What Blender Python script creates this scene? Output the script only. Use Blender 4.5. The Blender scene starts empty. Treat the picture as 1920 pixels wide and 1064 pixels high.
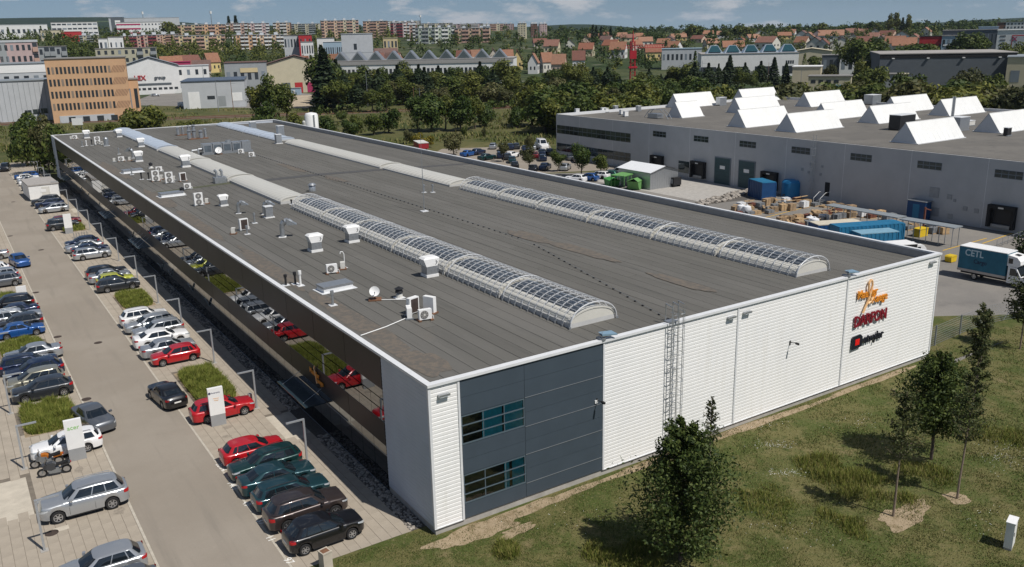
import bpy, bmesh, math, random
from mathutils import Vector, Matrix, noise
R_ = math.radians
rnd = random.Random(11)
SC = bpy.context.scene
COL = SC.collection

# ------------------------------------------------------------------ camera
CAM = Vector((-19.380, -38.386, 26.622))
YAW, PITCH, ROLL, FPX = 0.997157, 0.277550, -0.022985, 1635.97
_f = Vector((math.cos(PITCH)*math.cos(YAW), math.cos(PITCH)*math.sin(YAW), -math.sin(PITCH)))
_r = Vector((math.sin(YAW), -math.cos(YAW), 0))
_u = _r.cross(_f)
CR = math.cos(ROLL)*_r + math.sin(ROLL)*_u
CU = -math.sin(ROLL)*_r + math.cos(ROLL)*_u
CF = _f
cd = bpy.data.cameras.new('Camera')
cam = bpy.data.objects.new('Camera', cd)
COL.objects.link(cam)
cd.sensor_width = 36.0
cd.lens = FPX/1920*36
cd.clip_start = 0.5
cd.clip_end = 30000
cam.matrix_world = Matrix(((CR.x, CU.x, -CF.x, CAM.x), (CR.y, CU.y, -CF.y, CAM.y), (CR.z, CU.z, -CF.z, CAM.z), (0, 0, 0, 1)))
SC.camera = cam
SC.render.resolution_x, SC.render.resolution_y = 1024, 567

# ------------------------------------------------------------------ sun, sky, exposure
SUNDIR = Vector((0.20, -0.65, 1.0)).normalized()          # towards the sun
SUN_ELEV = math.asin(SUNDIR.z)
SUN_AZ = math.atan2(SUNDIR.x, SUNDIR.y)                    # clockwise from +Y
sd = bpy.data.lights.new('Sun', 'SUN')
sd.energy = 5.0
sd.angle = R_(0.5)
sd.color = (1.0, 0.955, 0.89)
sun = bpy.data.objects.new('Sun', sd)
COL.objects.link(sun)
sun.rotation_euler = (-SUNDIR).to_track_quat('-Z', 'Y').to_euler()
sun.location = (0, 0, 200)

W = bpy.data.worlds.new('World')
SC.world = W
W.use_nodes = True
wn = W.node_tree
wn.nodes.clear()
def NN(t, typ, **kw):
    n = t.nodes.new(typ)
    for k, v in kw.items():
        if k.startswith('i_'):
            n.inputs[k[2:].replace('_', ' ')].default_value = v
        else:
            setattr(n, k, v)
    return n
sky = NN(wn, 'ShaderNodeTexSky', sky_type='NISHITA', sun_disc=False, sun_elevation=SUN_ELEV,
         sun_rotation=SUN_AZ, altitude=250, air_density=1.0, dust_density=0.1, ozone_density=1.5)
geo = NN(wn, 'ShaderNodeTexCoord')
sep = NN(wn, 'ShaderNodeSeparateXYZ')
wn.links.new(geo.outputs['Generated'], sep.inputs[0])
# the sky colour is read a little above the true horizon all round, so the horizon stays blue
zab = NN(wn, 'ShaderNodeMath', operation='MAXIMUM'); zab.inputs[1].default_value = 0.0
wn.links.new(sep.outputs[2], zab.inputs[0])
zup = NN(wn, 'ShaderNodeMath', operation='ADD'); zup.inputs[1].default_value = 0.09
wn.links.new(zab.outputs[0], zup.inputs[0])
skv = NN(wn, 'ShaderNodeCombineXYZ')
wn.links.new(sep.outputs[0], skv.inputs[0]); wn.links.new(sep.outputs[1], skv.inputs[1]); wn.links.new(zup.outputs[0], skv.inputs[2])
skn = NN(wn, 'ShaderNodeVectorMath', operation='NORMALIZE')
wn.links.new(skv.outputs[0], skn.inputs[0]); wn.links.new(skn.outputs[0], sky.inputs['Vector'])
# puffy clouds, a little flattened
cmb = NN(wn, 'ShaderNodeVectorMath', operation='MULTIPLY'); cmb.inputs[1].default_value = (4.5, 4.5, 15.0)
wn.links.new(geo.outputs['Generated'], cmb.inputs[0])
cn = NN(wn, 'ShaderNodeTexNoise'); cn.inputs['Scale'].default_value = 2.1; cn.inputs['Detail'].default_value = 7; cn.inputs['Roughness'].default_value = 0.62
wn.links.new(cmb.outputs[0], cn.inputs['Vector'])
cr = NN(wn, 'ShaderNodeValToRGB')
cr.color_ramp.elements[0].position = 0.53; cr.color_ramp.elements[0].color = (0, 0, 0, 1)
cr.color_ramp.elements[1].position = 0.63; cr.color_ramp.elements[1].color = (0.85, 0.85, 0.85, 1)
wn.links.new(cn.outputs['Fac'], cr.inputs[0])
mixc = NN(wn, 'ShaderNodeMix', data_type='RGBA')
mixc.inputs[7].default_value = (9.0, 9.1, 9.4, 1)
wn.links.new(cr.outputs[0], mixc.inputs[0])
wn.links.new(sky.outputs[0], mixc.inputs[6])
bg = NN(wn, 'ShaderNodeBackground'); bg.inputs[1].default_value = 0.07
wn.links.new(mixc.outputs[2], bg.inputs[0])
wo = NN(wn, 'ShaderNodeOutputWorld')
wn.links.new(bg.outputs[0], wo.inputs[0])

vs = SC.view_settings
vs.view_transform = 'Standard'; vs.look = 'None'; vs.gamma = 1.0; vs.exposure = -0.2
vs.use_curve_mapping = False
SC.render.engine = 'CYCLES'
SC.cycles.max_bounces = 6; SC.cycles.diffuse_bounces = 3; SC.cycles.glossy_bounces = 3
SC.cycles.transmission_bounces = 4; SC.cycles.transparent_max_bounces = 6; SC.cycles.volume_bounces = 0
SC.cycles.caustics_reflective = False; SC.cycles.caustics_refractive = False
SC.cycles.use_denoising = True
SC.cycles.sample_clamp_indirect = 6

# ------------------------------------------------------------------ pixel helpers (1920x1064 photograph)
def ray(x, y):
    return CF + CR*((x-960)/FPX) - CU*((y-532)/FPX)
def px(x, y, z=0.0):
    d = ray(x, y); t = (z-CAM.z)/d.z
    return CAM + d*t
def pxp(x, y, axis, val):
    d = ray(x, y); t = (val-CAM[axis])/d[axis]
    return CAM + d*t
def to_px(p):
    d = Vector(p)-CAM; z = d.dot(CF)
    return 960+FPX*d.dot(CR)/z, 532-FPX*d.dot(CU)/z
def sms(a, b, x):
    t = max(0.0, min(1.0, (x-a)/(b-a))); return t*t*(3-2*t)
def lerp_tab(tab, x):
    if x <= tab[0][0]: return tab[0][1]
    for (a, va), (b, vb) in zip(tab, tab[1:]):
        if x <= b:
            return va+(vb-va)*(x-a)/(b-a)
    return tab[-1][1]
H0 = [(0, 29), (300, 27), (520, 22), (800, 17), (1920, 15)]
H1 = [(0, 17), (300, 18), (560, 23), (900, 22), (1200, 12), (1920, 9)]
H2 = [(-900, 90), (0, 86), (260, 88), (450, 52), (620, 42), (900, 30), (1000, 20), (1040, 30), (1090, 34), (1150, 26), (1230, 2), (1600, 2), (1720, 8), (1800, 14), (1920, 17), (2600, 25)]
def terr(x, y):
    dx, dy = x-CAM.x, y-CAM.y
    D = math.hypot(dx, dy)
    if D < 540: return 0.0
    a = math.atan2(dy, dx)-YAW
    while a < -math.pi: a += 2*math.pi
    while a > math.pi: a -= 2*math.pi
    a = max(-1.2, min(1.2, -a))
    p = 960+FPX*math.tan(a)
    return lerp_tab(H0, p)*sms(540, 960, D) + lerp_tab(H1, p)*sms(850, 1750, D) + lerp_tab(H2, p)*sms(1900, 4300, D)
def pxt(x, y):
    d = ray(x, y); t = 50.0; s = 4.0
    prev = t
    while t < 9000:
        p = CAM+d*t
        if p.z < terr(p.x, p.y):
            lo, hi = prev, t
            for _ in range(20):
                m = (lo+hi)/2; q = CAM+d*m
                if q.z < terr(q.x, q.y): hi = m
                else: lo = m
            return CAM+d*hi
        prev = t; t += s; s = min(40, s*1.01)
    return None
def pxd(x, D):
    """ground point seen in photo column x at horizontal distance D (m)"""
    d = ray(x, 70); h = math.hypot(d.x, d.y)
    X, Y = CAM.x+d.x/h*D, CAM.y+d.y/h*D
    return Vector((X, Y, terr(X, Y)))

# ------------------------------------------------------------------ mesh helper
class MB:
    def __init__(s): s.v = []; s.f = []; s.m = []; s.mi = 0
    def quad(s, *pts):
        n = len(s.v); s.v += [tuple(p) for p in pts]; s.f.append(tuple(range(n, n+len(pts)))); s.m.append(s.mi); return s
    def box(s, x0, x1, y0, y1, z0, z1, M=None):
        n = len(s.v)
        p = [(x0,y0,z0),(x1,y0,z0),(x1,y1,z0),(x0,y1,z0),(x0,y0,z1),(x1,y0,z1),(x1,y1,z1),(x0,y1,z1)]
        if M is not None: p = [tuple(M @ Vector(q)) for q in p]
        s.v += p
        for f in ((3,2,1,0),(4,5,6,7),(0,1,5,4),(1,2,6,5),(2,3,7,6),(3,0,4,7)):
            s.f.append(tuple(n+i for i in f)); s.m.append(s.mi)
        return s
    def cbox(s, cx, cy, cz, sx, sy, sz, rz=0.0, ry=0.0, rx=0.0):
        M = Matrix.Translation((cx,cy,cz)) @ Matrix.Rotation(rz,4,'Z') @ Matrix.Rotation(ry,4,'Y') @ Matrix.Rotation(rx,4,'X')
        return s.box(-sx/2,sx/2,-sy/2,sy/2,-sz/2,sz/2,M)
    def cyl(s, p0, p1, r0, r1=None, n=10, caps=True):
        if r1 is None: r1 = r0
        p0, p1 = Vector(p0), Vector(p1); a = (p1-p0).normalized()
        u = a.orthogonal().normalized(); w = a.cross(u); b = len(s.v)
        for p, r in ((p0,r0),(p1,r1)):
            for i in range(n):
                t = 2*math.pi*i/n; s.v.append(tuple(p+u*(r*math.cos(t))+w*(r*math.sin(t))))
        for i in range(n):
            j = (i+1)%n; s.f.append((b+i,b+j,b+n+j,b+n+i)); s.m.append(s.mi)
        if caps:
            s.f.append(tuple(b+n-1-i for i in range(n))); s.m.append(s.mi)
            s.f.append(tuple(b+n+i for i in range(n))); s.m.append(s.mi)
        return s
    def tube(s, path, r, n=6):
        for a, b in zip(path, path[1:]): s.cyl(a, b, r, r, n)
        return s
    def prism(s, poly, a, b, axis='z'):
        """extrude polygon (list of 2D) between a and b along axis"""
        def P(q, t):
            return (q[0],q[1],t) if axis == 'z' else (t,q[0],q[1]) if axis == 'x' else (q[0],t,q[1])
        n = len(poly); k = len(s.v)
        s.v += [P(q,a) for q in poly]+[P(q,b) for q in poly]
        s.f.append(tuple(k+n-1-i for i in range(n))); s.m.append(s.mi)
        s.f.append(tuple(k+n+i for i in range(n))); s.m.append(s.mi)
        for i in range(n):
            j = (i+1)%n; s.f.append((k+i,k+j,k+n+j,k+n+i)); s.m.append(s.mi)
        return s
    def rev(s, prof, n=14, c=(0,0,0), M=None):
        """revolve (r,z) profile round z"""
        k = len(s.v)
        for r, z in prof:
            for i in range(n):
                t = 2*math.pi*i/n; q = Vector((c[0]+r*math.cos(t), c[1]+r*math.sin(t), c[2]+z))
                s.v.append(tuple(M @ q) if M is not None else tuple(q))
        for a in range(len(prof)-1):
            for i in range(n):
                j = (i+1)%n; s.f.append((k+a*n+i,k+a*n+j,k+(a+1)*n+j,k+(a+1)*n+i)); s.m.append(s.mi)
        return s
    def grid(s, fn, nu, nv):
        k = len(s.v)
        for i in range(nu+1):
            for j in range(nv+1): s.v.append(tuple(fn(i/nu, j/nv)))
        for i in range(nu):
            for j in range(nv):
                a = k+i*(nv+1)+j; s.f.append((a,a+nv+1,a+nv+2,a+1)); s.m.append(s.mi)
        return s
    def mesh(s, name, smooth=False, fix=True, angle=35):
        me = bpy.data.meshes.new(name); me.from_pydata(s.v, [], s.f)
        if any(s.m): me.polygons.foreach_set('material_index', s.m)
        if fix:
            bm = bmesh.new(); bm.from_mesh(me)
            bmesh.ops.recalc_face_normals(bm, faces=bm.faces)
            if smooth:
                bmesh.ops.remove_doubles(bm, verts=bm.verts, dist=1e-4)
                for f in bm.faces: f.smooth = True
                ca = math.radians(angle)
                for e in bm.edges:
                    if len(e.link_faces) == 2 and e.calc_face_angle(0) > ca: e.smooth = False
            bm.to_mesh(me); bm.free()
        me.update()
        return me
def put(name, me, mats, parent=None, loc=None, rz=None):
    o = bpy.data.objects.new(name, me); COL.objects.link(o)
    if not isinstance(mats, (list, tuple)): mats = [mats]
    if len(me.materials) == 0:
        for m in mats: me.materials.append(m)
    else:
        for i, m in enumerate(mats):
            if me.materials[i] is not m:
                o.material_slots[i].link = 'OBJECT'; o.material_slots[i].material = m
    if parent is not None: o.parent = parent
    if loc is not None: o.location = loc
    if rz is not None: o.rotation_euler = (0, 0, rz)
    return o
def ob(name, mb, mats, parent=None, loc=None, rz=None, smooth=False, fix=True):
    return put(name, mb.mesh(name, smooth, fix), mats, parent, loc, rz)
def tag(o, label=None, cat=None, group=None, kind=None):
    if label: o['label'] = label
    if cat: o['category'] = cat
    if group: o['group'] = group
    if kind: o['kind'] = kind
    return o
def thing(name, label, cat, loc=(0,0,0), rz=0.0, group=None):
    o = bpy.data.objects.new(name, None); COL.objects.link(o)
    o.location = loc; o.rotation_euler = (0, 0, rz); o.empty_display_size = 0.2
    return tag(o, label, cat, group)
def dup(root, loc, rz=0.0, label=None, scale=None):
    def cp(o, par):
        c = o.copy(); COL.objects.link(c); c.parent = par
        for ch in o.children: cp(ch, c)
        return c
    r = cp(root, None); r.location = loc; r.rotation_euler = (0, 0, rz)
    if scale: r.scale = scale if not isinstance(scale, (int, float)) else (scale,)*3
    if label: r['label'] = label
    return r
def ordinal(n):
    w = ['first','second','third','fourth','fifth','sixth','seventh','eighth','ninth','tenth','eleventh','twelfth']
    if n <= 12: return w[n-1]
    return str(n)+('th' if 10 <= n%100 <= 20 else {1:'st',2:'nd',3:'rd'}.get(n%10,'th'))
def text_mesh(s, size, depth=0.04, align='CENTER', shear=0.0, bold=0.0):
    cu = bpy.data.curves.new('t', 'FONT'); cu.body = s; cu.size = size; cu.extrude = depth/2
    cu.align_x = align; cu.align_y = 'CENTER'; cu.shear = shear; cu.offset = bold; cu.resolution_u = 3
    o = bpy.data.objects.new('t', cu); COL.objects.link(o)
    bpy.context.view_layer.update()
    me = bpy.data.meshes.new_from_object(o.evaluated_get(bpy.context.evaluated_depsgraph_get()))
    bpy.data.objects.remove(o); bpy.data.curves.remove(cu)
    me.materials.clear()
    return me

# ------------------------------------------------------------------ materials
MATS = {}
def pm(name, col, rough=0.6, metal=0.0, var=0.12, scale=2.0, bump=0.0, bscale=40.0, rand=0.0, spec=0.4, coat=0.0, island=0.0, col2=None, emit=None):
    if name in MATS: return MATS[name]
    m = bpy.data.materials.new(name); m.use_nodes = True; t = m.node_tree
    b = t.nodes['Principled BSDF']
    b.inputs['Roughness'].default_value = rough; b.inputs['Metallic'].default_value = metal
    b.inputs['Specular IOR Level'].default_value = spec
    b.inputs['Coat Weight'].default_value = coat
    b.inputs['Coat Roughness'].default_value = 0.04
    c = (*col, 1)
    b.inputs['Base Color'].default_value = c
    src = None
    if var or col2:
        tc = NN(t, 'ShaderNodeTexCoord')
        n = NN(t, 'ShaderNodeTexNoise'); n.inputs['Scale'].default_value = scale; n.inputs['Detail'].default_value = 5; n.inputs['Roughness'].default_value = 0.6
        t.links.new(tc.outputs['Object'], n.inputs['Vector'])
        r = NN(t, 'ShaderNodeValToRGB')
        r.color_ramp.elements[0].position = 0.32; r.color_ramp.elements[1].position = 0.68
        lo = tuple(x*(1-var) for x in col); hi = col2 if col2 else tuple(min(1, x*(1+var)) for x in col)
        r.color_ramp.elements[0].color = (*lo, 1); r.color_ramp.elements[1].color = (*hi, 1)
        t.links.new(n.outputs['Fac'], r.inputs[0]); src = r.outputs[0]
    if rand or island:
        if src is None:
            rgb = NN(t, 'ShaderNodeRGB'); rgb.outputs[0].default_value = c; src = rgb.outputs[0]
        hs = NN(t, 'ShaderNodeHueSaturation')
        t.links.new(src, hs.inputs['Color'])
        if rand:
            oi = NN(t, 'ShaderNodeObjectInfo'); o_ = oi.outputs['Random']; amp = rand
        else:
            oi = NN(t, 'ShaderNodeNewGeometry'); o_ = oi.outputs['Random Per Island']; amp = island
        mr = NN(t, 'ShaderNodeMapRange'); mr.inputs['To Min'].default_value = 1-amp; mr.inputs['To Max'].default_value = 1+amp
        t.links.new(o_, mr.inputs['Value']); t.links.new(mr.outputs[0], hs.inputs['Value']); src = hs.outputs[0]
    if src is not None: t.links.new(src, b.inputs['Base Color'])
    if bump:
        tc2 = NN(t, 'ShaderNodeTexCoord')
        n2 = NN(t, 'ShaderNodeTexNoise'); n2.inputs['Scale'].default_value = bscale; n2.inputs['Detail'].default_value = 3
        t.links.new(tc2.outputs['Object'], n2.inputs['Vector'])
        bp_ = NN(t, 'ShaderNodeBump'); bp_.inputs['Strength'].default_value = bump; bp_.inputs['Distance'].default_value = 0.02
        t.links.new(n2.outputs['Fac'], bp_.inputs['Height']); t.links.new(bp_.outputs[0], b.inputs['Normal'])
    if emit:
        b.inputs['Emission Color'].default_value = (*emit, 1); b.inputs['Emission Strength'].default_value = 1
    MATS[name] = m
    return m
def ramp_mat(name, layers, rough=0.9, bump=0.3, bscale=8.0, spec=0.2, coord='Object'):
    """layers: list of (color, noise scale, lo, hi); the first is the base, each later one is mixed in by its own noise mask"""
    if name in MATS: return MATS[name]
    m = bpy.data.materials.new(name); m.use_nodes = True; t = m.node_tree; b = t.nodes['Principled BSDF']
    b.inputs['Roughness'].default_value = rough; b.inputs['Specular IOR Level'].default_value = spec
    tc = NN(t, 'ShaderNodeTexCoord')
    rgb = NN(t, 'ShaderNodeRGB'); rgb.outputs[0].default_value = (*layers[0][0], 1); src = rgb.outputs[0]
    for i, (c, sc, lo, hi) in enumerate(layers[1:]):
        mp = NN(t, 'ShaderNodeMapping')
        if isinstance(sc, tuple):
            mp.inputs['Scale'].default_value = sc
        else: mp.inputs['Scale'].default_value = (sc, sc, sc)
        mp.inputs['Location'].default_value = (i*7.3, i*3.1, 0)
        t.links.new(tc.outputs[coord], mp.inputs['Vector'])
        n = NN(t, 'ShaderNodeTexNoise'); n.inputs['Scale'].default_value = 1; n.inputs['Detail'].default_value = 5; n.inputs['Roughness'].default_value = 0.62
        t.links.new(mp.outputs[0], n.inputs['Vector'])
        r = NN(t, 'ShaderNodeMapRange', interpolation_type='SMOOTHSTEP'); r.inputs['From Min'].default_value = lo; r.inputs['From Max'].default_value = hi
        t.links.new(n.outputs['Fac'], r.inputs['Value'])
        mx = NN(t, 'ShaderNodeMix', data_type='RGBA'); mx.inputs[7].default_value = (*c, 1)
        t.links.new(r.outputs[0], mx.inputs[0]); t.links.new(src, mx.inputs[6]); src = mx.outputs[2]
    t.links.new(src, b.inputs['Base Color'])
    if bump:
        n2 = NN(t, 'ShaderNodeTexNoise'); n2.inputs['Scale'].default_value = bscale; n2.inputs['Detail'].default_value = 6
        t.links.new(tc.outputs[coord], n2.inputs['Vector'])
        bp_ = NN(t, 'ShaderNodeBump'); bp_.inputs['Strength'].default_value = bump; bp_.inputs['Distance'].default_value = 0.08
        t.links.new(n2.outputs['Fac'], bp_.inputs['Height']); t.links.new(bp_.outputs[0], b.inputs['Normal'])
    MATS[name] = m
    return m
M_white = pm('white_paint', (0.78, 0.78, 0.77), 0.45, var=0.05)
M_offw = pm('off_white', (0.62, 0.61, 0.57), 0.5, var=0.08)
M_galv = pm('galvanised', (0.42, 0.44, 0.46), 0.38, 0.7, var=0.12, scale=6)
M_steel = pm('steel_grey', (0.30, 0.32, 0.34), 0.45, 0.5, var=0.1)
M_dark = pm('dark_plastic', (0.02, 0.02, 0.022), 0.5, var=0.1)
M_black = pm('black_rubber', (0.012, 0.012, 0.013), 0.75, var=0)
M_glassd = pm('dark_glass', (0.008, 0.012, 0.016), 0.04, var=0, spec=0.8)
M_mirror = pm('mirror_glass', (0.205, 0.212, 0.22), 0.015, 1.0, var=0)
M_conc = pm('concrete', (0.38, 0.36, 0.33), 0.85, var=0.15, scale=1.5, bump=0.1)
M_wood = pm('raw_wood', (0.42, 0.29, 0.16), 0.75, var=0.2, scale=3, rand=0.25)
M_rust = pm('rusty_brown', (0.18, 0.09, 0.05), 0.8, var=0.3)
# ================================================================== SETTING: ground, roads, pavements
M_scrub = ramp_mat('scrub_ground', [((0.105, 0.100, 0.038), 1, 0, 1), ((0.060, 0.072, 0.022), 0.035, 0.42, 0.60), ((0.175, 0.145, 0.065), 0.05, 0.52, 0.72), ((0.045, 0.060, 0.018), 0.35, 0.50, 0.70), ((0.20, 0.165, 0.095), 0.9, 0.62, 0.80)], bump=0.5, bscale=1.5)
M_town = ramp_mat('town_ground', [((0.075, 0.085, 0.035), 1, 0, 1), ((0.035, 0.055, 0.018), 0.012, 0.42, 0.58), ((0.17, 0.155, 0.125), 0.03, 0.58, 0.68), ((0.03, 0.045, 0.016), 0.08, 0.48, 0.62)], bump=0)
M_forest = ramp_mat('forest_hill', [((0.014, 0.028, 0.016), 1, 0, 1), ((0.022, 0.04, 0.018), 0.004, 0.45, 0.6), ((0.09, 0.12, 0.05), 0.0016, 0.60, 0.66), ((0.016, 0.03, 0.014), 0.03, 0.45, 0.65)], bump=0)
def build_ground():
    radii = [0, 30, 80, 160, 260, 360, 420] + [420+25*i for i in range(1, 60)] + [1920+110*i for i in range(0, 24)] + [4800, 5400, 6500, 9000]
    nang = 360; mb = MB()
    for r in radii:
        for i in range(nang):
            a = 2*math.pi*i/nang; X, Y = CAM.x+r*math.cos(a), CAM.y+r*math.sin(a)
            z = terr(X, Y) - 0.03
            if r > 2300: z += (noise.noise((X*0.0012, Y*0.0012, 0.3)))*16*sms(2300, 3600, r)
            mb.v.append((X, Y, z))
    for k in range(len(radii)-1):
        for i in range(nang):
            j = (i+1) % nang
            mb.f.append((k*nang+i, k*nang+j, (k+1)*nang+j, (k+1)*nang+i))
            mb.m.append(0 if radii[k] < 420 else 1 if radii[k] < 2200 else 2)
    me = mb.mesh('ground', fix=False)
    for p in me.polygons: p.use_smooth = True
    tag(put('ground', me, [M_scrub, M_town, M_forest]), kind='structure')
build_ground()
def sheet(name, x0, x1, y0, y1, z, m, n=1):
    mb = MB(); mb.quad((x0, y0, z), (x1, y0, z), (x1, y1, z), (x0, y1, z))
    return tag(ob(name, mb, m, fix=False), kind='structure')
def poly(name, pts, z, m):
    mb = MB(); mb.quad(*[(p[0], p[1], z) for p in pts])
    return tag(ob(name, mb, m), kind='structure')
M_road = ramp_mat('paved_road', [((0.270, 0.236, 0.194), 1, 0, 1), ((0.302, 0.266, 0.221), 0.12, 0.40, 0.65), ((0.239, 0.211, 0.176), (0.9, 0.06, 1), 0.50, 0.74), ((0.203, 0.177, 0.149), 14.0, 0.55, 0.78), ((0.189, 0.167, 0.140), 0.35, 0.66, 0.82), ((0.324, 0.288, 0.239), 3.0, 0.6, 0.8)], bump=0.25, bscale=22)
M_slab = pm('paving_slab', (0.36, 0.312, 0.25), 0.85, var=0.12, scale=0.9, bump=0.12, bscale=30, rand=0.02)
M_slabj = pm('paving_joint', (0.17, 0.145, 0.115), 0.95, var=0.2)
M_kerbl = pm('kerb_edging', (0.46, 0.42, 0.35), 0.85, var=0.12, scale=2)
M_lights = pm('light_slab', (0.49, 0.44, 0.36), 0.85, var=0.12, scale=1.2, bump=0.1)
M_asph = ramp_mat('yard_asphalt', [((0.20, 0.188, 0.172), 1, 0, 1), ((0.245, 0.228, 0.205), 0.09, 0.4, 0.65), ((0.155, 0.147, 0.138), 0.2, 0.55, 0.75), ((0.16, 0.15, 0.14), 9.0, 0.5, 0.75)], bump=0.2, bscale=20)
M_lawn = ramp_mat('lawn_soil', [((0.135, 0.125, 0.048), 1, 0, 1), ((0.070, 0.090, 0.022), 0.30, 0.42, 0.60), ((0.200, 0.160, 0.082), 0.42, 0.54, 0.74), ((0.058, 0.075, 0.019), 1.6, 0.50, 0.68), ((0.30, 0.235, 0.145), 0.22, 0.66, 0.75), ((0.17, 0.15, 0.068), 5.0, 0.52, 0.72), ((0.045, 0.052, 0.018), 11.0, 0.55, 0.72)], bump=1.0, bscale=9)
M_soil = ramp_mat('bare_soil', [((0.34, 0.265, 0.175), 1, 0, 1), ((0.24, 0.185, 0.11), 1.4, 0.45, 0.65), ((0.42, 0.34, 0.24), 4, 0.55, 0.75)], bump=0.6, bscale=12)
sheet('road', -13.40, -7.72, -60, 192, 0.0, M_road)
o = poly('parking_apron', [(-30, 190), (3, 190), (3, 200), (-30, 204)], -0.004, M_road)
# lawn round the front of the hall
poly('lawn', [(-7.6, -45), (95, -45), (95, -2), (64, -1.0), (56, 6), (46.6, 8), (46.6, 1.2), (-7.6, 1.2)], -0.012, M_lawn)
# kerb edging strips beside the road: short flush concrete stones
def kerb(x0, x1, y0, y1, L=1.0):
    root = sheet('kerb', x0-0.02, x1+0.02, y0, y1, -0.004, M_slabj)
    me = MB().box(x0, x1, 0, L-0.02, -0.15, 0.012).mesh('kerb_stone'); mats = [M_kerbl]
    n = int((y1-y0)/L); near = min(n, 60)
    for i in range(near):
        put('kerb_stone', me, mats, root, (0, y0+i*L, 0))
    mb = MB()
    for i in range(near, n): mb.box(x0, x1, y0+i*L, y0+(i+1)*L-0.02, -0.15, 0.012)
    tag(ob('kerb_stones', mb, M_kerbl, root, fix=False), kind='stuff')
kerb(-7.72, -7.58, 0, 192)
kerb(-13.54, -13.40, -4, 192)
def paving(name, xs, y0, y1, L, nobj, skip=lambda x, y: False):
    root = sheet(name, xs[0], xs[-1], y0, y1, -0.006, M_slabj)
    cells = []
    j = 0; y = y0
    while y < y1:
        for i in range(len(xs)-1):
            yy = y+(L/2 if i % 2 else 0)
            if not skip((xs[i]+xs[i+1])/2, yy): cells.append((yy, xs[i], xs[i+1]))
        y += L
    for i in range(1, len(xs)-1, 2):
        put('slab', MB().box(0.008, xs[i+1]-xs[i]-0.008, 0.008, L/2-0.008, -0.05, 0.006).mesh('slab'), M_slab, root, (xs[i], y0, 0))
    cells.sort()
    cells = [c for c in cells if c[0]+L <= y1+0.01]
    meshes = {}
    for yy, a, b in cells[:nobj]:
        k = round(b-a, 3)
        if k not in meshes:
            meshes[k] = [MB().box(0.011, k-0.011, 0.003, L-0.003, -0.05, zz).mesh('slab') for zz in (0.004, 0.006, 0.008)]
        put('slab', rnd.choice(meshes[k]), M_slab, root, (a, yy, 0))
    mb = MB()
    for yy, a, b in cells[nobj:]: mb.box(a+0.014, b-0.014, yy+0.004, yy+L-0.004, -0.05, rnd.choice((0.004, 0.006, 0.008)))
    ms = pm('paving_slab_far', (0.36, 0.312, 0.25), 0.85, var=0.12, scale=0.9, island=0.02)
    tag(ob('slabs', mb, ms, root, fix=False), kind='stuff')
    return root
IS_R = [(25.8, 34.2), (56.2, 63.0), (103.5, 109.5)]
IS_L = [(27.8, 33.6), (45.4, 51.5), (62.0, 69.5)]
def skR(x, y): return x < -2.9 and any(a < y+0.6 < b and -6.3 < x < -3.1 for a, b in IS_R) or (x > -2.9 and any(a < y < b for a, b in ((15.9, 20.6), (70, 74), (90, 94), (120, 124))))
def skL(x, y): return any(a < y+0.6 < b and -17.8 < x < -14.3 for a, b in IS_L) or (x < -18.3 and 15.3 < y < 21)
xsR = [-7.58+0.61*i for i in range(12)]
xsL = [-22.6+0.5656*i for i in range(17)]
pavR = paving('pavement_hall_side', xsR, 1.2, 190, 1.2, 300, skR)
pavL = paving('pavement_far_side', xsL, -4, 190, 1.2, 300, skL)
for a, b in ((15.9, 20.6), (70, 74), (90, 94), (120, 124)):
    sheet('path', -2.86, -0.9, a, b+0.6, 0.002, M_lights)
sheet('path', -22.6, -18.35, 15.3, 21.3, 0.002, M_lights)
# small pale patches where lamp posts and drains are set
for X, Y in ((-4.0, 11.3), (-3.2, 6.9), (-17.2, 13.0)):
    sheet('drain_patch', X-0.45, X+0.35, Y-0.2, Y+0.3, 0.012, M_lights)
# painted bay numbers
M_mark = pm('road_paint', (0.80, 0.79, 0.75), 0.7, var=0.1, scale=8)
for (x, y, s) in ((415, 876, '3514'), (437, 911, '1402'), (462, 945, '49'), (489, 979, '37'), (507, 1010, '11'), (541, 1052, '97'), (172, 520, '21'), (176, 530, '17'), (196, 525, '12')):
    p = px(x, y, 0.012)
    t = tag(put('bay_number', text_mesh(s, 0.62, 0.002), M_mark, None, (p.x, p.y, 0.0125), R_(0)), kind='structure')
    t.rotation_euler = (0, 0, R_(-86))
# manhole covers
M_iron = pm('cast_iron', (0.075, 0.055, 0.045), 0.7, 0.3, var=0.3, scale=20)
mh = MB().rev([(0.0, 0.012), (0.30, 0.012), (0.315, 0.006), (0.36, 0.006), (0.36, -0.05)], 20).mesh('manhole_cover')
for i, (x, y) in enumerate(((97, 1000), (184, 643), (108, 632), (162, 749), (77, 469), (19, 443), (67, 549), (25, 379))):
    p = px(x, y)
    lab = ['iron manhole cover beside the paved bays near the silver SUV', 'iron manhole cover in the middle of the road beside the white liftback', 'iron manhole cover at the road edge beside the bright blue sedan', 'iron manhole cover just behind the grey saloon at the road edge', 'iron manhole cover in the road beside the blue hatchback', 'iron manhole cover on the far left edge of the road', 'iron manhole cover at the left road edge by the grass bed with small pillar', 'iron manhole cover far up the parking road'][i]
    tag(put('manhole_cover', mh, M_iron, None, (p.x, p.y, 0.006)), lab, 'manhole cover', 'manhole covers in the car park')
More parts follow.
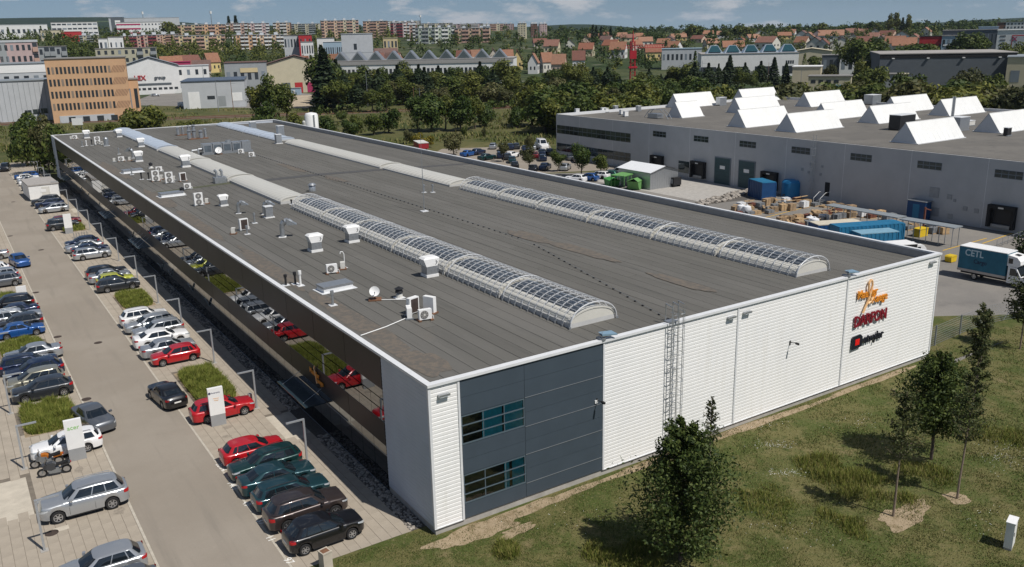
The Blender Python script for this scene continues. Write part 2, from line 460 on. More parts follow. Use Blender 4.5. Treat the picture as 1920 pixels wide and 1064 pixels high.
# gravel bed along the hall
M_stone = pm('river_stone', (0.30, 0.27, 0.235), 0.85, var=0.25, scale=3, rand=0.35)
M_stone2 = pm('river_stones', (0.30, 0.27, 0.235), 0.85, var=0.2, scale=3, island=0.4)
M_gravb = pm('gravel_base', (0.10, 0.09, 0.08), 0.95, var=0.3, scale=6)
def stone_mesh(seed, flat=0.62):
    r = random.Random(seed); bm = bmesh.new(); bmesh.ops.create_icosphere(bm, subdivisions=1, radius=1)
    for v in bm.verts:
        v.co *= 0.8+0.4*r.random(); v.co.z *= flat
    me = bpy.data.meshes.new('stone'); bm.to_mesh(me); bm.free()
    for p in me.polygons: p.use_smooth = False
    return me
STM = [stone_mesh(i) for i in range(6)]
gb = sheet('gravel_bed', -0.9, 0.02, 1.2, 158, 0.0, M_gravb)
gaps = ((15.9, 21.2), (70, 74.6), (90, 94.6), (120, 124.6))
cnt = 0
y = 1.3
mbst = MB()
tmpl = [([tuple(v.co) for v in m.vertices], [tuple(p.vertices) for p in m.polygons]) for m in STM]
while y < 150:
    dens = 12 if y < 30 else 7 if y < 60 else 3.5
    for k in range(int(dens)):
        X = -0.88+0.86*rnd.random(); Y = y+0.33*rnd.random()
        if any(a < Y < b for a, b in gaps): continue
        s = rnd.uniform(0.055, 0.12)*(1 if y < 60 else 1.5)
        if cnt < 300 and y < 12:
            o = put('stone', rnd.choice(STM), M_stone, gb, (X, Y, s*0.35)); o.scale = (s, s*rnd.uniform(0.8, 1.3), s); o.rotation_euler = (0, 0, rnd.random()*6); cnt += 1
        else:
            vs_, fs_ = rnd.choice(tmpl); n0 = len(mbst.v); a = rnd.random()*6.28; c_, s_ = math.cos(a)*s, math.sin(a)*s
            mbst.v += [(X+v[0]*c_-v[1]*s_, Y+v[0]*s_+v[1]*c_, s*0.35+v[2]*s) for v in vs_]
            mbst.f += [tuple(n0+i for i in f) for f in fs_]; mbst.m += [0]*len(fs_)
    y += 0.33
tag(ob('stones', mbst, M_stone2, gb, fix=False), kind='stuff')

# ================================================================== MAIN HALL
BW, BL, BH = 46.51, 163.92, 9.0
hall = thing('factory_hall', 'long low white factory hall with grey flat roof beside the car park', 'building')
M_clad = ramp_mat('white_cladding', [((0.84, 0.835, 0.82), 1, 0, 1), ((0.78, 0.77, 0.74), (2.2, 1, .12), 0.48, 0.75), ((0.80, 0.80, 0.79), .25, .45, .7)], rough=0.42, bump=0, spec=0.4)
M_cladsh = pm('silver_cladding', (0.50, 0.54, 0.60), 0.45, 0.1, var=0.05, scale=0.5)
M_anth = pm('anthracite_panel', (0.058, 0.078, 0.100), 0.5, 0.1, var=0.06, scale=0.7)
M_brown = pm('bronze_panel', (0.022, 0.019, 0.0185), 0.42, 0.0, var=0.12, scale=0.6, rand=0.15, spec=0.22)
M_cop = pm('coping_metal', (0.68, 0.69, 0.70), 0.4, 0.0, var=0.05)
M_copg = pm('parapet_grey', (0.36, 0.365, 0.37), 0.5, 0.3, var=0.08)
M_core = pm('wall_core', (0.10, 0.10, 0.10), 0.8, var=0.1)
M_frame = pm('window_frame', (0.16, 0.19, 0.22), 0.4, 0.3, var=0)
M_blind = pm('turquoise_blind', (0.07, 0.55, 0.68), 0.7, var=0.15, scale=3)
M_roofs = ramp_mat('roof_felt', [((0.121, 0.117, 0.106), 1, 0, 1), ((0.141, 0.136, 0.125), (0.25, 0.05, 1), 0.40, 0.65), ((0.102, 0.100, 0.092), (1.3, 0.10, 1), 0.52, 0.75), ((0.157, 0.150, 0.136), 22.0, 0.52, 0.70), ((0.090, 0.087, 0.080), 30.0, 0.55, 0.72), ((0.157, 0.131, 0.104), (0.10, 0.035, 1), 0.66, 0.78)], bump=0.3, bscale=60)
# per-sheet tint
def roof_rand():
    t = M_roofs.node_tree; b = t.nodes['Principled BSDF']; l = b.inputs['Base Color'].links[0]; src = l.from_socket
    oi = NN(t, 'ShaderNodeObjectInfo'); mr = NN(t, 'ShaderNodeMapRange'); mr.inputs['To Min'].default_value = 0.94; mr.inputs['To Max'].default_value = 1.05
    hs = NN(t, 'ShaderNodeHueSaturation'); t.links.new(oi.outputs['Random'], mr.inputs['Value']); t.links.new(mr.outputs[0], hs.inputs['Value'])
    t.links.new(src, hs.inputs['Color']); t.links.new(hs.outputs[0], b.inputs['Base Color'])
roof_rand()
M_seam = pm('roof_seam', (0.060, 0.057, 0.053), 0.9, var=0.2)
M_dust = ramp_mat('roof_dust', [((0.155, 0.132, 0.108), 1, 0, 1), ((0.118, 0.108, 0.096), 2.5, 0.40, 0.58), ((0.20, 0.165, 0.13), 6, 0.58, 0.78)], bump=0.2, bscale=40)
ob('wall_core', MB().box(0.25, BW-0.25, 0.25, BL-0.25, 0.0, 8.1), M_core, hall)  # unseen solid fill added inside the hall to block light
ob('plinth', MB().box(0.04, BW-0.04, 0.05, 0.25, -0.2, 0.42).box(0.05, 0.25, 0.25, 6, -0.2, 0.42), M_conc, hall)
def ribbed(along, a, b, z0, z1, off, pitch=0.235, dep=0.012):
    """horizontal trapezoidal rib sheet; along='x': wall in plane y=off facing -y; 'y': plane x=off facing -x"""
    mb = MB(); prof = []; z = z0
    while z < z1-0.01:
        for dz, d in ((0, 0), (0.16*pitch, 0), (0.26*pitch, dep), (0.92*pitch, dep)):
            if z+dz <= z1: prof.append((z+dz, d))
        z += pitch
    prof.append((z1, 0))
    k = 0
    for z, d in prof:
        mb.v += [(a, off-d, z), (b, off-d, z)] if along == 'x' else [(off-d, a, z), (off-d, b, z)]
    for i in range(len(prof)-1):
        mb.f.append((2*i, 2*i+1, 2*i+3, 2*i+2)); mb.m.append(0)
    return mb
for a, b in ((0.10, 1.74), (11.90, 23.27), (23.40, 34.78), (34.92, 46.40)):
    ob('cladding_sheet', ribbed('x', a, b, 0.42, 8.84, -0.005), M_clad, hall)
for x in (1.80, 11.84, 23.335, 34.85):
    ob('cover_strip', MB().box(x-0.065, x+0.065, -0.075, 0.02, 0.40, 8.84), M_cop, hall)
ob('corner_trim', MB().box(-0.055, 0.10, -0.055, 0.10, 0.40, 8.84), M_cop, hall)
ob('corner_trim', MB().box(46.40, 46.55, -0.055, 0.10, 0.40, 8.84), M_cop, hall)
ob('base_flashing', MB().box(-0.06, 1.735, -0.07, 0.0, 0.385, 0.425).box(11.91, 46.56, -0.07, 0.0, 0.385, 0.425), M_cop, hall)
# anthracite facade part of the front wall
zr = [0.42, 1.30, 3.15, 4.92, 6.72, 8.84]
for (xa, xb, win) in ((1.875, 6.065, True), (6.085, 11.765, False)):
    for i in range(5):
        z0, z1 = zr[i], zr[i+1]
        if win and i in (1, 3): continue
        h = (z0+z1)/2 if z1-z0 > 1.2 else None
        for q0, q1 in (((z0, h), (h, z1)) if h else ((z0, z1),)):
            ob('facade_panel', MB().box(xa, xb, -0.035, 0.02, q0+0.008, q1-0.008), M_anth, hall)
    for z in zr[1:-1]:
        if not win: ob('flashing', MB().box(xa, xb, -0.06, -0.03, z-0.012, z+0.012), M_steel, hall)
ob('joint_backing', MB().box(1.85, 11.78, 0.022, 0.2, 0.40, 8.84), M_dark, hall)
M_wglass = bpy.data.materials.new('window_glass'); M_wglass.use_nodes = True
def _wg():
    t = M_wglass.node_tree; t.nodes.clear()
    tr = NN(t, 'ShaderNodeBsdfTransparent'); tr.inputs[0].default_value = (0.85, 0.93, 0.94, 1)
    gl = NN(t, 'ShaderNodeBsdfGlossy'); gl.inputs['Roughness'].default_value = 0.02; gl.inputs[0].default_value = (0.8, 0.85, 0.9, 1)
    fr = NN(t, 'ShaderNodeFresnel'); fr.inputs[0].default_value = 1.5
    ad = NN(t, 'ShaderNodeMath', operation='ADD'); ad.inputs[1].default_value = 0.07
    mx = NN(t, 'ShaderNodeMixShader'); out = NN(t, 'ShaderNodeOutputMaterial')
    t.links.new(fr.outputs[0], ad.inputs[0]); t.links.new(ad.outputs[0], mx.inputs[0]); t.links.new(tr.outputs[0], mx.inputs[1]); t.links.new(gl.outputs[0], mx.inputs[2]); t.links.new(mx.outputs[0], out.inputs[0])
_wg()
M_wframe = pm('window_bar', (0.11, 0.15, 0.18), 0.4, 0.2, var=0)
for (z0, z1, bl) in ((1.33, 3.12, ((4.62, 4.95, .3, 1), (5.15, 5.95, .0, 1))), (4.95, 6.69, ((3.25, 4.55, 0, 1), (4.72, 5.95, 0, 1)))):
    wdw = ob('window', MB().box(1.88, 6.06, -0.03, 0.02, z0, z0+0.09).box(1.88, 6.06, -0.03, 0.02, z1-0.07, z1).box(1.88, 1.96, -0.03, 0.02, z0+0.09, z1-0.07).box(5.99, 6.06, -0.03, 0.02, z0+0.09, z1-0.07).box(3.28, 3.33, -0.025, 0.018, z0+0.09, z1-0.07).box(4.66, 4.71, -0.025, 0.018, z0+0.09, z1-0.07), M_wframe, hall)
    for k in range(1, 3):
        zz = z0+(z1-z0)*k/3
        ob('transom', MB().box(1.89, 6.05, -0.06, -0.031, zz-0.03, zz+0.03), M_wframe, wdw)
    for a, b in ((1.97, 3.27), (3.34, 4.65), (4.72, 5.98)):
        ob('pane', MB().quad((a, -0.010, z0+0.10), (b, -0.010, z0+0.10), (b, -0.010, z1-0.08), (a, -0.010, z1-0.08)), M_wglass, wdw, fix=False)
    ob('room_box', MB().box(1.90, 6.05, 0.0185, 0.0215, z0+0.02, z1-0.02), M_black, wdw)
    for a, b, f0, f1 in bl:
        ob('blind', MB().box(a, b, 0.008, 0.016, z0+0.1, z1-0.1), M_blind, wdw)
# ---- left facade (x = 0)
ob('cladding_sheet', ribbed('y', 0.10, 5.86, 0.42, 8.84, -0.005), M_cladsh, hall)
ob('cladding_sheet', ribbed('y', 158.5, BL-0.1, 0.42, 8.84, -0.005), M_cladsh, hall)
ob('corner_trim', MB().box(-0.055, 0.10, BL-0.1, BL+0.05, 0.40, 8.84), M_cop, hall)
ob('facade_backing', MB().box(0.06, 0.24, 5.88, 158.5, 0.0, 8.84), M_black, hall)
NB = 28; y0f = 5.90; PW = (158.45-5.90)/NB
me_top = MB().box(-0.03, 0.05, 0.022, PW-0.022, 6.72, 8.82).mesh('facade_panel')
me_low = MB().box(-0.03, 0.05, 0.022, PW-0.022, 3.08, 4.60).mesh('facade_panel')
me_pane = [MB().box(-0.012, 0.0, 0.012-PW/6, PW/6-0.012, 4.62+0.70*k+(0.07 if k else 0.0), 4.62+0.70*(k+1)-(0.0 if k < 2 else 0.02)).mesh('pane') for k in range(3)]
me_gl = [MB().box(-0.008, 0.04, 0.01, PW/3-0.03, a, b).mesh('pane') for a, b in ((0.10, 1.15), (1.19, 2.40), (2.46, 3.05))]
M_mirr2 = pm('mirror_glass_low', (0.15, 0.16, 0.17), 0.02, 1.0, var=0)
band = ob('window_band', MB().box(-0.02, 0.05, 5.9, 158.45, 4.600, 4.618).box(-0.02, 0.05, 5.9, 158.45, 6.70, 6.718), M_frame, hall)
shop = ob('ground_floor_glazing', MB().box(-0.02, 0.05, 5.9, 158.45, 3.055, 3.075).box(-0.02, 0.05, 5.9, 158.45, 2.405, 2.455).box(-0.02, 0.05, 5.9, 158.45, 0.02, 0.095), M_frame, hall)
for i in range(NB):
    Y = y0f+i*PW
    put('facade_panel', me_top, M_brown, hall, (0, Y, 0)); put('facade_panel', me_low, M_brown, hall, (0, Y, 0))
    for j in range(3):
        for k in range(3):
            o = put('pane', me_pane[k], M_mirror, band, (0, Y+PW*(j+.5)/3, 0)); o.rotation_euler = (0, R_(rnd.uniform(-.05, .05)), R_(rnd.uniform(-.22, .22)))
    for j in range(3):
        for k in range(3): put('pane', me_gl[k], M_mirr2, shop, (0, Y+j*PW/3+0.01, 0))
# open tilted windows and entrance canopies on the ground floor
M_canopy = pm('canopy_glass', (0.02, 0.035, 0.045), 0.2, 0.0, var=0.0, spec=0.8)
for i, (x, y, L) in enumerate(((268, 455, 6.5), (206, 402, 6.0), (132, 333, 6.0))):
    p = px(x, y, 2.9)
    cn_ = ob('entrance_canopy', MB().box(-1.55, -0.06, p.y-L/2, p.y+L/2, 2.86, 2.92), M_canopy, hall)
    for k in range(4):
        yy = p.y-L/2+L*(k+0.5)/4
        ob('canopy_rod', MB().cyl((-0.05, yy, 3.9), (-1.4, yy, 2.93), 0.02, n=5), M_galv, cn_)
cn_ = ob('entrance_canopy', MB().box(-1.6, -0.06, 15.4, 21.2, 2.50, 2.56), M_canopy, hall)
for k in range(2): ob('canopy_rod', MB().cyl((-0.05, 16.2+4.2*k, 3.3), (-1.45, 16.2+4.2*k, 2.57), 0.015, n=5), M_galv, cn_)
M_opw = pm('open_window_glass', (0.42, 0.52, 0.58), 0.08, 0.6, var=0)
for (x, y) in ((357, 539), (388, 562), (300, 500), (162, 366), (182, 383), (149, 355), (318, 512), (243, 425)):
    p = pxp(x, y, 0, -0.15)
    ob('tilted_window', MB().cbox(-0.16, p.y, max(0.8, min(2.2, p.z)), 0.03, 0.62, 0.85, ry=R_(-22)), M_opw, hall)
# hoarding logo on the lower panels
M_orange = pm('orange_letter', (0.72, 0.27, 0.03), 0.4, var=0)
M_lorange = pm('pale_orange', (0.85, 0.52, 0.26), 0.4, var=0)
# ---- coping, parapets and roof
ob('coping', MB().box(-0.10, BW+0.10, -0.14, 0.26, 8.845, 9.0), M_cop, hall)
ob('coping', MB().box(-0.10, 0.26, 0.262, BL+0.10, 8.845, 8.998), M_cop, hall)
ob('coping', MB().box(0.262, BW+0.10, BL-0.30, BL+0.10, 8.845, 9.0), M_cop, hall)
ob('coping', MB().box(BW-0.26, BW+0.10, 0.262, BL-0.302, 8.87, 8.999), M_cop, hall)
ob('parapet', MB().box(BW-0.25, BW-0.02, 0.27, BL-0.31, 8.0, 8.87), M_copg, hall)
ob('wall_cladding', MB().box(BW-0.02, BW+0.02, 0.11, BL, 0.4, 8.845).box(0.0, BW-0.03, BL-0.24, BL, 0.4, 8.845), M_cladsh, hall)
def rz_(x): return 8.90 if x < 23 else 8.90-0.62*(x-23)/(46.2-23)
roof = ob('roof', MB().quad((0.25, 0.25, 8.884), (23, 0.25, 8.884), (23, BL-0.25, 8.884), (0.25, BL-0.25, 8.884)).quad((23, 0.25, 8.884), (BW-0.2, 0.25, rz_(BW-0.2)-0.016), (BW-0.2, BL-0.25, rz_(BW-0.2)-0.016), (23, BL-0.25, 8.884)), M_seam, hall, fix=False)
# felt sheets, laid lengthwise
cache = {}
ns = 46; sw = (BW-0.27-0.27)/ns
for i in range(ns):
    xa = 0.27+i*sw; xb = xa+sw-0.036
    cuts = [0.27]; y = rnd.uniform(8, 30)
    while y < BL-12: cuts.append(y); y += rnd.uniform(26, 36)
    cuts.append(BL-0.31)
    for a, b in zip(cuts, cuts[1:]):
        dz = rnd.choice((0, 0.003, 0.006))
        mb = MB(); g = 0.015
        za, zb = rz_(xa)+dz, rz_(xb)+dz+0.003
        P = [(xa, a+g, za), (xb, a+g, zb), (xb, b-g, zb), (xa, b-g, za)]
        mb.quad(*P)
        for k in range(4):
            p, q = P[k], P[(k+1) % 4]; mb.quad(p, (p[0], p[1], p[2]-0.012), (q[0], q[1], q[2]-0.012), q)
        ob('roof_sheet', mb, M_roofs, roof, fix=False)
# patches: dusty puddle marks along the left edge and the middle, cross joint bands
def blob(name, cx, cy, lx, ly, z, m, parent, n=40, j=0.35, seed=0):
    r = random.Random(seed); mb = MB(); pts = []; n = 72; ph = [(r.uniform(0, 6.28), r.uniform(.5, 1)/k) for k in range(2, 12)]
    for k in range(n):
        t = 2*math.pi*k/n; q = 1+j*.55*sum(a*math.sin((i+2)*t+p) for i, (p, a) in enumerate(ph)); q = max(.35, q)
        pts.append((cx+lx*math.cos(t)*q, cy+ly*math.sin(t)*q))
    Z = (lambda x: z(x)) if callable(z) else (lambda x: z)
    mb.v = [(cx, cy, Z(cx))]+[(x, y, Z(x)) for x, y in pts]; mb.f = [(0, i+1, (i+1) % n+1) for i in range(n)]; mb.m = [0]*n
    return ob(name, mb, m, parent)
rz2 = lambda x: rz_(x)+0.016
ob('joint_band', MB().box(11.8, BW-0.3, 74.4, 76.1, 8.0, 8.0).quad((15.2, 74.5, 8.918), (23, 74.4, 8.918), (23, 76.2, 8.918), (15.2, 76.3, 8.918)).quad((23, 74.4, 8.918), (32.6, 74.3, rz2(32.6)), (32.6, 76.1, rz2(32.6)), (23, 76.2, 8.918)).quad((36.5, 74.0, rz2(36.5)), (46.1, 73.6, rz2(46.1)), (46.1, 75.0, rz2(46.1)), (36.5, 75.6, rz2(36.5))), pm('band_felt', (0.075, 0.074, 0.074), 0.9, var=0.1), roof, fix=False)
ob('joint_band', MB().quad((0.5, 74.0, 8.918), (11.4, 75.6, 8.918), (11.4, 76.8, 8.918), (0.5, 75.2, 8.918)), pm('mossy_felt', (0.085, 0.090, 0.055), 0.95, var=0.3, scale=1.5), roof, fix=False)

# oil drips and tyre stains in the bays and on the road
M_stain = pm('oil_stain', (0.275, 0.238, 0.192), 0.8, var=0.2, scale=5); M_stainr = pm('road_stain', (0.20, 0.176, 0.148), 0.8, var=0.2, scale=4)
rs = random.Random(4)
for i in range(46):
    X = rs.choice((-5.3, -15.8))+rs.uniform(-1.7, 1.7); Y = rs.uniform(1.8, 95)
    if any(a-.8 < Y < b+.8 for a, b in (IS_R if X > -10 else IS_L)): continue
    tag(blob('oil_stain', X, Y, rs.uniform(.15, .42), rs.uniform(.18, .5), .0105+.00006*i, M_stain, None, j=.8, seed=i+300), kind='structure')
# ================================================================== ROOF EQUIPMENT
ROOF = 8.915
# ---- dusty patches on the felt, drawn as thin films of silt
for i, (cx, cy, lx, ly) in enumerate(((1.4, 12, 0.9, 8), (1.3, 30, 0.7, 9), (1.2, 52, 0.7, 9), (1.5, 3.2, 1.0, 2.4), (1.3, 70, 0.9, 8), (1.2, 100, 0.9, 10), (22.5, 84, 0.8, 5), (23.4, 70, 0.7, 3.5), (24.2, 26, 0.9, 3.6), (24.6, 19, 0.8, 5.0), (24.4, 6.5, 0.7, 3.2), (21, 136, 2.4, 1.8))):
    blob('silt_patch', cx, cy, lx, ly, (lambda x, i=i: rz_(x)+0.016+0.003*i), M_dust, roof, n=30, j=0.5, seed=i)
# ---- barrel vault rooflights
M_poly = pm('opal_polycarbonate', (0.60, 0.585, 0.53), 0.35, var=0.05, scale=0.8, island=0.03)
M_polyb = pm('blue_polycarbonate', (0.48, 0.54, 0.62), 0.3, var=0.06, scale=0.8, island=0.05)
M_vdark = pm('vault_glazing', (0.06, 0.075, 0.095), 0.15, 0.2, var=0.3, scale=0.6, spec=0.7)
M_vgrey = pm('vault_side', (0.50, 0.50, 0.49), 0.5, var=0.06)
def vault_pt(cx, w, hgt, a, z0): # a in 0..1 across
    t = math.pi*(1-a); return (cx+w/2*math.cos(t), z0+0.28+hgt*math.sin(t)**1.0)
def vault(cx, y0, y1, w, hgt, mtop, label, group, pitch=1.05, dark=None, zf=rz_):
    z0 = zf(cx)+0.02
    if cx > 23: z0 -= 0.05
    t = thing('barrel_rooflight', label, 'skylight', (cx, y0, z0), 0, group)
    ob('upstand', MB().box(-w/2-0.08, w/2+0.08, 0, y1-y0, -0.25, 0.28), M_vgrey, t)
    n = max(1, round((y1-y0)/pitch)); L = (y1-y0)/n
    if dark is None:
        k = 10
        def sh(mb, g=0.0, o=0.0, a0=0.0, a1=1.0):
            def P(u, v):
                a = a0+(a1-a0)*v; th = math.pi*(1-a); return ((w/2-0.02+o)*math.cos(th), g+(L-2*g)*u, 0.28+(hgt+o)*math.sin(th))
            return mb.grid(P, 1, k)
        me = sh(MB(), 0.03).mesh('vault_sheet', True)
        mr = sh(MB(), -0.03, 0.025)
        mr = MB().grid(lambda u, v: ((w/2+0.01)*math.cos(math.pi*(1-v)), -0.03+0.06*u, 0.28+(hgt+0.03)*math.sin(math.pi*(1-v))), 1, k).mesh('rib', True)
        for i in range(n):
            put('vault_sheet', me, mtop, t, (0, i*L, 0))
            put('rib', mr, mtop, t, (0, i*L, 0))
    else:
        k = 8
        def part(a0, a1, g): return MB().grid(lambda u, v: ((w/2-0.02)*math.cos(math.pi*(1-(a0+(a1-a0)*v))), g+(L-2*g)*u, 0.28+hgt*math.sin(math.pi*(1-(a0+(a1-a0)*v)))), 1, 6)
        m1 = part(0, 0.27, 0.0).mesh('side_sheet', True); m3 = part(0.80, 1.0, 0.0).mesh('side_sheet', True)
        m2 = [part(0.285+0.128*q, 0.285+0.128*(q+1)-0.015, 0.05).mesh('pane', True) for q in range(4)]
        mf = part(0.27, 0.80, 0.0)
        for v in range(len(mf.v)): mf.v[v] = (mf.v[v][0]*0.99, mf.v[v][1], mf.v[v][2]-0.03)
        mf = mf.mesh('glazing_bar', True)
        for i in range(n):
            put('side_sheet', m1, mtop, t, (0, i*L, 0)); put('side_sheet', m3, mtop, t, (0, i*L, 0)); put('glazing_bar', mf, M_vgrey, t, (0, i*L, 0))
            for q in range(4): put('pane', m2[q], dark, t, (0, i*L, 0))
    # end tympana
    for yy in (0.0, y1-y0):
        mb = MB(); pts = [((w/2-0.0)*math.cos(math.pi*(1-q/14)), yy, 0.28+(hgt+0.02)*math.sin(math.pi*q/14)) for q in range(15)]
        mb.quad(*pts); ob('end_cap', mb, mtop, t, fix=False)
    # raised white arch at the near end
    mb = MB()
    for a in range(14):
        t0, t1 = math.pi*a/14, math.pi*(a+1)/14
        for (r1, r2) in ((0.0, 0.10),):
            p = [((w/2+r)*math.cos(tt), y_, 0.26+(hgt+r)*math.sin(tt)) for tt, r, y_ in ((t0, r1, -0.04), (t1, r1, -0.04), (t1, r2, -0.04), (t0, r2, -0.04))]
            q = [(x, 0.30, z) for x, _, z in p]
            mb.quad(*p); mb.quad(*q); mb.quad(p[2], p[3], q[3], q[2])
    ob('arch', mb, mtop, t)
    return t
WL, WRr = 3.45, 3.55
units = [(3.0, 11.0), (11.3, 18.9), (19.2, 28.3), (28.6, 37.1), (37.4, 44.9), (45.2, 53.2)]
for cx, w, side in ((13.4, WL, 'left'), (34.6, WRr, 'right')):
    for i, (a, b) in enumerate(units):
        vault(cx, a, b, w, 0.72, M_poly, 'caged dark barrel rooflight, %s from front in %s row' % (ordinal(i+1), 'car park side' if side == 'left' else 'yard side'), 'caged barrel rooflights', 1.25, M_vdark)
for i, (cx, a, b) in enumerate(((13.3, 56.8, 76.8), (13.3, 77.8, 98.3), (13.3, 99.2, 119.0), (34.5, 56.0, 75.4), (34.5, 76.4, 116.6))):
    vault(cx, a, b, WL, 0.44, M_poly, ['cream barrel rooflight just behind the cage of the car park side row', 'cream barrel rooflight second behind the cage, car park side row', 'cream barrel rooflight next to the bluish ones, car park side row', 'cream barrel rooflight just behind the cage of the yard side row', 'long cream barrel rooflight of the yard side row, beyond the dark roof band'][i], 'plain barrel rooflights')
for i, (cx, a, b) in enumerate(((13.3, 120.3, 130.5), (13.3, 130.8, 141), (13.3, 141.3, 151.5), (13.3, 151.8, 162), (34.5, 121.5, 131.5), (34.5, 131.8, 141.8), (34.5, 142.1, 152), (34.5, 152.3, 162))):
    vault(cx, a, b, WL, 0.46, M_polyb, 'bluish barrel rooflight, %s from the far edge in the %s row' % (ordinal(4-i % 4), 'left' if i < 4 else 'right'), 'plain barrel rooflights', 2.5)
M_cage = pm('cage_wire', (0.62, 0.63, 0.64), 0.45, 0.2, var=0)
# ---- safety cages: hoops and lengthwise rods
def cage(cx, y0, y1, w, label):
    z0 = rz_(cx)+0.0 - (0.04 if cx > 23 else 0)
    t = thing('rooflight_cage', label, 'safety cage', (cx, y0, z0), 0, 'wire cages over the rooflights')
    rx, rh = w/2+0.14, 1.42
    def hp(th): return Vector((rx*math.cos(th), 0, 0.02+rh*math.sin(th)**0.85))
    K = 14
    pts = [hp(math.pi*i/K) if 0 < i < K else Vector((rx*(1 if i == 0 else -1), 0, 0.0)) for i in range(K+1)]
    mh_ = MB().tube(pts, 0.030, 4).mesh('hoop', True); mt = MB().tube(pts, 0.05, 5).mesh('hoop', True)
    n = round((y1-y0)/0.78)
    for i in range(n+1): put('hoop', mt if i in (0, n) or i % 10 == 0 else mh_, M_cage, t, (0, (y1-y0)*i/n, 0))
    for i in range(1, 16):
        p = hp(math.pi*i/16)
        ob('rod', MB().cyl((p.x, 0, p.z+0.015), (p.x, y1-y0, p.z+0.015), 0.019, n=4), M_cage, t)
    foot = MB().box(-0.07, 0.07, -0.05, 0.05, -0.02, 0.16).mesh('foot')
    for i in range(0, n+1, 1):
        for sx in (-1, 1): put('foot', foot, M_steel, t, (sx*(rx+0.04), (y1-y0)*i/n, 0))
cage(13.4, 2.9, 53.4, WL, 'galvanised wire cage over the rooflight row nearer the car park')
cage(34.6, 2.9, 53.4, WRr, 'galvanised wire cage over the rooflight row nearer the yard')
# ---- air conditioners
def fan_disc(mb, x, y, z, r, face):   # face along -y
    pass
def ac_mesh(w, d, h, nf):
    body = MB().box(-w/2, w/2, -d/2, d/2, 0.10, h)
    return body
def ac_unit(x, y, rz, kind, label):
    w, d, h, nf = {'single': (0.85, 0.32, 0.75, 1), 'double': (0.95, 0.35, 1.45, 2), 'small': (0.45, 0.35, 0.60, 0), 'back': (0.85, 0.33, 1.15, -1)}[kind]
    t = thing('air_conditioner', label, 'air conditioner', (x, y, rz_(x)+0.02), rz, 'outdoor air conditioners on the roof')
    ob('casing', MB().box(-w/2, w/2, -d/2, d/2, 0.09, h), M_white if kind != 'small' else M_offw, t)
    mr_ = M_rust if rnd.random() < 0.5 else M_steel
    ob('base_rail', MB().box(-w/2-0.08, -w/2+0.12, -d/2-0.12, d/2+0.12, 0.0, 0.09), mr_, t)
    ob('base_rail', MB().box(w/2-0.12, w/2+0.08, -d/2-0.12, d/2+0.12, 0.0, 0.09), mr_, t)
    if nf > 0:
        for k in range(nf):
            cz = 0.09+(h-0.09)*(k+0.5)/nf; cx = -0.08 if nf == 1 else 0
            r = 0.26 if nf == 1 else 0.30
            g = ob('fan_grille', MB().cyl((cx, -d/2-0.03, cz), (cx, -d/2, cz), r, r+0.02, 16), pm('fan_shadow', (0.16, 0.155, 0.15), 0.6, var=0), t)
            mb = MB()
            for q in range(4): mb.cbox(cx, -d/2-0.036, cz, 2*r, 0.008, 0.012, ry=math.pi*q/4)
            mb.cyl((cx, -d/2-0.045, cz), (cx, -d/2-0.03, cz), 0.07, n=8)
            ob('guard', mb, M_offw, g)
    elif nf < 0:
        ob('coil', MB().box(-w/2+0.12, w/2-0.08, -d/2-0.012, -d/2, 0.14, h-0.08), pm('coil_dark', (0.06, 0.045, 0.04), 0.5, var=0.2), t)
    else:
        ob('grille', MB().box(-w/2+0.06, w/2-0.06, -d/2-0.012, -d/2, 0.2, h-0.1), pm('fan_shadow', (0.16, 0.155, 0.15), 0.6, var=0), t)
    ob('pipe', MB().tube([(w/2, 0, 0.3), (w/2+0.14, 0.02, 0.25), (w/2+0.18, 0.02, 0.0)], 0.025, 5), M_white, t)
F = R_(-28)   # grilles turned towards the front left
